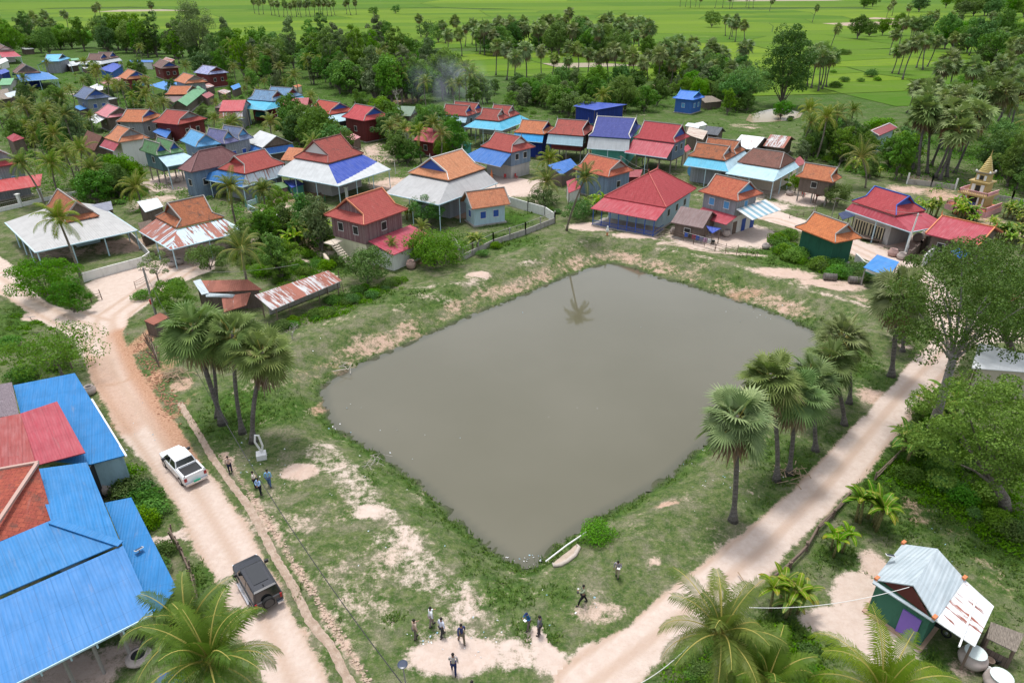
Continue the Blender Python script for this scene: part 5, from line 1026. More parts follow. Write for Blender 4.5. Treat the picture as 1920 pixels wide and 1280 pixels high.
def banana_geo(root, H, rnd, stems=3, spread=.9):
    le = MB(); st = MB(); ri = MB()
    for s_ in range(stems):
        a0 = s_ * 2.1; b = Vector((math.cos(a0), math.sin(a0), 0)) * (spread * (.3 + .7 * rnd.random()) if stems > 1 else 0); h = H * rnd.uniform(.5, .75); t_ = b * 1.25 + UP * h; st.tube([b - UP * .1, b.lerp(t_, .5), t_], [.15, .12, .08], 7)
        for i in range(8):
            az = i * 2.4 + s_; el = R(15 + 60 * i / 8); v = Vector((math.cos(az)*math.cos(el), math.sin(az)*math.cos(el), math.sin(el))); p = t_.copy(); L = H * .5 * rnd.uniform(.8, 1.1); w0 = .27 * rnd.uniform(.8, 1.15); tn = min(1, max(0, rnd.gauss(.45, .27))); seg = 8; prev = None; sagk = rnd.uniform(.18, .34)
            for k in range(seg + 1):
                s = v.cross(UP).normalized(); w_ = w0 * (math.sin(math.pi * min(.98, .1 + .88 * k / seg)) ** .55) * (0.15 if k == 0 else 1); cur = (p + s * w_ + UP * .1 * w_, p.copy(), p - s * w_ + UP * .1 * w_)
                if prev: tt = min(1, max(0, tn + rnd.uniform(-.12,.12) + (.25 if k > 6 and tn > .6 else 0))); le.face([prev[0], cur[0], cur[1], prev[1]], tone=tt); le.face([prev[1], cur[1], cur[2], prev[2]], tone=tt); ri.bar(prev[1] + UP * .015, cur[1] + UP * .015, .035, .02)
                prev = cur; p = p + v * L / seg; v = (v - UP * sagk * (.4 + .12 * k)).normalized()
    st.build('stem', BK_BAN, root, local=True, smooth=True); le.build('leaves', LF_BAN, root, local=True); ri.build('leaf_ribs', PETI, root, local=True)
def dead_geo(root, H, rnd):
    m = MB()
    def br(p, d, L, r, k):
        q = p + d * L; m.tube([p, p.lerp(q, .5) + Vector((rnd.uniform(-.1,.1),)*3) * L * .3, q], [r, r * .8, r * .6], 5, cap=False)
        if k: 
            for _ in range(3): br(p.lerp(q, rnd.uniform(.6, 1)), (d + Vector((rnd.uniform(-1,1), rnd.uniform(-1,1), rnd.uniform(-.2,.7))) * .9).normalized(), L * .62, r * .55, k - 1)
    br(Vector((0,0,-.1)), UP, H * .4, H * .022, 4); m.build('branches', bark((0.4,0.36,0.32),(0.55,0.5,0.46)), root, local=True)
PROTO = {}
BUILD = {
 'palm': lambda r, v, k: palm_geo(r, Vector((rd(v,-1.4,1.4), rd(v+9,-1.2,1.2), rd(v+3,8.0,9.6))), k, nleaf=32, nseg=12, r=1.6, R_=3.2, tr=.24, dead=10, lean=.4),
 'coco': lambda r, v, k: coco_geo(r, Vector((rd(v,-1.3,1.3), rd(v+9,-1.3,1.3), 7.2)), k, n=20, nl=20, L=3.3, lw=.75),
 'tree': lambda r, v, k: tree_geo(r, 9, 4.3, k, [LF_DARK, LF_MID, LF_MID, LF_BRIGHT, LF_DARK][v % 5], blobs=40, per=125, size=.5, trunk_h=.12),
 'wood': lambda r, v, k: tree_geo(r, 9, 3.0, k, [LF_MID, LF_DARK, LF_MID, LF_OLIVE][v % 4], blobs=32, per=120, size=.42, vert=True, trunk_h=.08),
 'slim': lambda r, v, k: tree_geo(r, 13, 2.4, k, [LF_MID, LF_OLIVE, LF_BRIGHT][v % 3], blobs=34, per=110, size=.38, vert=True, trunk_h=.12),
 'bush': lambda r, v, k: bush_geo(r, 1.7, 1.9, k, [LF_MID, LF_BRIGHT, LF_DARK, LF_MID][v % 4], blobs=15, per=130, size=.22),
 'banana': lambda r, v, k: banana_geo(r, 3.6, k, 3 + v % 2),
 'dead': lambda r, v, k: dead_geo(r, 7, k)}
def rd(s, a, b): return random.Random(s * 31 + 7).uniform(a, b)
def place(kind, v, x, y, label, cat, group, s=1.0, rz=0.0, name=None, z=0.0, sz=None):
    key = (kind, v)
    if key in PROTO:
        r0, kids = PROTO[key]; r = r0.copy(); COL.objects.link(r); r.rotation_euler = (0, 0, rz)
        for ch in kids: c = ch.copy(); COL.objects.link(c); c.parent = r
    else:
        r = empty(name or kind, (0, 0, 0)); BUILD[kind](r, v, random.Random(v * 101 + len(kind))); PROTO[key] = (r, list(r.children)); r.rotation_euler = (0, 0, rz)
    r.location = (x, y, z); r.scale = (s, s, s if sz is None else sz); r.name = name or kind
    for k in ('label', 'category', 'group', 'kind'):
        if k in r: del r[k]
    return tag(r, label, cat, group)
NAMES = {'palm': ('sugar_palm','palm'), 'coco': ('coconut_palm','palm'), 'tree': ('broadleaf_tree','tree'), 'wood': ('bushy_tree','tree'), 'slim': ('feathery_tree','tree'), 'bush': ('bush','bush'), 'banana': ('banana_plant','banana plant'), 'dead': ('bare_tree','tree')}
DESC = {'palm': 'sugar palm', 'coco': 'coconut palm', 'tree': 'broad leafed tree', 'wood': 'bushy slender tree', 'slim': 'tall feathery tree', 'bush': 'green bush', 'banana': 'banana clump', 'dead': 'bare grey tree'}
def pip(px, py, poly):
    c = False; j = len(poly) - 1
    for i in range(len(poly)):
        if (poly[i][1] > py) != (poly[j][1] > py) and px < (poly[j][0]-poly[i][0])*(py-poly[i][1])/(poly[j][1]-poly[i][1]+1e-9)+poly[i][0]: c = not c
        j = i
    return c
ROADS = (lroadW, rroadW, laneW)
YCLEAR = [(c, rx, ry) for c, rx, ry, s, r in YW if s >= .55]
def free(x, y, m=.3, road=1.0, yards=True):
    P = np.array([[x, y]])
    if sdist(P, shoreW)[0] < 3: return False
    for q in ROADS:
        if sdist(P, q)[0] < road: return False
    if yards:
        for c, rx, ry in YCLEAR:
            if ((x-c[0])/rx)**2 + ((y-c[1])/ry)**2 < .7: return False
    return not blocked(x, y, m)
USED = []
def covers(px, py, x, y, h, r):
    a, b = PX(x, y, h * .95); d = math.hypot(x, y); rp = r * FPX / math.hypot(d, 36) * .8
    return any(hy > y and abs(hx - px) < rp and b - 2 < hz < py for hx, hz, hy in HPTS)
def put(kinds, where, phrase, n=None, sc_=(.85,1.2), seed=1, m=.15, check=True, gap=0.0, yards=True):
    """where = polygon (with n) or list of points; distinct labels by order from the left when few, shared when a mass"""
    rnd = random.Random(seed); P = []
    if n:
        x0,x1,y0,y1 = min(p[0] for p in where),max(p[0] for p in where),min(p[1] for p in where),max(p[1] for p in where); tries = 0
        hr = {'tree':(8.5,4.2),'wood':(9,3),'slim':(13,2.5),'bush':(1.9,1.6),'banana':(3.4,1.8),'palm':(11,3),'coco':(9,3),'dead':(5,1)}; kz = max(kinds, key=lambda q: hr[q][0]); hh, rr_ = hr[kz]; hh *= (sc_[0]+sc_[1])/2; rr_ *= (sc_[0]+sc_[1])/2
        while len(P) < n and tries < n * 40:
            tries += 1; px, py = rnd.uniform(x0,x1), rnd.uniform(y0,y1)
            if not pip(px, py, where): continue
            x, y = G(px, py)
            if check and not free(x, y, m, yards=yards): continue
            if check and covers(px, py, x, y, hh, rr_) and rnd.random() < .93: continue
            if gap and any((x-a)**2+(y-b)**2 < gap*gap for a, b in USED): continue
            USED.append((x, y)); P.append((px, py))
    else: P = list(where)
    P.sort(); tot = {}; ks = []; lbl = [None] * len(P)
    for i in range(len(P)): k = kinds[i % len(kinds)] if n is None else rnd.choice(kinds); ks.append(k); tot[k] = tot.get(k, 0) + 1
    for k in tot:
        ids = sorted([i for i in range(len(P)) if ks[i] == k], key=lambda i: -P[i][1]); nr_ = max(1, math.ceil(len(ids) / 20)); per_ = math.ceil(len(ids) / nr_)
        for rw in range(nr_):
            g_ = sorted(ids[rw * per_:(rw + 1) * per_], key=lambda i: P[i][0]); rn = '' if nr_ == 1 else (', front row' if rw == 0 else ', rear row' if rw == nr_ - 1 else f', {ORD[rw]} row back' if nr_ > 3 else ', middle row')
            for j, i in enumerate(g_): lbl[i] = f"{DESC[k]} {phrase}" if tot[k] == 1 else f"{DESC[k]} {phrase}, {ORD[j]} from left{rn}"
    for (px, py), k, lab in zip(P, ks, lbl):
        x, y = G(px, py); nm, cat = NAMES[k]
        nv = {'palm':5,'coco':5,'tree':5,'wood':4,'slim':3,'bush':4,'banana':3,'dead':1}[k]
        place(k, rnd.randrange(nv), x, y, lab, cat, f"{DESC[k]}{'es' if k == 'bush' else 's'} {phrase}" if tot[k] > 1 else None, s=(sv_ := rnd.uniform(*sc_)), rz=rnd.uniform(0, 6.28), name=nm, sz=sv_ * (rnd.uniform(.78, 1.35) if k in ('tree','wood','slim') else rnd.uniform(.9, 1.12)))
# near sugar palms, each shaped by its own foot and head
def near_palm(base, top, label, group, seed, r=1.4, R_=3.0, n=50, tr=.26, dead=14):
    b, t_ = stand(base, top); root = empty('sugar_palm', b, 0, label, 'palm', group); palm_geo(root, t_ - b, random.Random(seed), r=r, R_=R_, nleaf=n, tr=tr, dead=dead, lean=.15, nseg=26)
gl = "sugar palms left of the pond"; gr = "sugar palms between the pond and the right road"
near_palm((418,795),(362,622),"big sugar palm left of the pond with trunk leaning left, its head furthest left",gl,1,1.75,3.5,46,.3,22)
near_palm((408,783),(397,650),"dark trunked sugar palm right behind the big left leaning palm left of the pond",gl,2,1.3,2.7,30,.22,8)
near_palm((455,812),(437,632),"middle sugar palm of the clump left of the pond",gl,3,1.5,3.0,34,.24,10)
near_palm((475,828),(493,668),"front sugar palm with curved trunk at the right of the left clump",gl,4,1.7,3.2,42,.27,20)
near_palm((1374,977),(1381,790),"sugar palm nearest the camera right of the pond with full round head",gr,5,1.65,3.15,46,.26)
near_palm((1456,900),(1443,712),"tall sugar palm with fruit, second from the front right of the pond",gr,6,1.7,3.1,38,.24,20)
near_palm((1479,887),(1493,745),"sugar palm with brown dead fronds, third from the front right of the pond",gr,7,1.6,3.0,34,.24,18)
near_palm((1529,845),(1523,716),"sugar palm close behind the one with brown dead fronds",gr,8,1.6,2.95,34,.24)
near_palm((1583,796),(1556,680),"sugar palm with leaning trunk nearest the right road",gr,9,1.7,3.1,36,.25,8)
near_palm((1592,756),(1580,636),"pale green headed sugar palm at the right corner of the pond",gr,10,1.7,3.2,36,.24)
near_palm((1671,706),(1688,553),"large sugar palm standing beside the road bend in front of the blue shelter",gr,11,1.8,3.6,48,.3,24)
near_palm((1692,659),(1700,590),"small sugar palm partly hidden behind the large one at the road bend",gr,12,1.2,2.3,26,.24,6)
# coconut palms: head point and height
def coco_at(crown, H_, label, base=None, L=3.9, n=22, nl=34, seed=1, group="coconut palms", lw=.85):
    if base: b, t_ = stand(base, crown)
    else: x, y = G(crown[0], crown[1], H_); t_ = Vector((x, y, H_)); b = Vector((x + .5, y + .3, 0))
    root = empty('coconut_palm', b, 0, label, 'palm', group); coco_geo(root, t_ - b, random.Random(seed), n=n, nl=nl, L=L, lw=lw)
coco_at((352,1180),7.5,"coconut palm overhanging the blue roofs at bottom left, rear one of the pair",L=3.3,n=22,nl=48,seed=3,lw=.8); coco_at((392,1238),8.5,"coconut palm at bottom left beside the road, front one of the pair",L=3.5,n=24,nl=48,seed=4,lw=.8)
coco_at((1352,1188),6.5,"coconut palm at the bottom right of the road mouth",L=3.9,n=24,nl=50,seed=5,lw=.85); coco_at((1440,1275),5.5,"coconut palm at the bottom edge below the banana clump",L=3.2,n=18,nl=50,seed=6,lw=.8); coco_at((1655,1300),6.0,"coconut palm rising over the bottom edge in front of the sandy yard",L=4.0,n=22,nl=48,seed=7,lw=.85)
coco_at((110,412),7,"coconut palm in front of the huge white sheet roof",base=(152,520),seed=8,L=3.4,nl=30); coco_at((432,352),7,"coconut palm between the rusted awning and the blue white awning",base=(445,430),seed=9,L=3.4,nl=30); coco_at((493,358),6,"smaller coconut palm left of the brown paddock",base=(498,415),seed=10,L=2.6,nl=26)
coco_at((452,468),7,"bright coconut palm behind the rusty cattle shed",base=(472,567),seed=11,L=3.6,n=18,nl=32); _b = G3(1062,432); _r = empty('coconut_palm', _b, 0, "coconut palm with a long bent trunk on the path by the pond", 'palm'); coco_geo(_r, Vector((10.9, 101.5, 9.6)) - _b, random.Random(12), n=20, nl=30, L=2.9, lw=.7, curve=-.8); coco_at((1025,342),6,"spreading coconut palm beside the lane below the shop house",base=(1020,380),seed=13,L=3.7,nl=30)
coco_at((1030,300),6,"coconut palm between the shop house and the dark red roof",base=(1030,322),seed=14,L=3.2,nl=26); coco_at((1615,295),8,"coconut palm with curved fronds above the villa",base=(1622,352),seed=15,L=4.4,nl=30); coco_at((1130,180),8,"coconut palm in front of the far navy shed",base=(1130,222),seed=16,L=3.2,nl=20)
coco_at((40,308),7,"leaning coconut palm before the white plank stilt house",base=(84,385),seed=17,L=3.0,nl=26); coco_at((96,308),8,"coconut palm with drooping fronds behind the low railed fence",base=(112,372),seed=18,L=3.6,nl=28); coco_at((172,318),7,"coconut palm left of the loose blue sheet",base=(178,365),seed=19,L=3.4,nl=28); coco_at((255,352),5,"low coconut palm right of the loose blue sheet",base=(262,392),seed=20,L=3.6,nl=28)
coco_at((115,185),7,"coconut palm left of the slate roofed plank house",base=(125,225),seed=21,L=3.4,nl=20); coco_at((305,192),6,"coconut palm below the orange roofs of the rear village",base=(308,222),seed=22,L=3.2,nl=20); coco_at((598,232),7,"coconut palm before the vermilion roofed house",base=(596,272),seed=23,L=3.0,nl=22)
put(['coco'], [(735,292),(762,300),(790,305),(825,308),(752,278),(812,290)], "in the row behind the big orange roof", sc_=(.85,1.05), seed=31)
put(['coco'], [(530,162),(800,205),(860,205),(905,195),(390,90),(700,185),(560,185)], "at the edge of the wood behind the village", sc_=(.9,1.15), seed=32)
put(['coco'], [(1500,292),(1530,300),(1555,282),(1880,262),(1905,300),(1585,262),(1515,275)], "in the right hand orchard", sc_=(.9,1.15), seed=33)
put(['coco'], [(90,275),(65,262),(40,250),(210,205),(185,170),(165,150),(95,145),(240,205),(270,118)], "in the left hand orchards", sc_=(.85,1.05), seed=34)
put(['coco'], [(545,440),(600,470),(560,462)], "low among the bananas by the purple plank house", sc_=(.4,.55), seed=35)
put(['coco'], [(735,498),(790,478)], "low by the lean to of the purple plank house", sc_=(.4,.55), seed=36)
# sugar palms of the plain
put(['palm'], [(1708,322),(1722,330),(1738,326),(1752,334),(1762,338),(1775,332),(1790,325),(1745,312),(1770,315)], "in the dense clump left of the stupa", sc_=(1.25,1.4), seed=41)
put(['palm'], [(1700,212),(1716,218),(1742,232),(1770,222),(1790,240),(1812,232),(1738,205)], "behind the dense clump left of the stupa", sc_=(.95,1.15), seed=42)
put(['palm'], [(478,26),(486,28),(494,27),(516,30),(524,32),(532,33),(540,31),(548,33),(556,32),(565,33),(574,31),(582,32),(590,30),(598,32),(606,31),(614,30),(622,31),(628,29),(650,27),(658,29),(668,28),(510,29),(560,28),(602,27)], "in the long row across the top fields", sc_=(1.35,1.69), seed=43)
put(['palm'], [(790,70),(835,82),(866,106),(843,110),(858,78),(872,88),(885,84),(893,86),(904,88),(915,90),(925,92),(933,86),(947,92),(955,90),(965,92),(977,95),(985,88),(1005,94),(1010,97),(1035,96),(900,102),(909,104)], "in the grove above the smoke", sc_=(1.23,1.62), seed=44)
put(['palm'], [(1050,70),(1060,66),(1068,64),(1080,72),(1092,78),(1094,96),(1103,94),(1112,98),(1125,90),(1140,92),(1150,88),(1163,82),(1176,96),(1187,104),(1125,112),(1198,88),(1208,84),(1205,112),(1180,80),(1140,75),(1165,100),(1215,100)], "in the grove at the top middle", sc_=(1.23,1.62), seed=45)
put(['palm'], [(930,142),(968,165),(987,160),(950,150)], "standing apart behind the smoke", sc_=(1.21,1.38), seed=46)
put(['palm'], [(1066,132),(1084,134),(1140,158),(1152,162),(1188,162),(1232,162),(1242,152),(1172,155)], "at the wood edge behind the navy shed", sc_=(1.15,1.38), seed=47)
put(['palm'], [(1232,148),(1246,150),(1262,148),(1275,152),(1288,154),(1300,148),(1312,156),(1322,150),(1338,152),(1345,148),(1255,138),(1290,136),(1270,128),(1392,148),(1330,135)], "in the grove behind the royal blue cottage", sc_=(1.20,1.44), seed=48)
put(['palm'], [(1367,74),(1372,70),(1378,79),(1394,82),(1360,68)], "in the small field clump right of top middle", sc_=(1.30,1.49), seed=49)
put(['palm'], [(1556,94),(1523,42)], "standing alone in the right hand fields", sc_=(1.15,1.26), seed=50)
put(['palm'], [(1514,163),(1521,166),(1534,172),(1541,168),(1549,164),(1538,160)], "in the compact clump amid the right fields", sc_=(1.15,1.38), seed=51)
put(['palm'], [(1668,104),(1672,138),(1684,140),(1692,150),(1718,128),(1730,132),(1738,126),(1706,78),(1700,40),(1662,34),(1672,30),(1748,60),(1735,58),(1780,62),(1790,66)], "in the scattered grove at upper right", sc_=(1.20,1.50), seed=52)
put(['palm'], [(1742,196),(1758,190),(1812,198),(1838,196),(1775,184),(1860,178),(1875,170),(1898,145),(1911,140),(1885,135),(1895,250),(1862,262)], "leaning over the fields at far right", sc_=(1.15,1.38), seed=53)
put(['palm'], [(1285,14),(1294,15),(1303,14),(1311,15),(1340,16),(1355,15),(1368,17),(1372,16),(1404,16),(1412,15),(1443,22),(1275,13),(1398,14)], "in the thin line at the top edge", sc_=(1.40,1.82), seed=54)
put(['palm'], [(5,72),(128,56),(96,62),(182,40),(190,38),(286,33),(70,78),(84,88),(62,84),(108,78)], "in the upper left fields", sc_=(1.25,1.56), seed=55)
# single remarkable trees
def special(base, H_, r, label, mat, seed, top=None, **k):
    b = G3(*base); root = empty('broadleaf_tree', b, 0, label, 'tree'); tv = None
    if top: _, t_ = stand(base, top); tv = t_ - b; H_ = t_.z
    tree_geo(root, H_, r, random.Random(seed), mat, top=tv, **k)
special((378,118),27,8.2,"tallest feathery grey green tree at the left edge of the fields",LF_OLIVE,1,blobs=80,per=230,size=.5,trunk_h=.06,tr=.6,vert=True)
special((358,112),18,5,"shorter feathery tree leaning on the tallest one",LF_OLIVE,21,blobs=34,per=130,size=.6,trunk_h=.15,tr=.4,vert=True)
special((1465,200),24,7.5,"huge dark tree towering over the fields right of the royal blue cottage",LF_DARK,2,blobs=80,per=220,size=.5,trunk_h=.05,tr=.5,vert=True)
special((1400,205),12,5.5,"round dark tree beside the royal blue cottage",LF_MID,3,blobs=34,per=130,size=.5)
special((1372,206),10,4.5,"small dark tree touching the royal blue cottage yard",LF_DARK,4,blobs=28,per=120,size=.5)
special((1334,52),12,7,"round dark tree standing alone near the top edge",LF_DARK,5,blobs=34,per=130,size=.6,trunk_h=.1)
special((722,62),8,5,"dark field tree left of the thin smoke",LF_DARK,6,blobs=24,per=100,size=.6,trunk_h=.1)
special((742,26),9,5,"dark round field tree near the top, left of centre",LF_DARK,61,blobs=24,per=100,size=.6,trunk_h=.1)
special((702,30),9,5,"clumped field tree right of the long palm row",LF_DARK,62,blobs=24,per=100,size=.6,trunk_h=.1)
special((800,72),10,5.5,"big dark tree at the left end of the palm grove",LF_DARK,63,blobs=30,per=110,size=.6,trunk_h=.1)
special((822,80),11,5.5,"big green tree second at the left end of the palm grove",LF_MID,64,blobs=30,per=110,size=.6,trunk_h=.1)
special((1742,822),17,5.2,"tall street tree with pale forked leaning trunk over the right road",LF_DARK,7,top=(1842,480),blobs=96,per=230,size=.2,trunk_h=.5,tr=.36,crown_flat=1.3,spread=.7,bkm=bark((0.24,0.22,0.2),(0.4,0.37,0.34),5))
special((1905,700),13,5,"leafy street tree at the right edge beyond the pale forked trunk",LF_DARK,8,top=(1905,490),blobs=64,per=270,size=.22,trunk_h=.3,tr=.3)
special((1885,955),13.5,4.9,"large bright green tamarind like tree at the right edge above the cottage",LF_MID,9,top=(1890,722),blobs=84,per=330,size=.19,trunk_h=.22,tr=.38,flat=.5,spread=.75)
special((1672,640),3.5,1.8,"small thin leaved tree against the large sugar palm trunk",LF_OLIVE,10,blobs=14,per=110,size=.22,trunk_h=.4,tr=.1,top=(1690,612))
special((812,495),7.6,4.2,"dense dark green tree at the corner of the red lean to roof",LF_MID,11,top=(812,440),blobs=40,per=260,size=.24,trunk_h=.06,tr=.2)
special((805,425),5,2.8,"round dark mango tree under the huge grey white awning",LF_DARK,12,blobs=26,per=240,size=.2,trunk_h=.15,tr=.15)
special((95,560),5.2,3.8,"bright green spreading tree at the fork of the left road",LF_BRIGHT,13,blobs=34,per=260,size=.22,trunk_h=.1,tr=.2)
special((140,585),4,2.3,"low green tree beside the rail fence at the road fork",LF_BRIGHT,14,blobs=22,per=220,size=.22,trunk_h=.1,tr=.15)
special((118,706),4.6,4.2,"feathery thin leaved tree on the lawn above the blue roof",LF_MID,15,top=(85,628),blobs=30,per=170,size=.22,trunk_h=.3,tr=.15,crown_flat=.7)
special((330,590),4.5,2.4,"fresh green tree beside the utility pole",LF_BRIGHT,16,blobs=26,per=230,size=.2,trunk_h=.1,tr=.15)
special((298,530),4.2,1.8,"sparse brownish tree at the courtyard gate",LF_OLIVE,17,blobs=16,per=120,size=.18,trunk_h=.3,tr=.1)
special((395,505),3.4,2.6,"dark leaved tree at the edge of the courtyard",LF_DARK,18,blobs=22,per=220,size=.2,trunk_h=.1,tr=.12)
special((690,530),4.8,3.0,"dark green tree at the right end of the cattle shed",LF_DARK,19,blobs=28,per=240,size=.22,trunk_h=.1,tr=.15)
special((525,500),3.6,2.6,"round green tree behind the cattle shed",LF_MID,20,blobs=24,per=220,size=.2,trunk_h=.1,tr=.12)
special((520,400),4.5,2.2,"light green tree right of the coconut palm by the rusted awning",LF_MID,22,blobs=22,per=200,size=.22,trunk_h=.1,tr=.12)
special((1490,362),3.5,1.9,"small leafy tree between the beige house and the old stilt house",LF_BRIGHT,23,blobs=18,per=200,size=.22,trunk_h=.2,tr=.1)
special((1568,388),4,2.4,"leafy tree in front of the old stilt house",LF_MID,24,blobs=24,per=200,size=.22,trunk_h=.15,tr=.1)
special((1225,285),4,2.6,"yellow green tree under the crimson lower roof",LF_BRIGHT,25,blobs=24,per=160,size=.24,trunk_h=.15,tr=.1)
special((1085,412),3,2.6,"dark bush like tree under the bent coconut palm",LF_DARK,26,blobs=22,per=200,size=.2,trunk_h=.05,tr=.1)
special((1018,388),3.0,2.2,"round dark tree at the foot of the spreading coconut palm",LF_DARK,27,blobs=20,per=200,size=.2,trunk_h=.05,tr=.1)
# masses
put(['tree','wood','wood','slim','slim','coco'], [(385,150),(430,112),(540,115),(620,112),(700,112),(780,140),(860,175),(905,215),(860,200),(800,198),(725,196),(660,180),(600,172),(470,152)], "in the wood behind the village", n=150, sc_=(.85,1.5), seed=61, yards=False)
put(['tree','wood','slim'], [(0,95),(60,86),(160,88),(260,92),(340,105),(385,118),(390,150),(330,118),(240,104),(160,98),(90,105),(0,104)], "in the wood at the upper left", n=44, sc_=(0.99,1.65), seed=62)
put(['wood','tree','bush'], [(900,200),(930,168),(1010,175),(1100,168),(1200,160),(1265,178),(1240,208),(1180,216),(1190,240),(1060,222),(960,222)], "in the thicket behind the navy shed", n=62, sc_=(.6,.95), seed=63, yards=False)
put(['tree','wood'], [(1230,150),(1330,140),(1400,160),(1420,195),(1350,200),(1300,178),(1240,172)], "under the palms behind the royal blue cottage", n=30, sc_=(.6,1.1), seed=64)
put(['tree'], [(860,92),(980,86),(1060,84),(1200,96),(1215,120),(1100,112),(980,100),(870,116)], "among the palms of the top grove", n=30, sc_=(0.9,1.45), seed=65, check=False)
put(['tree'], [(1530,66),(1640,60),(1720,100),(1900,70),(1990,90),(1990,150),(1890,150),(1800,128),(1740,92)], "in the upper right groves", n=30, sc_=(.9,1.6), seed=66, check=False)
put(['tree'], [(1560,12),(1700,14),(1930,14),(1930,40),(1800,34),(1700,22),(1560,17)], "along the top right skyline of fields", n=24, sc_=(1.60,2.24), seed=67, check=False)
put(['tree'], [(1750,180),(1800,170),(1900,175),(1930,205),(1860,215),(1790,205)], "in the leaning palm belt at far right", n=10, sc_=(.7,1.1), seed=68, check=False)
put(['bush'], [(1540,60),(1600,52),(1660,56),(1700,150),(1560,175),(1500,170)], "dotted on the right hand rice bunds", n=12, sc_=(.9,1.8), seed=69, check=False)
put(['tree','bush'], [(1440,225),(1500,235),(1480,215)], "on the islet by the brown puddle", n=3, sc_=(.5,.7), seed=70, check=False)
put(['wood','bush','bush','coco','banana'], [(0,190),(90,200),(150,235),(190,260),(150,290),(200,330),(60,300),(0,265)], "in the left hand thicket", n=70, sc_=(.5,.85), seed=71)
put(['bush','bush','wood','coco'], [(60,135),(170,125),(260,140),(320,185),(440,150),(560,175),(520,240),(400,235),(300,245),(150,215),(90,170)], "between the rear village houses", n=90, sc_=(0.42,0.78), seed=72)
put(['bush','wood','tree'], [(560,250),(640,230),(720,240),(860,285),(900,300),(760,310),(690,300),(600,300),(540,260)], "between the central houses", n=70, sc_=(0.42,0.90), seed=73)
put(['bush','tree'], [(120,375),(210,385),(280,400),(270,350),(200,340),(130,345)], "behind the little granary", n=28, sc_=(.4,.7), seed=74)
put(['bush','bush','wood'], [(420,440),(470,420),(560,430),(620,470),(640,495),(540,540),(480,520),(400,470)], "in the garden behind the cattle shed", n=44, sc_=(.45,.8), seed=75, yards=False)
put(['bush'], [(550,600),(600,570),(660,548),(740,520),(760,530),(660,575),(570,612),(520,620)], "in the strip below the cattle shed", n=26, sc_=(.35,.65), seed=76, yards=False)
put(['bush'], [(1470,440),(1500,465),(1560,495),(1620,515),(1640,535),(1560,520),(1480,485),(1440,470)], "around the green walled house", n=30, sc_=(.6,1.0), seed=77, yards=False, check=True)
put(['bush','wood','banana'], [(1480,300),(1560,250),(1640,290),(1700,300),(1690,345),(1600,330),(1560,300),(1500,315)], "in the orchard behind the old stilt house", n=44, sc_=(.45,.85), seed=78)
put(['banana'], [(1700,410),(1760,400),(1840,405),(1925,400),(1925,500),(1870,450),(1780,410)], "in the plantation below the stupa", n=30, sc_=(.6,.95), seed=79)
put(['bush','wood','tree'], [(1840,300),(1925,260),(1925,370),(1880,350),(1845,330)], "in the dark thicket right of the stupa", n=24, sc_=(.5,.9), seed=80)
put(['bush'], [(1630,880),(1740,770),(1800,740),(1870,900),(1900,1010),(1800,960),(1720,920)], "in the undergrowth right of the road", n=34, sc_=(.4,.75), seed=81, yards=False)
put(['bush'], [(1240,1260),(1340,1200),(1440,1170),(1500,1190),(1540,1280),(1300,1310)], "below the lower right coconut palms", n=26, sc_=(.3,.55), seed=82)
put(['bush'], [(1300,470),(1360,470),(1350,400),(1500,350)], "by the yard of the grey kitchen house", n=3, sc_=(.3,.5), seed=83)
put(['banana'], [(560,450),(585,445),(610,440),(575,462),(630,470),(455,470),(545,470)], "in the garden left of the purple plank house", sc_=(.7,1.0), seed=84)
put(['banana'], [(1625,978),(1632,985)], "with yellowing leaves beside the right road", sc_=(.8,.9), seed=85); put(['banana'], [(1565,1035)], "small and ragged by the stick fence", sc_=(.6,.66), seed=86)
put(['banana'], [(1475,1150),(1462,1140)], "at the mouth of the sandy yard", sc_=(.72,.8), seed=87); put(['banana'], [(1745,800),(1760,780),(1700,860)], "under the pale forked tree", sc_=(.8,1.0), seed=88)
put(['banana'], [(765,412),(745,470),(890,470),(240,280),(255,290),(225,275),(1105,402),(1120,398),(230,345)], "tucked between houses", sc_=(.7,.95), seed=89)
put(['bush'], [(262,930),(275,945),(245,925),(285,965),(232,905),(268,985)], "in the flowering vine patch beside the blue roofs", sc_=(.75,.95), seed=90)
put(['bush'], [(300,1070),(318,1120),(305,1040),(325,1150)], "along the stick fence by the blue roofs", sc_=(.4,.6), seed=91); put(['bush'], [(50,708),(42,715),(108,688),(268,560),(330,540),(20,650)], "on the left lawn", sc_=(.55,.9), seed=92)
_r = empty('bush', G3(1121,1000), 0, "low bright green bush at the water edge beside the fishing net", 'bush'); bush_geo(_r, 1.45, .45, random.Random(5), LF_BRIGHT, 16, 150, .12); put(['bush'], [(945,448),(905,480),(860,470),(850,485),(1030,395),(1045,400),(925,400),(930,465)], "along the concrete wall by the pond", sc_=(.4,.65), seed=94)
put(['wood','tree','wood'], [(1230,178),(1290,170),(1360,178),(1440,205),(1420,222),(1350,222),(1345,200),(1300,196),(1262,205)], "in the scrub around the royal blue cottage", n=22, sc_=(.35,.7), seed=101)
put(['palm'], [(1035,150),(1015,142),(1100,150),(1118,158),(1205,170),(1215,150),(1255,165),(1062,155),(1290,165),(1330,168),(1180,145),(1365,172)], "mixed through the scrub near the navy shed", sc_=(.95,1.15), seed=102)
put(['wood','tree','bush'], [(1480,300),(1540,262),(1620,272),(1700,262),(1720,300),(1690,338),(1600,318)], "in the hedge belt behind the orchard", n=26, sc_=(.45,.85), seed=103)
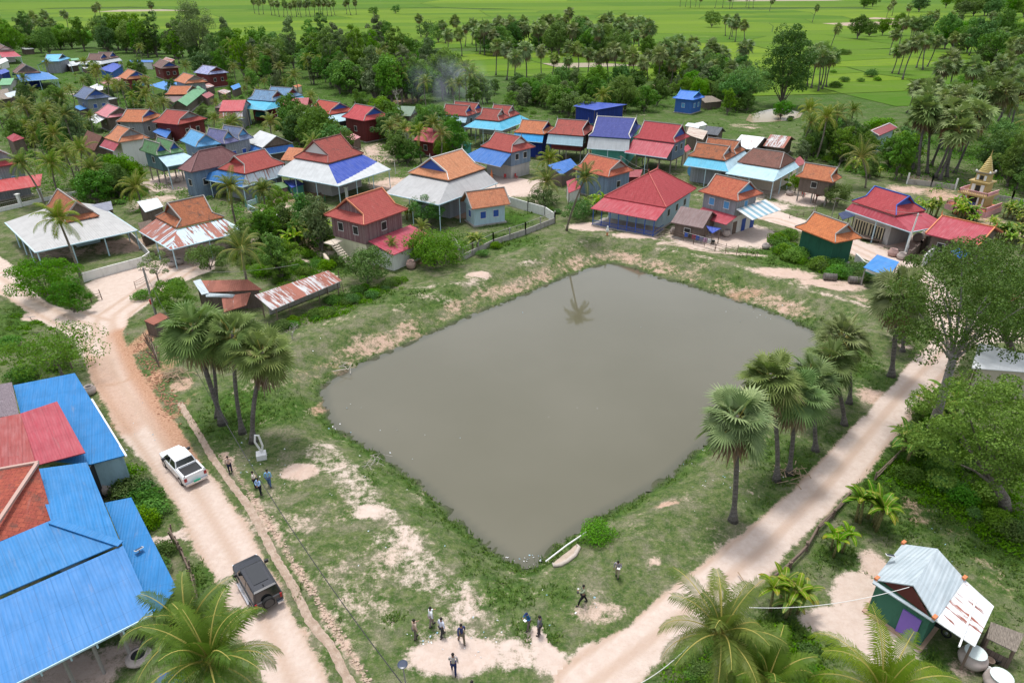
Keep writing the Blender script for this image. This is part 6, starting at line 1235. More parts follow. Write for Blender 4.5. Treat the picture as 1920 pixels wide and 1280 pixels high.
put(['palm'], [(1728,240),(1752,250),(1785,262),(1805,255),(1832,262),(1850,240),(1872,228),(1890,222),(1905,205),(1720,262),(1765,280),(1800,285)], "in the palm belt behind the stupa", sc_=(1.1,1.3), seed=104)
put(['coco'], [(0,200),(120,140),(380,140),(560,175),(760,240),(860,300),(700,330),(480,400),(250,380),(0,330)], 'scattered between the village houses', n=34, sc_=(.7,1.0), seed=105)
put(['palm'], [(860,100),(960,84),(1060,72),(1200,78),(1222,118),(1110,112),(980,104),(880,112)], 'filling the upper grove', n=24, sc_=(1.2,1.5), seed=106, check=False)
put(['palm','palm','tree'], [(1640,70),(1760,48),(1930,60),(1930,120),(1800,112),(1700,110)], 'filling the far right groves', n=24, sc_=(1.1,1.4), seed=107, check=False)
put(['dead'], [(550,642)], "small and leafless by the water corner", sc_=(.4,.42), seed=95); put(['dead'], [(747,205)], "leafless in front of the wood", sc_=(1.1,1.15), seed=96)
put(['bush'], [(1870,985),(1900,1000)], "bright lime coloured on the slope above the cottage", sc_=(.6,.75), seed=97)
# knee to head high undergrowth that fills the gaps between houses and trees
def undergrowth(polys, mat, seed, label, size=.34, per=34):
    rnd = random.Random(seed); fo = MB()
    for poly, n, r0, hz in polys:
        x0,x1,y0,y1 = min(p[0] for p in poly),max(p[0] for p in poly),min(p[1] for p in poly),max(p[1] for p in poly); c = tries = 0
        while c < n and tries < n * 8:
            tries += 1; px, py = rnd.uniform(x0,x1), rnd.uniform(y0,y1)
            if not pip(px, py, poly): continue
            x, y = G(px, py)
            if not free(x, y, .1, .5, yards=rnd.random() < .6): continue
            r = r0 * rnd.uniform(.5, 1.3); c += 1; zz = float(terrain(np.array([[x, y]]))[0][0]) if py > 420 else 0; leafcards(fo, Vector((x, y, zz + hz * r * .4)), r, per, size, rnd, hz)
    o = fo.build('undergrowth', mat); o['kind'] = 'stuff'; o['label'] = label
VILL = [(0,190),(120,130),(380,130),(560,165),(900,215),(1100,225),(1300,255),(1500,290),(1480,330),(1150,300),(1000,300),(860,330),(700,350),(480,420),(250,400),(0,350)]
undergrowth([(VILL,900,1.3,.75),([(380,150),(620,120),(800,140),(905,215),(700,205),(470,160)],160,1.8,.8),([(900,200),(1260,175),(1240,212),(1060,225)],120,1.6,.7),([(1480,300),(1540,262),(1700,262),(1720,330),(1600,330)],120,1.4,.7),([(1240,165),(1440,200),(1420,222),(1260,205)],70,1.3,.6),([(1700,200),(1920,170),(1920,300),(1720,300)],170,1.6,.6)], LF_MID, 11, "mixed undergrowth between the village houses")
undergrowth([(VILL,380,1.1,.6),([(1560,300),(1700,250),(1920,230),(1920,400),(1700,350)],150,1.5,.6)], LF_BRIGHT, 12, "brighter weedy undergrowth in the village and around the stupa")
undergrowth([([(1640,900),(1760,770),(1800,730),(1920,900),(1920,1060),(1760,960)],240,.75,.5),([(1240,1270),(1440,1170),(1520,1200),(1560,1290)],90,.6,.5),([(1470,450),(1640,530),(1560,520),(1440,475)],90,.8,.5),([(420,450),(560,440),(640,500),(540,545),(460,510)],90,.9,.6),([(540,605),(640,560),(760,520),(770,540),(600,615)],80,.6,.5),([(230,900),(290,940),(290,1000),(240,960)],50,.6,.6),([(0,580),(120,620),(150,700),(60,700),(0,680)],40,.5,.4)], LF_BRIGHT, 13, "low leafy undergrowth along the roads and pond side plots", .2, 60)
# grass and weeds as ground cover
def tufts():
    rnd = np.random.RandomState(3); V = []; F = []; T = []; n = 0; zones = [((0,560),(1920,1300),70000,.11), ((600,420),(1700,700),20000,.13), ((0,230),(1920,560),9000,.25)]
    for (x0,y0),(x1,y1),cnt,hh in zones:
        px = rnd.uniform(x0,x1,cnt); py = rnd.uniform(y0,y1,cnt); v = (py-640)/FPX; t_ = CAM_H/(_s+v*_c); P = np.stack([(px-960)/FPX*t_, (_c-v*_s)*t_],1)
        z,dirt,red,lush,wet,ds = terrain(P); k = (ds > .15) & (rnd.random_sample(cnt) < np.clip(.12 + lush*1.1 - dirt*1.1, 0, 1)) & (dirt < .5)
        for q in ROADS: k &= sdist(P, q) > -.35 + .5 * rnd.random_sample(len(P))
        P = P[k]; z = z[k]; lu = lush[k]
        for (x,y),zz,l in zip(P,z,lu):
            m = 5; s = hh*(.6+1.1*rnd.rand()*(1+l))
            for _ in range(m):
                a = rnd.rand()*6.28; w_ = s*.22; ox,oy = rnd.uniform(-s,s),rnd.uniform(-s,s); dx,dy = math.cos(a),math.sin(a)
                V += [(x+ox-dy*w_,y+oy+dx*w_,zz-.01),(x+ox+dy*w_,y+oy-dx*w_,zz-.01),(x+ox+dx*s*.8,y+oy+dy*s*.8,zz+s*(.5+.6*rnd.rand()))]; F.append((n,n+1,n+2)); n += 3; t0 = rnd.rand()*.9; T += [t0]*3
    me = bpy.data.meshes.new("grass"); me.from_pydata(V, [], F); a = me.attributes.new("tone",'FLOAT','POINT'); a.data.foreach_set("value", T); me.materials.append(leaf((0.04,0.085,0.016),(0.11,0.16,0.03),(0.24,0.2,0.1),.2,.7,.15)); o = bpy.data.objects.new("grass", me); COL.objects.link(o); o['kind'] = 'stuff'; o['label'] = "short grass and weeds covering the banks and verges"
tufts()
# ------------------------------------------------ vehicles
CARW = plain((0.82,0.83,0.84), .25, .6, .03); CARB = plain((0.018,0.020,0.026), .22, .7, .05); GLASS = plain((0.012,0.014,0.016), .08, .8, .0); RUB = plain((0.02,0.02,0.02), .8, .2); CHR = plain((0.6,0.6,0.62), .25, .8, .05, .8); LAMPR = plain((0.35,0.01,0.015), .3, .5); GPLATE = plain((0.02,0.42,0.25), .5); RIM = plain((0.35,0.36,0.38), .35, .6, .05, .6); LAMPC = plain((0.7,0.72,0.74), .15, .8)
def frame_at(px_r, px_f, z, px_c):
    a = G3(*px_r, z); b = G3(*px_f, z); d = b - a; d.z = 0; d.normalize(); c = G3(*px_c, z); c.z = 0; return c, math.atan2(d.y, d.x)
def loft(mb, secs, close=True):
    """secs: list of rings (same count) of Vectors"""
    for r0, r1 in zip(secs, secs[1:]):
        n = len(r0)
        for k in range(n): mb.face([r0[k], r0[(k+1)%n], r1[(k+1)%n], r1[k]])
    if close: mb.face(secs[0][::-1]); mb.face(secs[-1])
def ring(x, hw, z0, z1, r=.12, n=3):
    """rounded rectangle section across the car"""
    P = []
    for cy, cz, a0 in ((hw-r, z1-r, 0), (-hw+r, z1-r, 90), (-hw+r*.5, z0+r*.5, 180), (hw-r*.5, z0+r*.5, 270)):
        q = r if cz > z0 + r else r * .5
        for i in range(n): a = R(a0 + 90 * i / (n-1)); P.append(Vector((x, cy + q * math.cos(a), cz + q * math.sin(a))))
    return P
def wheel(root, x, y, r=.38, w_=.25):
    mb = MB(); mb.tube([(x, y - w_/2, r), (x, y + w_/2, r)], r, 20); wh = mb.build('wheel', RUB, root, local=True); m2 = MB(); sy = 1 if y > 0 else -1; m2.tube([(x, y + sy*.05, r), (x, y + sy*(w_/2+.01), r)], r*.62, 14); m2.build('rim', RIM, wh, local=True)
def lgtprism(mb, prof, hw_b, hw_t, zb, zt):
    pass
def car_common(root, paint, prof, W, wx):
    mb = MB(); secs = [ring(x, W/2*f, z0, z1, .13 if i in (0, len(prof)-1) else .11) for i, (x, f, z0, z1) in enumerate(prof)]
    loft(mb, secs); b = mb.build('body', paint, root, local=True, smooth=False)
    bv = b.modifiers.new('bevel', 'BEVEL'); bv.width = .09; bv.segments = 3; bv.limit_method = 'ANGLE'; bv.angle_limit = R(35)
    for x in wx:
        for s in (-1, 1):
            wheel(root, x, s*(W/2-.10)); a = MB(); P = [Vector((x+.47*math.cos(q*math.pi/8), s*(W/2-.04), .38+.47*math.sin(q*math.pi/8))) for q in range(9)]; a.tube(P, .05, 5); a.build('wheel_arch', RUB if paint is CARB else paint, root, local=True)
def greenhouse(root, paint, xs, zb, zt, wb, wt):
    """xs = windscreen foot, roof front, roof rear, rear window foot"""
    x0, x1, x2, x3 = xs; c = lambda x, y, z: Vector((x, y, z)); lo = [c(x0, wb/2, zb), c(x0, -wb/2, zb), c(x3, -wb/2, zb), c(x3, wb/2, zb)]; hi = [c(x1, wt/2, zt), c(x1, -wt/2, zt), c(x2, -wt/2, zt), c(x2, wt/2, zt)]
    mb = MB()
    for i in range(4): mb.face([lo[i], lo[(i+1)%4], hi[(i+1)%4], hi[i]])
    top = [p.lerp(c((x1+x2)/2, 0, zt), .10) + UP * .05 for p in hi]
    for i in range(4): mb.face([hi[i], hi[(i+1)%4], top[(i+1)%4], top[i]])
    mb.face(top); cab = mb.build('cab', paint, root, local=True); bv = cab.modifiers.new('bevel', 'BEVEL'); bv.width = .07; bv.segments = 3
    def win(a, b, d, e, nm, m=.1):
        cc = (a+b+d+e)/4; n = (b-a).cross(e-a).normalized(); 
        if n.dot(cc - c((x1+x2)/2, 0, zb)) < 0: n = -n
        q = [p.lerp(cc, m) + n * .012 for p in (a, b, d, e)]; w_ = MB(); w_.face(q); w_.face([p + n*.001 for p in q][::-1]); w_.build(nm, GLASS, root, local=True)
    win(lo[0], lo[1], hi[1], hi[0], 'windscreen'); win(lo[2], lo[3], hi[3], hi[2], 'rear_window')
    for i, j in ((0, 3), (1, 2)):
        a, b, d, e = lo[i], lo[j], hi[j], hi[i]; k = 2
        for q in range(k): t0, t1 = q/k, (q+1)/k; win(a.lerp(b, t0), a.lerp(b, t1), e.lerp(d, t1), e.lerp(d, t0), 'side_window', .12)
def bxp(root, nm, c, s, m): mb = MB(); mb.box(c, s); o = mb.build(nm, m, root, local=True); return o
c_, a_ = frame_at((366,888),(318,838), .9, (341,866)); root = empty('pickup_truck', c_, a_, "white pickup truck driving away up the sandy left road with an empty open bed", 'pickup truck')
car_common(root, CARW, [(-2.6,.9,.5,1.08),(-2.5,1,.42,1.1),(-.85,1,.34,1.1),(1.3,1,.34,1.08),(2.2,.97,.36,.98),(2.6,.86,.42,.88),(2.68,.75,.5,.72)], 1.85, (-1.6,1.6))
greenhouse(root, CARW, (1.55,.75,-.75,-1.0), 1.08, 1.72, 1.72, 1.38)
bxp(root,'load_bed',(-1.75,0,1.115),(1.35,1.45,.03),PT_DARK)
mb = MB()
for y in (-.8,.8): mb.box((-1.75,y,1.16),(1.7,.13,.14))
mb.box((-2.52,0,1.16),(.14,1.7,.14)); mb.box((-.98,0,1.16),(.1,1.7,.14)); mb.build('bed_rail', CARW, root, local=True)
for y in (-.78,.78): bxp(root,'tail_light',(-2.6,y,.92),(.08,.2,.3),LAMPR); bxp(root,'mirror',(1.05,y*1.32,1.2),(.16,.28,.2),CARB); bxp(root,'headlight',(2.5,y*.85,.78),(.2,.34,.18),LAMPC)
bxp(root,'bumper',(-2.72,0,.52),(.18,1.75,.18),CHR); bxp(root,'number_plate',(-2.82,0,.66),(.03,.55,.16),GPLATE)
c_, a_ = frame_at((505,1122),(461,1048), .9, (481,1088)); root = empty('off_road_car', c_, a_, "black off road car with rear mounted spare wheel on the left road", 'car')
car_common(root, CARB, [(-2.2,.92,.5,1.1),(-2.1,1,.42,1.15),(-.9,1,.36,1.15),(1.1,1,.36,1.14),(1.9,.97,.38,1.08),(2.25,.88,.45,1.0),(2.33,.75,.5,.8)], 1.9, (-1.45,1.45))
greenhouse(root, CARB, (1.2,.65,-1.95,-2.12), 1.14, 1.82, 1.74, 1.45)
bxp(root,'sunroof',(-.45,0,1.89),(1.7,.95,.02),GLASS); bxp(root,'roof_fin',(-1.6,0,1.92),(.15,.05,.1),PT_DARK)
mb = MB(); mb.tube([(-2.18,.05,1.0),(-2.42,.05,1.0)],.38,22); sw = mb.build('spare_wheel', RUB, root, local=True); mb = MB(); mb.tube([(-2.42,.05,1.0),(-2.45,.05,1.0)],.30,22); mb.build('wheel_cover', plain((0.06,0.055,0.055),.6), sw, local=True)
for y in (-.8,.8): bxp(root,'tail_light',(-2.2,y,1.0),(.06,.14,.34),LAMPR); bxp(root,'mirror',(.95,y*1.33,1.25),(.15,.26,.2),PT_DARK); bxp(root,'headlight',(2.15,y*.85,.9),(.2,.3,.2),LAMPC); bxp(root,'bumper_corner',(-2.3,y*.85,.55),(.18,.4,.12),CHR); bxp(root,'side_step',(0,y*1.2,.36),(2.2,.2,.07),CHR); 
for y in (-.68,.68): bxp(root,'roof_rail',(-.7,y,1.93),(2.1,.04,.04),CARB)
# ------------------------------------------------ people
SKIN = plain((0.30,0.17,0.11), .6, .3, .1); HAIR = plain((0.012,0.010,0.009), .6, .3, .1)
def skinmesh(name, verts, edges, mat, parent, root=0, sub=1):
    me = bpy.data.meshes.new(name); me.from_pydata([v[:3] for v in verts], edges, []); me.materials.append(mat); o = bpy.data.objects.new(name, me); COL.objects.link(o); o.parent = parent
    m = o.modifiers.new('Skin', 'SKIN'); m.use_smooth_shade = True; m.branch_smoothing = .4
    if not me.skin_vertices: me.update()
    sv_ = me.skin_vertices[0].data
    for i, v in enumerate(verts): r = v[3]; sv_[i].radius = (r if not hasattr(r,'__len__') else r[0], r if not hasattr(r,'__len__') else r[1]); sv_[i].use_root = (i == root)
    s = o.modifiers.new('Sub', 'SUBSURF'); s.levels = sub; s.render_levels = sub; return o
def person(base, face_px, label, shirt, trousers, H_=1.66, step=.0, arms=('down','down'), cap=None, stoop=0.0, shoes=PT_DARK, z0=0.0, held=None, group=None):
    b = G3(*base); b.z = float(terrain(np.array([[b.x, b.y]]))[0][0]); f = G3(*face_px) - G3(*base); az = math.atan2(f.y, f.x)   # +X local = facing
    r = empty('person', b, az, label, 'person'); r.scale = (H_/1.7,)*3; s = stoop
    def tx(x, z): return x + s * max(0, z - .95) * .9
    hips = (0, 0, .93); chest = (tx(.0,1.28), 0, 1.28 - s*.05); neck = (tx(.0,1.46), 0, 1.47 - s*.12); head = (tx(.02,1.58)+.02*s, 0, 1.60 - s*.17)
    V = []; E = []
    def av(x, y, z, rr): V.append((x, y, z, rr)); return len(V) - 1
    def ch(a, pts):
        for p in pts: i = av(*p); E.append((a, i)); a = i
        return a
    pel = av(*hips, (.15,.11)); w_ = ch(pel, [(tx(0,1.1),0,1.1,(.135,.10)), (*chest,(.16,.11)), (tx(0,1.40),0,1.41-s*.08,(.10,.075))]); nk = ch(w_, [(*neck,.052), (tx(.01,1.53),0,1.53-s*.14,.062), (*head,(.078,.092)), (head[0]-.005,0,head[2]+.085,.06)])
    legs = []; armsP = []
    for sg in (-1, 1):
        dx = step * sg * .5; kn = (dx*.55+.03*(dx>0)+.02, sg*.10, .50); an = (dx, sg*.10, .09)
        legs.append([(.0, sg*.09, .86,.088), (dx*.25, sg*.10, .7,.085), (*kn,.058), (*[(kn[i]*.5+an[i]*.5) for i in range(3)],.055), (*an,.04)]); l = ch(pel, legs[-1]); ch(l, [(dx+.13, sg*.11, .04,.038)])
        mode = arms[0 if sg > 0 else 1]; sh = (chest[0], sg*.19, 1.40 - s*.07)
        if mode == 'down': el = (sh[0]-.03, sg*.25, 1.13); ha = (sh[0]+.04, sg*.26, .88)
        elif mode == 'swing': el = (sh[0]-.10*sg, sg*.25, 1.14); ha = (sh[0]-.02+.16*-sg, sg*.26, .91)
        elif mode == 'phone': el = (sh[0]+.06, sg*.25, 1.15); ha = (sh[0]+.30, sg*.12, 1.24)
        elif mode == 'fold': el = (sh[0]+.05, sg*.24, 1.14); ha = (sh[0]+.21, -sg*.05, 1.17)
        elif mode == 'hip': el = (sh[0]-.12, sg*.36, 1.17); ha = (sh[0]+.06, sg*.2, 1.0)
        elif mode == 'raise': el = (sh[0]+.20, sg*.27, 1.36); ha = (sh[0]+.42, sg*.22, 1.42)
        elif mode == 'back': el = (sh[0]-.12, sg*.26, 1.16); ha = (sh[0]-.18, sg*.03, 1.0)
        arm = [(*sh,.055), (*el,.042), (*[(el[i]*.4+ha[i]*.6) for i in range(3)],.034), (*ha,.024)]; armsP.append(arm); h = ch(w_, arm)
        d = (Vector(ha) - Vector(el)).normalized(); sd_ = d.cross(UP); sd_ = sd_.normalized() if sd_.length > .1 else Vector((1,0,0)); pm_ = Vector(ha) + d*.055; pi = ch(h, [(*pm_, (.034,.018))])
        for k in range(4): 
            q = pm_ + sd_*(.028-.019*k) + d*.03; L = (.028,.034,.031,.024)[k]; ch(pi, [(*q,.009), (*(q+d*L*.9-UP*.008),.008), (*(q+d*L*1.5-UP*.022),.007)])
        ch(h, [(*(Vector(ha)+sd_*.035+d*.025),.010), (*(Vector(ha)+sd_*.045+d*.06),.008)])
    skinmesh('body', V, E, SKIN, r, 0)
    # shirt
    V = []; E = []; pel = av(hips[0],0,.90,(.165,.125)); w_ = ch(pel, [(tx(0,1.1),0,1.1,(.15,.115)), (*chest,(.175,.125)), (tx(0,1.40),0,1.41-s*.08,(.12,.09)), (tx(0,1.44),0,1.46-s*.11,.07)])
    for arm in armsP: ch(w_-1, [(*arm[0][:3],.072), (*arm[1][:3],.058), (*arm[2][:3],.05), (*[arm[2][i]*.45+arm[3][i]*.55 for i in range(3)],.045)])
    skinmesh('shirt', V, E, shirt, r, 0)
    V = []; E = []; pel = av(0,0,.93,(.16,.125)); 
    for l in legs: ch(pel, [(p[0],p[1],p[2],p[3]+.018) for p in l])
    skinmesh('trousers', V, E, trousers, r, 0)
    mb = MB()
    for l in legs: mb.ball((l[-1][0]+.06, l[-1][1], .05), (.14,.052,.055), 8, 5)
    mb.build('shoes', shoes, r, local=True, smooth=True)
    hm = MB(); hc = Vector(head); hm.ball(hc+Vector((-.022,0,.045)), (.103,.092,.095), 12, 8); hm.build('hair' if not cap else 'cap', cap or HAIR, r, local=True, smooth=True)
    if cap: m = MB(); m.ball(hc+Vector((.10,0,.06)), (.08,.07,.012), 10, 5); m.build('cap_peak', cap, r, local=True)
    fc = MB(); fx = hc.x+.088
    for y in (-.03,.03): fc.ball((fx-.004,y,hc.z+.01),(.008,.012,.006),6,4)
    fc.box((fx-.004,0,hc.z-.05),(.01,.04,.008)); fc.build('face', plain((0.05,0.025,0.02)), r, local=True); no = MB(); no.ball((fx+.005,0,hc.z-.018),(.016,.013,.022),8,5)
    for y in (-.088,.088): no.ball((hc.x,y,hc.z-.005),(.02,.012,.03),8,5)
    no.build('nose_and_ears', SKIN, r, local=True, smooth=True)
    if held:
        m = bpy.data.objects; ha = armsP[1][-1] if arms[0] in ('phone','raise') else armsP[0][-1]; p = Vector(ha[:3])*(H_/1.7); M_ = Matrix.Rotation(az,3,'Z'); q = b + M_ @ (p + Vector((.06,0,.03))); mb = MB(); mb.box(q, held[1], rz=az); tag(mb.build(held[0], held[2]), held[3], held[0])
    return r
cl = lambda *c: plain(tuple(c), .85, .15, .2)
person((433,886),(430,920),"person in pale pink shirt and dark trousers standing alone beside the soil trench",cl(.52,.38,.32),cl(.02,.025,.05),1.68,.0,('phone','down'))
person((479,914),(510,908),"person in cream shirt with folded arms behind the pale blue shirted one",cl(.66,.58,.50),cl(.02,.022,.04),1.64,.0,('fold','fold'))
person((506,911),(512,870),"person in light blue shirt and jeans seen from behind, walking up the bank",cl(.22,.42,.62),cl(.08,.14,.27),1.70,.45,('down','down'))
person((489,927),(515,905),"person in pale blue shirt and black trousers, front of the group of three",cl(.30,.45,.70),cl(.015,.018,.03),1.66,.15,('back','back'))
person((809,1173),(840,1160),"person in white shirt and grey trousers looking toward the pond",cl(.75,.78,.82),cl(.25,.2,.19),1.68,.3,('phone','down'))
person((779,1197),(815,1175),"person in beige shirt on the grass edge raising one hand",cl(.48,.36,.29),cl(.13,.12,.10),1.68,.2,('phone','down'))
person((829,1191),(860,1165),"person in pale lilac shirt and dark trousers in the middle of the sandy patch",cl(.60,.63,.75),cl(.04,.04,.045),1.66,.4,('down','down'))
person((866,1205),(840,1150),"person in navy jacket and khaki trousers walking away on the sand",cl(.035,.05,.13),cl(.15,.13,.09),1.68,.5,('swing','swing'))
person((851,1261),(850,1200),"person in grey shirt and navy trousers nearest the bottom middle",cl(.42,.38,.36),cl(.02,.03,.10),1.72,.5,('fold','down'))
person((886,1313),(880,1250),"person in white shirt cut off by the bottom edge",cl(.75,.8,.82),cl(.05,.05,.06),1.70,.1,('down','down'))
person((991,1178),(970,1195),"person in bright blue jacket and dark cap bending over a notebook",cl(.015,.10,.25),cl(.14,.12,.11),1.60,.35,('phone','phone'),cap=cl(.02,.03,.10),stoop=.35,held=('notebook',(.16,.2,.02),PT_WHITE,"small white notebook held by the person in the blue jacket"))
person((1011,1190),(980,1180),"person in dark grey shirt and charcoal trousers facing the one in blue",cl(.13,.13,.15),cl(.055,.05,.055),1.74,.0,('down','down'))
person((1092,1133),(1065,1140),"person in olive shirt and black trousers striding with a camera raised",cl(.22,.26,.17),cl(.015,.015,.018),1.68,.7,('raise','phone'),held=('camera',(.12,.14,.1),PT_DARK,"small black camera held up by the person in olive"))
person((1157,1080),(1148,1110),"person in grey shirt and khaki trousers with head down nearest the fishing net",cl(.30,.28,.32),cl(.36,.3,.22),1.62,.25,('phone','down'),stoop=.25,held=('paper',(.15,.2,.01),PT_WHITE,"sheet of white paper held by the person near the fishing net"))
person((849,329),(840,345),"person in white shirt beneath the deep blue shop awning",cl(.75,.75,.75),cl(.4,.4,.42),1.6,.1,('down','down'))
person((536,262),(540,280),"person in yellow shirt in the dirt lane below the vermilion roof",cl(.6,.42,.05),cl(.05,.05,.06),1.6,.1,('down','down'))
# ox on the garden grass
def ox():
    b = G3(614,497); r = empty('cow', b, math.atan2(*(lambda d:(d.y,d.x))(G3(608,488)-G3(618,500))), "cream white cow standing on the grass behind the cattle shed", 'cow'); M = plain((0.62,0.52,0.42),.8,.2,.2)
    V = [(-.75,0,1.12,(.26,.30)),(-.3,0,1.08,(.31,.33)),(.2,0,1.08,(.31,.34)),(.62,0,1.15,(.24,.30)),(.95,0,1.25,(.14,.2)),(1.2,0,1.3,(.12,.14)),(1.38,0,1.2,(.10,.11)),(1.58,0,1.08,(.075,.08))]; E = [(i,i+1) for i in range(7)]
    for sg in (-1,1):
        for x, k in ((-.72,1),(.6,0)):
            i = len(V); V += [(x,sg*.2,.85,.14),(x+(.08 if k else -.03),sg*.2,.52,.075),(x-(.08 if k else 0),sg*.2,.38,.05),(x,sg*.2,.06,.055)]; E += [(0 if k else 3,i),(i,i+1),(i+1,i+2),(i+2,i+3)]
    i = len(V); V += [(-1.0,0,1.2,.04),(-1.1,0,.8,.03),(-1.1,0,.5,.04)]; E += [(0,i),(i,i+1),(i+1,i+2)]
    i = len(V); V += [(.55,0,1.42,.12)]; E += [(3,i)]
    for sg in (-1,1): i = len(V); V += [(1.22,sg*.2,1.36,.03)]; E += [(5,i)]
    skinmesh('body', V, E, M, r, 1, 2)
    for sg in (-1,1): mb = MB(); mb.tube([(1.22,sg*.08,1.4),(1.25,sg*.2,1.5),(1.3,sg*.2,1.68)],[.035,.028,.01],6); mb.build('horn', PT_DARK, r, local=True)
ox()
# ------------------------------------------------ poles, wires, walls, fences
def pole(base, top_px, label, H_=None, r=.13, mat=None, arm=True, name='utility_pole', cat='pole'):
    b, t_ = stand(base, top_px); 
    if H_: t_ = b + Vector((0,0,H_))
    root = empty(name, b, 0, label, cat); mb = MB(); mb.tube([b-UP*.2, t_], [r, r*.65], 8); mb.build('shaft', mat or PT_GREY, root)
    if arm: mb = MB(); mb.bar(t_-UP*.3-Vector((.6,0,0)), t_-UP*.3+Vector((.6,0,0)), .09); mb.build('crossarm', PT_WOOD, root)
    return t_
def wire(a, b, label, sag=.8, r=.02, mat=PT_DARK, name='cable'):
    P = [a.lerp(b, i/16) - UP*sag*4*(i/16)*(1-i/16) for i in range(17)]; mb = MB(); mb.tube(P, r, 5, cap=False); o = mb.build(name, mat); tag(o, label, 'cable'); return o
pA = pole((293,592),(268,502),"leaning grey utility pole at the courtyard corner with a red box",r=.16)
mb = MB(); q = G3(290,588); mb.box(q+Vector((0,0,1.6)),(.35,.3,.6)); tag(mb.build('meter_box', PT_RED), "red meter box fixed on the leaning utility pole", 'meter box')
pB = pole((1694,482),(1722,400),"pale concrete utility pole with cream notices in front of the villa",r=.15,mat=P_WHITE)
mb = MB(); q = G3(1695,480); mb.box(q+Vector((0,-.2,1.5)),(.4,.05,.6)); mb.box(q+Vector((.05,-.2,.75)),(.35,.05,.5)); tag(mb.build('notice', PT_WHITE), "pair of cream notices tied to the pale concrete pole", 'notice')
pC = pole((469,240),(460,192),"utility pole beside the cyan awning in the rear village"); pD = pole((1482,332),(1484,298),"thin pole by the pale blue awning", r=.08) if False else None
pE = pole((1162,322),(1164,292),"utility pole between the navy and the pink red roofs"); pF = pole((742,326),(739,300),"white lamp pole behind the royal blue awning", r=.08, mat=PT_WHITE); pG = pole((229,160),(223,138),"thin pole beside the pink lean to", r=.09); pH = pole((1558,412),(1568,370),"slim pole at the lane corner by the orange roofed green house", r=.07); pI = pole((136,690),(105,620),"tall bamboo pole leaning above the blue sheet roof", r=.07, mat=PT_WOOD, arm=False, name='bamboo_pole'); pJ = pole((226,172),(222,158),"short wooden pole in the rear orchard", r=.08)
z1 = 7.5; wire(G3(425,795,z1), G3(800,1340,z1), "thick black cable crossing above the sandy bank from the left palms to the bottom edge", 1.2, .026); wire(G3(425,795,z1), pA, "cable from the leaning utility pole toward the left palms", .8, .02)
wire(pE, G3(1217,320,5), "service wire running down to the crimson hipped hall", .4, .02, PT_GREY); wire(pF, pC, "wire from the white lamp pole across the central houses", .8, .02, PT_GREY); wire(pF, G3(570,290,7), "pale wire reaching the tiered red roof", .5, .02, PT_GREY); wire(pB, pH, "wire strung between the concrete pole and the slim lane pole", .5, .02, PT_GREY); wire(pA, G3(560,495,5), "wire from the leaning pole over the rusty shed to the purple plank house", .8, .018, PT_GREY)
wire(G3(1405,1138,2.5), G3(1705,1100,4.2), "white wire slung from the palms to the gable of the green cottage", .6, .02, PT_WHITE); wire(G3(1180,1290,3), G3(1292,1210,3), "white wire at the edge of the right road mouth", .4, .02, PT_WHITE)
def wall(pts, h, label, mat=P_CONC, th=.15, name='wall', posts=0, pm=None, ph=None, mesh=None):
    P = [G3(*p) for p in pts]; c = P[0].copy(); root = empty(name, c, 0, label, name.split('_')[-1] if name != 'wall' else 'wall'); mb = MB()
    for a, b in zip(P, P[1:]): mb.bar(a+UP*h/2-UP*.1, b+UP*h/2-UP*.1, th, h+.2)
    mb.build('wall_panel', mat, root)
    if posts:
        for a, b in zip(P, P[1:]):
            n = max(1, int((b-a).length/posts))
            for i in range(n+1): q = a.lerp(b, i/n); m = MB(); m.bar(q, q+UP*(ph or h+.3), th*1.5); m.build('post', pm or mat, root)
    if mesh:
        mb = MB()
        for a, b in zip(P, P[1:]):
            mb.bar(a+UP*(ph-.1), b+UP*(ph-.1), .06); n = int((b-a).length/.3)
            for i in range(n): q = a.lerp(b, i/n); mb.bar(q+UP*h, q+UP*ph, .02)
        mb.build('wire_mesh', mesh, root)
    return root
wall([(868,488),(925,460),(985,440),(1040,418)], .9, "long low concrete wall with posts and wire mesh along the pond side of the lawn", posts=3, ph=2.0, mesh=PT_GREY, pm=P_CONC); wall([(868,488),(852,462)], 1.5, "short return of grey concrete wall under the dark tree")
wall([(953,385),(990,396),(1022,405),(1040,418)], 1.6, "stained white concrete wall closing the lawn at the rear", P_WHITE, posts=3)
wall([(158,529),(215,513),(270,498),(284,488)], 1.3, "whitewashed stained wall before the huge white roof", P_WHITE); wall([(284,488),(262,462),(235,436)], 1.2, "side wall running back from the whitewashed wall", P_GREY)
wall([(-20,402),(40,388),(80,378),(155,363)], .7, "low white wall with iron railing in front of the stilt house", P_WHITE, posts=0, ph=1.5, mesh=PT_GREY)
for px, py, lb in ((40,388,"white gate pillar with cap in front of the rusted tile gable"),(80,378,"white gate pillar beside the leaning coconut palm"),(154,363,"white gate pillar at the right end of the iron railing"),(527,428,"white pillar with cap at the end of the pale blue fence"),(651,374,"white capped pillar left of the huge grey white awning")):
    b = G3(px,py); root = empty('gate_pillar', b, 0, lb, 'pillar'); mb = MB(); mb.box(b+UP*1.1,(.45,.45,2.2)); mb.build('shaft', P_WHITE, root); mb = MB(); mb.box(b+UP*2.28,(.7,.7,.16)); mb.build('cap', P_WHITE, root)
wall([(465,393),(497,410),(527,428)], 1.0, "pale blue painted fence wall left of the brown paddock", P_LBLUE); wall([(462,388),(520,368),(575,350)], .9, "pale blue wall behind the brown paddock", P_LBLUE, posts=2, ph=1.4, pm=P_TEAL)
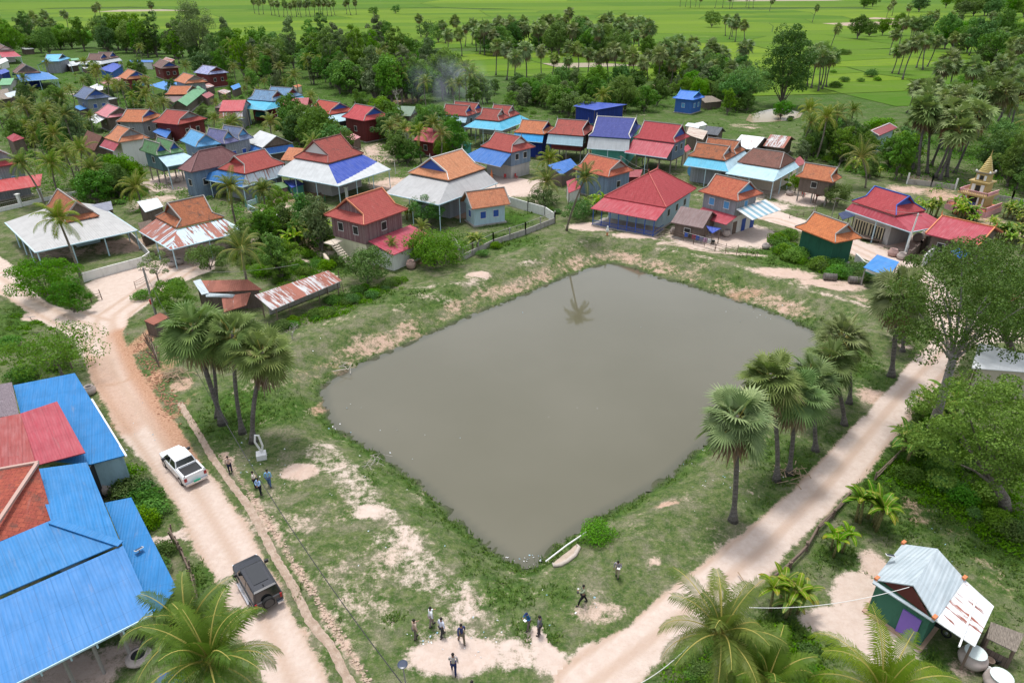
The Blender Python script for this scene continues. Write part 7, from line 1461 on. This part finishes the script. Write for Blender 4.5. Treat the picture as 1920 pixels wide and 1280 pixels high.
wall([(1700,345),(1745,350),(1790,356)], 1.0, "grey concrete temple wall with white posts left of the stupa", P_CONC, posts=3, ph=2.2, pm=PT_WHITE); wall([(1850,372),(1895,380),(1935,388)], 1.0, "grey concrete temple wall with white posts right of the stupa", P_CONC, posts=3, ph=2.2, pm=PT_WHITE)
wall([(1700,492),(1722,474),(1742,457)], 1.6, "grey slatted fence between villa and crimson plank house", W_WOOD, posts=2); wall([(1602,490),(1618,505),(1660,520)], 1.2, "white low wall behind the blue shelter", P_WHITE); wall([(1728,500),(1745,486),(1760,478)], 1.8, "cream painted wall in front of the crimson plank house", P_WHITE, th=.2)
def sticks(pts, label, h=1.1, gap=1.4, rails=2, r=.04, mat=PT_WOOD, wob=.2, name='stick_fence', seed=1):
    P = [G3(*p) for p in pts]; rnd = random.Random(seed); root = empty(name, P[0], 0, label, 'fence')
    rl = MB()
    for a, b in zip(P, P[1:]):
        n = max(1, int((b-a).length/gap))
        for i in range(n+1): q = a.lerp(b, i/n); t_ = q+Vector((rnd.uniform(-wob,wob),rnd.uniform(-wob,wob),h*rnd.uniform(.8,1.2))); m = MB(); m.tube([q-UP*.1, t_], [r*1.2, r], 5); m.build('post', mat, root)
        for k in range(rails): zz = h*(.35+.45*k/max(1,rails-1)); rl.tube([a+UP*zz+Vector((0,0,rnd.uniform(-.1,.1))), a.lerp(b,.5)+UP*(zz+rnd.uniform(-.12,.12)), b+UP*zz], r*.8, 5)
    rl.build('rails', mat, root)
sticks([(1228,438),(1262,446),(1300,458),(1340,470),(1380,480),(1418,487)], "rickety fence of sticks and netting along the pond path", h=1.4, gap=1.3, rails=3, seed=3)
sticks([(1448,1092),(1480,1065),(1512,1032),(1530,1000),(1560,970),(1590,935)], "fallen grey pole fence beside the right road", h=.8, gap=3, r=.09, seed=4); sticks([(1640,900),(1690,850),(1720,815)], "broken branch fence under the pale forked tree", h=.7, gap=3, r=.07, seed=5)
sticks([(322,1008),(345,1050),(362,1090),(372,1130)], "grey bark slab fence beside the blue roofs", h=1.2, gap=.6, r=.06, seed=6); sticks([(155,572),(172,566),(192,562)], "wooden hurdle at the point of the road fork", h=1.2, gap=1.2, rails=3, r=.05, seed=7); sticks([(255,542),(276,530)], "rusty rail gate at the courtyard mouth", h=1.2, gap=1.5, rails=3, r=.035, seed=8)
sticks([(275,640),(290,662),(300,688)], "heap of leaning sticks below the tiny pigsty", h=1.5, gap=.35, rails=2, r=.04, wob=.6, seed=9); sticks([(1640,545),(1680,560),(1720,575)], "thin rail fence along the path by the blue shelter", h=1.0, gap=2.5, seed=10); sticks([(1480,410),(1520,404),(1530,396)], "small rail fence on the grass island of the lane", h=.8, gap=1.5, seed=11); sticks([(560,405),(600,388),(610,378)], "green pipe fence around the brown paddock", h=1.2, gap=3, rails=3, mat=PT_GREEN, wob=0, seed=12)
sticks([(545,590),(600,572),(645,550)], "old posts along the ditch below the cattle shed", h=1.6, gap=3.5, rails=1, seed=13)
# ------------------------------------------------ jars, small things
JARM = plaster((0.42,0.36,0.33), .6); JARP = plaster((0.42,0.28,0.25), .5)
def jar(px, py, r=.55, h=.9, label='', mat=None, lid=False, z=0):
    b = G3(px, py); root = empty('water_jar', b, 0, label, 'jar'); mb = MB(); mb.lathe(b, [(r*.55,0),(r*.85,h*.15),(r,h*.45),(r*.92,h*.72),(r*.66,h*.93),(r*.68,h),(r*.56,h),(r*.54,h*.85),(r*.1,h*.8)], 22); mb.build('bowl', mat or JARM, root, smooth=True)
    mb = MB(); mb.lathe(b, [(r*.53,h*.86),(r*.5,h*.87)], 18); mb.build('water', PT_DARK, root)
    if lid: mb = MB(); mb.lathe(b, [(r*.72,h),(r*.74,h+.06),(.02,h+.1)], 20); mb.build('lid', plain((0.6,0.68,0.66)), root)
for a in ((200,922,.8,1.1,"round concrete water jar at the corner of the foreground blue roofs"),(170,738,.6,.9,"concrete water jar half under the edge of the upper blue roof"),(1820,1243,.8,.95,"big lidded water jar below the white lean to",JARM,True),(1868,1288,.8,.95,"big lidded water jar at the very bottom right edge",JARM,True),(1262,438,.55,.9,"grey water jar left of the grey kitchen house"),(1277,442,.55,.9,"pinkish water jar beside the grey one by the kitchen house",JARP),(1361,443,.7,1.1,"large grey water jar in front of the two storey house"),(1673,480,.75,1.1,"brown pink water jar below the villa",JARP),(1690,486,.75,1.0,"grey squat water jar right of the brown pink one"),(324,500,.6,.8,"left water jar under the corner of the rusted awning"),(338,495,.6,.8,"right water jar under the corner of the rusted awning"),(321,345,.6,.9,"grey water jar before the maroon roofed house, left one"),(334,342,.6,.9,"grey water jar before the maroon roofed house, right one"),(546,372,.55,.8,"dark pink jar behind the paddock, nearest the gate",JARP),(535,376,.5,.8,"dark pink jar second along the paddock wall",JARP),(526,379,.5,.8,"dark pink jar third along the paddock wall",JARP),(518,382,.5,.8,"dark pink jar last along the paddock wall",JARP),(1720,452,.8,1.2,"grey jar under the villa awning, left one"),(1735,447,.8,1.2,"grey jar under the villa awning, right one"),(771,503,.7,1.2,"tall brown jar under the red lean to roof",JARP),(1480,366,.7,.9,"grey jar beside the small leafy tree"),(1435,466,.6,.8,"grey jar at the end of the stick fence"),(262,1236,.75,.5,"pale round basin with a brown bowl beneath the bottom left palms")): jar(*a)
for px,py,lb,mt in ((1853,1243,"small brown pot by the big lidded jar",PT_WOOD),(1868,1240,"small black pot by the big lidded jar",PT_DARK),(1852,1262,"cream pail above the bottom right jar",PT_WHITE)):
    b = G3(px,py); mb = MB(); mb.lathe(b,[(.18,0),(.27,.3),(.28,.34),(.22,.33),(.2,.1)],14); tag(mb.build('pot',mt,smooth=True),lb,'pot')
b = G3(985,1060)
def net():
    pts = [(1037,1048),(1040,1056),(1052,1056),(1064,1050),(1078,1040),(1086,1024),(1082,1016)]; P = [G3(x,y,-.5) for x,y in pts]; r = empty('fishing_net', P[2], 0, "cream lift net lying on the bank beside a white pole", 'net'); m = plaster((0.45,0.39,0.34),.4)
    for p in P: p.z = float(terrain(np.array([[p.x,p.y]]))[0][0])+.12
    Q = [G3(x,y,-.5) for x,y in [(1042,1042),(1050,1036),(1056,1032),(1064,1028),(1070,1024),(1076,1018),(1082,1014)]]
    for p in Q: p.z = float(terrain(np.array([[p.x,p.y]]))[0][0])+.1
    mb = MB(); mb.tube(P, [.08,.14,.17,.16,.16,.15,.07], 7); mb.build('rolled_hem', m, r, smooth=True); mb = MB()
    for i in range(6): mb.face([P[i],P[i+1],Q[i+1],Q[i]])
    mb.build('mesh', plaster((0.42,0.34,0.27),.5), r)
net()
a = G3(1023,1052,-.9); c2 = G3(1099,997,-.4); mb = MB(); mb.tube([a,a.lerp(c2,.5)+UP*.1,c2],.06,6); tag(mb.build('pole', PT_WHITE),"long white pole lying at the water edge by the lift net",'pole')
# white framed stand left of the pond
b = G3(491,858); root = empty('frame_stand', b, R(20), "white oval frame on a square white base below the left sugar palms", 'stand'); mb = MB(); mb.box((0,0,.25),(.8,.8,.5)); mb.build('base', PT_WHITE, root, local=True); mb = MB(); mb.tube([(.1,.05,.5),(.25,.0,1.2),(.1,0,2.3),(-.15,0,2.4),(-.28,0,1.7),(.1,.05,.5)],.09,7); mb.build('frame', PT_WHITE, root, local=True)
# solar lamps
b = G3(758,1292); b, t_ = stand((762,1290),(755,1246)); root = empty('solar_lamp', b, 0, "round dark solar lamp head on a thin pole at the bottom edge", 'lamp'); mb = MB(); mb.tube([b, t_],.04,6); mb.build('pole', PT_GREY, root); mb = MB(); mb.lathe(t_,[(.2,0),(.29,.03),(.29,.07),(.2,.09)],24); mb.build('lamp_head', plain((0.03,0.045,0.08),.3), root)
def solar(px, py, z, label, s=.5, rz=.6, t=.4, par=None):
    p = G3(px, py, z); root = empty('solar_lamp' if par is None else 'solar_panel', p, 0, label if par is None else None, 'lamp' if par is None else None)
    if par is not None: root.parent = par; root.location = p - par.location; 
    ax = (Vector((math.cos(rz),math.sin(rz),0)), Vector((-math.sin(rz)*math.cos(t),math.cos(rz)*math.cos(t),-math.sin(t))), Vector((-math.sin(rz)*math.sin(t),math.cos(rz)*math.sin(t),math.cos(t))))
    mb = MB(); mb.box(p+UP*.25,(s*1.5,s,.04),ax=ax); mb.build('frame', PT_WHITE, root); mb = MB(); mb.box(p+UP*.25+ax[2]*.025,(s*1.3,s*.8,.02),ax=ax); mb.build('cells', plain((0.05,0.06,0.09),.2), root); mb = MB(); mb.bar(p-UP*(.05),p+UP*.24,.05); mb.build('stem', PT_GREY, root)
solar(262,1034,2.95,"little solar panel on the right hand blue roof strip",.36,.9,par=LB); solar(1668,1046,3.3,"little solar panel on the zinc gable roof of the green cottage",.36,-.3,par=RC)
b,t_ = stand((62,606),(58,592)); solar(58,598,1.6,"small solar lamp panel on a post at the roadside lawn",.6,.2)
# banner on the shelter, beds, chairs
a,c2 = G3(1622,503,1.9),G3(1662,521,1.9); mb = MB(); mb.bar(a,c2,.05,.9); root = mb.build('banner', PT_WHITE); tag(root,"white painted banner with a blue top and green foot hung under the blue shelter edge",'banner'); mb = MB(); d=(c2-a).normalized(); n_=Vector((d.y,-d.x,0))*.04
for z_,m_,nm in ((.36,PT_BLUE,'blue_band'),(-.38,PT_GREEN,'green_band')): mb = MB(); mb.bar(a+n_+UP*z_,c2+n_+UP*z_,.03,.13); mb.build(nm,m_,root)
def furn(px, py, label, m=PT_RED, s=1.0, cat='bench', rz=0, bench=True):
    b = G3(px,py); root = empty(cat, b, rz, label, cat); L = 1.3*s if bench else .5; mb = MB(); mb.box((0,0,.45),(L,.5,.06)); mb.build('seat', m, root, local=True); mb = MB(); mb.box((0,.24,.75),(L,.05,.55)); mb.build('backrest', m, root, local=True)
    for x in (-L/2+.05,L/2-.05):
        for y in (-.2,.2): mb = MB(); mb.bar((x,y,0),(x,y,.44),.06); mb.build('leg', m, root, local=True)
OB = plain((0.42,0.14,0.06)); furn(1381,428,"orange brown bench left of the two storey house wall",OB,rz=.5); furn(1391,424,"orange brown bench right beside the first one by the white wall",OB,rz=.5); furn(1407,413,"orange brown seat behind the round table",OB,cat='chair',bench=False); furn(1400,420,"orange brown seat in front of the round table",OB,cat='chair',bench=False,rz=2); furn(947,336,"red plastic chair in front of the shop house, left one",PT_RED,cat='chair',bench=False); furn(968,335,"red plastic chair in front of the shop house, right one",PT_RED,cat='chair',bench=False,rz=1); furn(1506,368,"red chair under the old stilt house",PT_RED,cat='chair',bench=False)
b = G3(1404,418); root = empty('table', b, 0, "orange brown garden table on the pale concrete yard", 'table'); mb = MB(); mb.lathe((0,0,0),[(.7,.72),(.72,.75),(.7,.78)],20); mb.build('tabletop',OB,root,local=True); mb = MB(); mb.lathe((0,0,0),[(.3,0),(.1,.1),(.08,.7),(.2,.72)],12); mb.build('pedestal',OB,root,local=True)
b = G3(1633,452); root = empty('day_bed', b, R(-35), "low slatted wooden day bed in front of the villa doors", 'bed'); mb = MB(); mb.box((0,0,.5),(3.2,1.8,.08)); mb.build('platform',PT_WOOD,root,local=True)
for x in (-1.4,1.4):
    for y in (-.75,.75): mb = MB(); mb.bar((x,y,0),(x,y,.48),.1); mb.build('leg',PT_WOOD,root,local=True)
b = G3(922,338); root = empty('parasol', b, 0, "closed orange and red parasol before the shop house", 'parasol'); mb = MB(); mb.lathe(b,[(.32,.3),(.28,.9),(.03,2.2)],10); mb.build('canopy',PT_ORG,root); mb = MB(); mb.tube([b,b+UP*2.3],.03,5); mb.build('pole',PT_WHITE,root)
b = G3(1008,285); root = empty('spirit_house', b, 0, "golden orange spirit house under the pale blue awning", 'shrine'); mb = MB(); mb.box(b+UP*.6,(.9,.9,1.2)); mb.build('pedestal',PT_ORG,root); mb = MB(); mb.lathe(b+UP*1.2,[(.6,0),(.5,.4),(.25,.6),(.06,1.2),(.01,1.7)],8); mb.build('spire',plain((0.7,0.4,0.08)),root)
b = G3(1296,332); root = empty('water_tank', b, 0, "blue ended steel water tank lying under the pale blue awning", 'tank'); mb = MB(); mb.tube([b+Vector((0,0,1.2)),b+Vector((2.8,2.0,1.2))],1.1,20); mb.build('barrel',PT_GREY,root); mb = MB(); mb.tube([b+Vector((-.1,-.07,1.2)),b+Vector((.02,.02,1.2))],1.08,20); mb.build('end_cap',PT_SKY,root)
b = G3(1138,447); root = empty('statue', b, 0, "small whitish statue on a post at the edge of the pond path", 'statue'); mb = MB(); mb.lathe(b,[(.15,0),(.12,.9),(.2,.95),(.2,1.0)],10); mb.build('post',PT_ORG,root); mb = MB(); mb.lathe(b+UP*1.0,[(.16,0),(.26,.3),(.2,.6),(.1,.7),(.16,.85),(.1,1.0),(.02,1.05)],12); mb.build('figure',P_WHITE,root,smooth=True)
# blue tarpaulins, laundry, logs, motorbike
shelter("loose light blue sheet spread between the coconut palms on the left", [(196,327,2.2),(205,330,2.0),(237,343,1.2),(222,350,1.0)], metal((0.18,0.38,0.72)), name='blue_sheet', cat='sheet')
shelter("royal blue stall cover behind the brown paddock", [(530,338,2.2),(556,336,2.4),(571,345,2.0),(547,352,2.0)], M_ROYAL, P_TEAL, name='stall', cat='stall'); shelter("moss green stall cover left of the royal blue stall", [(508,345,2.4),(530,341,2.4),(540,350,2.0),(512,358,2.0)], metal((0.10,0.2,0.07)), W_PURPLE, name='stall', cat='stall')
shelter("deep blue tarpaulin at the bottom edge below the left palms", [(300,1262,1.6),(345,1255,1.6),(350,1300,1.2),(280,1300,1.2)], M_ROYAL, name='tarpaulin', cat='tarpaulin'); shelter("dark green net shade hung left of the blue shop awning", [(480,205,2.8),(505,212,2.4),(505,222,1.4),(478,218,1.8)], M_TEAL, name='net_shade', cat='shade net')
root = empty('clothes_line', G3(1285,455), 0, "washing line with dark clothes by the stick fence", 'clothes line'); P = [G3(1280,452),G3(1345,470)]; mb = MB(); mb.bar(P[0]+UP*1.5,P[1]+UP*1.5,.03); mb.build('line',PT_WHITE,root)
for i,m_ in enumerate((PT_BLUE,PT_DARK,cl(.3,.05,.1),PT_BLUE,cl(.2,.2,.3),cl(.5,.3,.5),cl(.7,.7,.7),PT_DARK)): q = P[0].lerp(P[1],.08+.11*i); mb = MB(); mb.bar(q+Vector((-.25,0,1.15)),q+Vector((.25,-.1,1.15)),.04,.65); mb.build('garment',m_,root)
for px,py,lb in ((1543,524,"thick round dark log lying on the red bank"),(1590,530,"longer dark log half hidden by weeds on the red bank")): b = G3(px,py); mb = MB(); mb.tube([b+UP*.45,b+Vector((1.6,-.3,.45))],.5,12); o = mb.build('log',BK_PALM); tag(o,lb,'log')
def heap(px, py, n, L, label, mat, seed, name='frond_heap', cat='heap', r=.05, spr=1.3):
    b = G3(px,py); b.z = float(terrain(np.array([[b.x,b.y]]))[0][0]); rnd = random.Random(seed); mb = MB()
    for i in range(n): a = rnd.uniform(0,6.28); c = b+Vector((rnd.gauss(0,spr*.5),rnd.gauss(0,spr*.5),.1+.5*rnd.random()*(spr>1))); d = Vector((math.cos(a),math.sin(a),rnd.uniform(-.1,.35)))*L*rnd.uniform(.4,1)/2; mb.tube([c-d,c+d],[r,r*.4],4)
    tag(mb.build(name,mat),label,cat)
DRY = plain((0.36,0.26,0.17),.9); heap(600,458,110,2.6,"pile of dry palm fronds beside the purple plank house",DRY,1,spr=3); heap(327,706,40,1.8,"pale dry fronds below the left sugar palms",DRY,2); heap(1483,893,26,1.4,"dry frond litter at the foot of the third palm",DRY,3); heap(695,862,16,1.5,"bleached twig bundle on the left bank of the pond",plain((0.4,0.36,0.33),.9),4,r=.025); heap(640,672,9,1.7,"bare white branch lying on the far left bank",plain((0.5,0.45,0.4),.9),5,r=.04); heap(1380,1080,1,2,"single stick on the right verge",DRY,6)
heap(935,985,34,.5,"brown tangle of sunken weed in the pond corner",plain((0.12,0.07,0.05),.9),7,'sunken_weed','weed',r=.06,spr=.9)
o = [q for q in COL.objects if q.name.startswith('sunken_weed')][0]; vz = WATER_Z - float(terrain(np.array([list(G(935,985))]))[0][0]) ; o.location.z = vz - .33; o['kind'] = 'stuff'; del o['category']
vz = G3(935,983,WATER_Z) - G3(935,985); o.location.x += vz.x; o.location.y += vz.y
# litter: separate scraps floating and lying, one scattered mass nobody could count
rnd = random.Random(8); mb = MB()
for (px,py,rx,ry,n) in ((985,1045,45,14,20),(1440,590,60,14,14),(640,790,40,40,8),(1000,700,400,200,6),(480,870,60,40,30),(700,930,160,120,20),(1090,1130,100,60,10),(1330,465,90,12,60),(860,1200,110,60,26),(1350,900,120,60,18),(250,850,60,100,26),(1780,1010,80,60,12),(560,640,60,30,6)):
    for _ in range(n):
        x = px+rnd.gauss(0,rx*.5); y = py+rnd.gauss(0,ry*.5); g_ = G(x,y,0); z = float(terrain(np.array([g_]))[0][0]); 
        if z < -.3: g_ = G(x,y,WATER_Z); z = max(float(terrain(np.array([g_]))[0][0]), WATER_Z)
        s = rnd.uniform(.025,.075); a = rnd.random()*6.28; p = Vector((*g_, z+.03)); u = Vector((math.cos(a),math.sin(a),0))*s; v = Vector((-math.sin(a),math.cos(a),0))*s*rnd.uniform(.4,.9); mb.face([p-u-v,p+u-v*.6,p+u*.7+v,p-u+v*.8+UP*.05],tone=rnd.random())
t = NT("litter",.6,.3); o = mb.build('litter', t.out(t.mix(t.rng(t.attr("tone"),.3,.9),(0.7,0.7,0.7),(0.25,0.42,0.5)))); o['kind']='stuff'; o['label']="scraps of paper and plastic scattered on the banks and water edge"
# clods thrown up along the trench
mb = MB(); L = [(412,850),(455,905),(500,975),(540,1040),(580,1100),(610,1150),(650,1215),(700,1290)]
for a, b in zip(L, L[1:]):
    for i in range(46):
        f = rnd.random(); x = a[0]+(b[0]-a[0])*f+rnd.gauss(0,4.5); y = a[1]+(b[1]-a[1])*f; p = G3(x,y); s = rnd.uniform(.04,.12); mb.ball(p+UP*s*.3,(s,s*rnd.uniform(.6,1),s*.7),5,3)
o = mb.build('soil_clods', plaster((0.46,0.35,0.27),.4)); o['kind']='stuff'; o['label']="row of reddish soil clods beside the trench"
mb = MB()
for _ in range(420):
    f = rnd.random(); x = 262+ (325-262)*f + rnd.gauss(0,16*(1-.4*f)); y = 640+(780-640)*f+rnd.gauss(0,8); p = G3(x,y); s = rnd.uniform(.05,.15); mb.ball(p+UP*s*.2,(s,s*.8,s*.7),5,3)
o = mb.build('soil_clods', plaster((0.34,0.18,0.11),.4)); o['kind']='stuff'; o['label']="red brown tumbled earth beside the left road"
# smoke over the wood
def smoke():
    b = G3(835,205); mb = MB(); mb.box(b+Vector((2,0,9)),(34,16,19)); t = NT("smoke"); n = t.n; n.remove(t.p); pv = n.new("ShaderNodeVolumePrincipled"); pv.inputs["Color"].default_value = (.75,.82,.95,1); pv.inputs["Anisotropy"].default_value = .2
    ge = t.mapping(t.tc.outputs["Generated"], (1,1,1)); ns = t.noise(t.mapping(t.pos(), (.9,.9,.6)), .16, 5, .6, .6); sx = n.new("ShaderNodeVectorMath"); sx.operation='DISTANCE'; t.l.new(ge, sx.inputs[0]); sx.inputs[1].default_value=(.5,.5,.42)
    d = t.math('MULTIPLY', t.rng(ns,.42,.72), t.rng(sx.outputs['Value'],.12,.5,1,0)); t.l.new(t.math('MULTIPLY', d, .10), pv.inputs["Density"]); t.l.new(pv.outputs[0], n["Material Output"].inputs[1]); o = mb.build('smoke', t.m); o['kind']='stuff'; o['label']="thin blue grey smoke drifting over the wood"
smoke()
HAZE = 0.00034
def haze():
    mb = MB(); mb.box((0,2700,22),(9000,5600,56)); t = NT("haze"); n = t.n; n.remove(t.p); pv = n.new("ShaderNodeVolumePrincipled"); pv.inputs["Color"].default_value = (.93,.97,1,1); pv.inputs["Absorption Color"].default_value = (1,1,1,1); pv.inputs["Density"].default_value = HAZE; t.l.new(pv.outputs[0], n["Material Output"].inputs[1]); o = mb.build('haze', t.m); o['kind']='stuff'

def motorbike(px, py, rz, label, paint):
    b = G3(px, py); r = empty('motorbike', b, rz, label, 'motorbike')
    for x in (-.62, .62):
        mb = MB(); P = [Vector((x + .27 * math.cos(q * .524), 0, .3 + .27 * math.sin(q * .524))) for q in range(13)]; mb.tube(P, .055, 6); w_ = mb.build('wheel', RUB, r, local=True, smooth=True); m = MB(); m.tube([(x, -.04, .3), (x, .04, .3)], .09, 8); m.build('hub', RIM, w_, local=True)
    mb = MB(); mb.tube([(.62, 0, .3), (.5, 0, .75), (.42, 0, .98)], .04, 6); mb.tube([(.42, -.3, 1.0), (.44, 0, .98), (.42, .3, 1.0)], .025, 5); mb.build('handlebar', RIM, r, local=True)
    mb = MB(); mb.tube([(.42, 0, .72), (.1, 0, .45), (-.3, 0, .55), (-.8, 0, .74)], [.1, .14, .16, .08], 8); mb.build('body', paint, r, local=True, smooth=True)
    mb = MB(); mb.box((-.3, 0, .76), (.75, .24, .1)); mb.build('seat', RUB, r, local=True)
for a in ((380,478,.9,"red and white motorbike parked under the rusted awning",PT_RED),(370,484,.7,"dark motorbike parked left of the red and white one",PT_DARK),(1752,1180,2.2,"dark motorbike under the white patched lean to",PT_DARK),(612,362,1.2,"dark motorbike at the edge of the royal blue awning",PT_DARK),(1448,352,.4,"blue motorbike beside the beige house",PT_BLUE),(1236,300,.5,"red motorbike by the pink red stilt house",PT_RED)): motorbike(*a)
# household benches and tables that stand in the shade under the awnings
for i, (px, py, lb) in enumerate(((905,325,"wooden bench at the left post of the shop awning"),(990,322,"wooden bench at the right post of the shop awning"),(1010,300,"wooden bench under the azure awning"),(1062,300,"wooden bench below the dark red stilt house"),(598,372,"wooden bench under the striped awning"),(660,352,"wooden bench at the right end of the striped awning"),(150,455,"wooden bench under the huge white sheet roof"),(205,452,"second wooden bench toward the right under the white sheet roof"),(345,455,"wooden bench in the shade of the rusted awning"),(1400,352,"wooden bench under the dark tiled house awning"),(1170,405,"wooden bench on the blue railed veranda, left"),(1205,412,"wooden bench on the blue railed veranda, right"),(240,298,"white bench before the white stilted house"),(790,372,"wooden bench under the grey white awning"))):
    furn(px, py, lb, PT_WOOD if 'white bench' not in lb else PT_WHITE, rz=.4 + i)
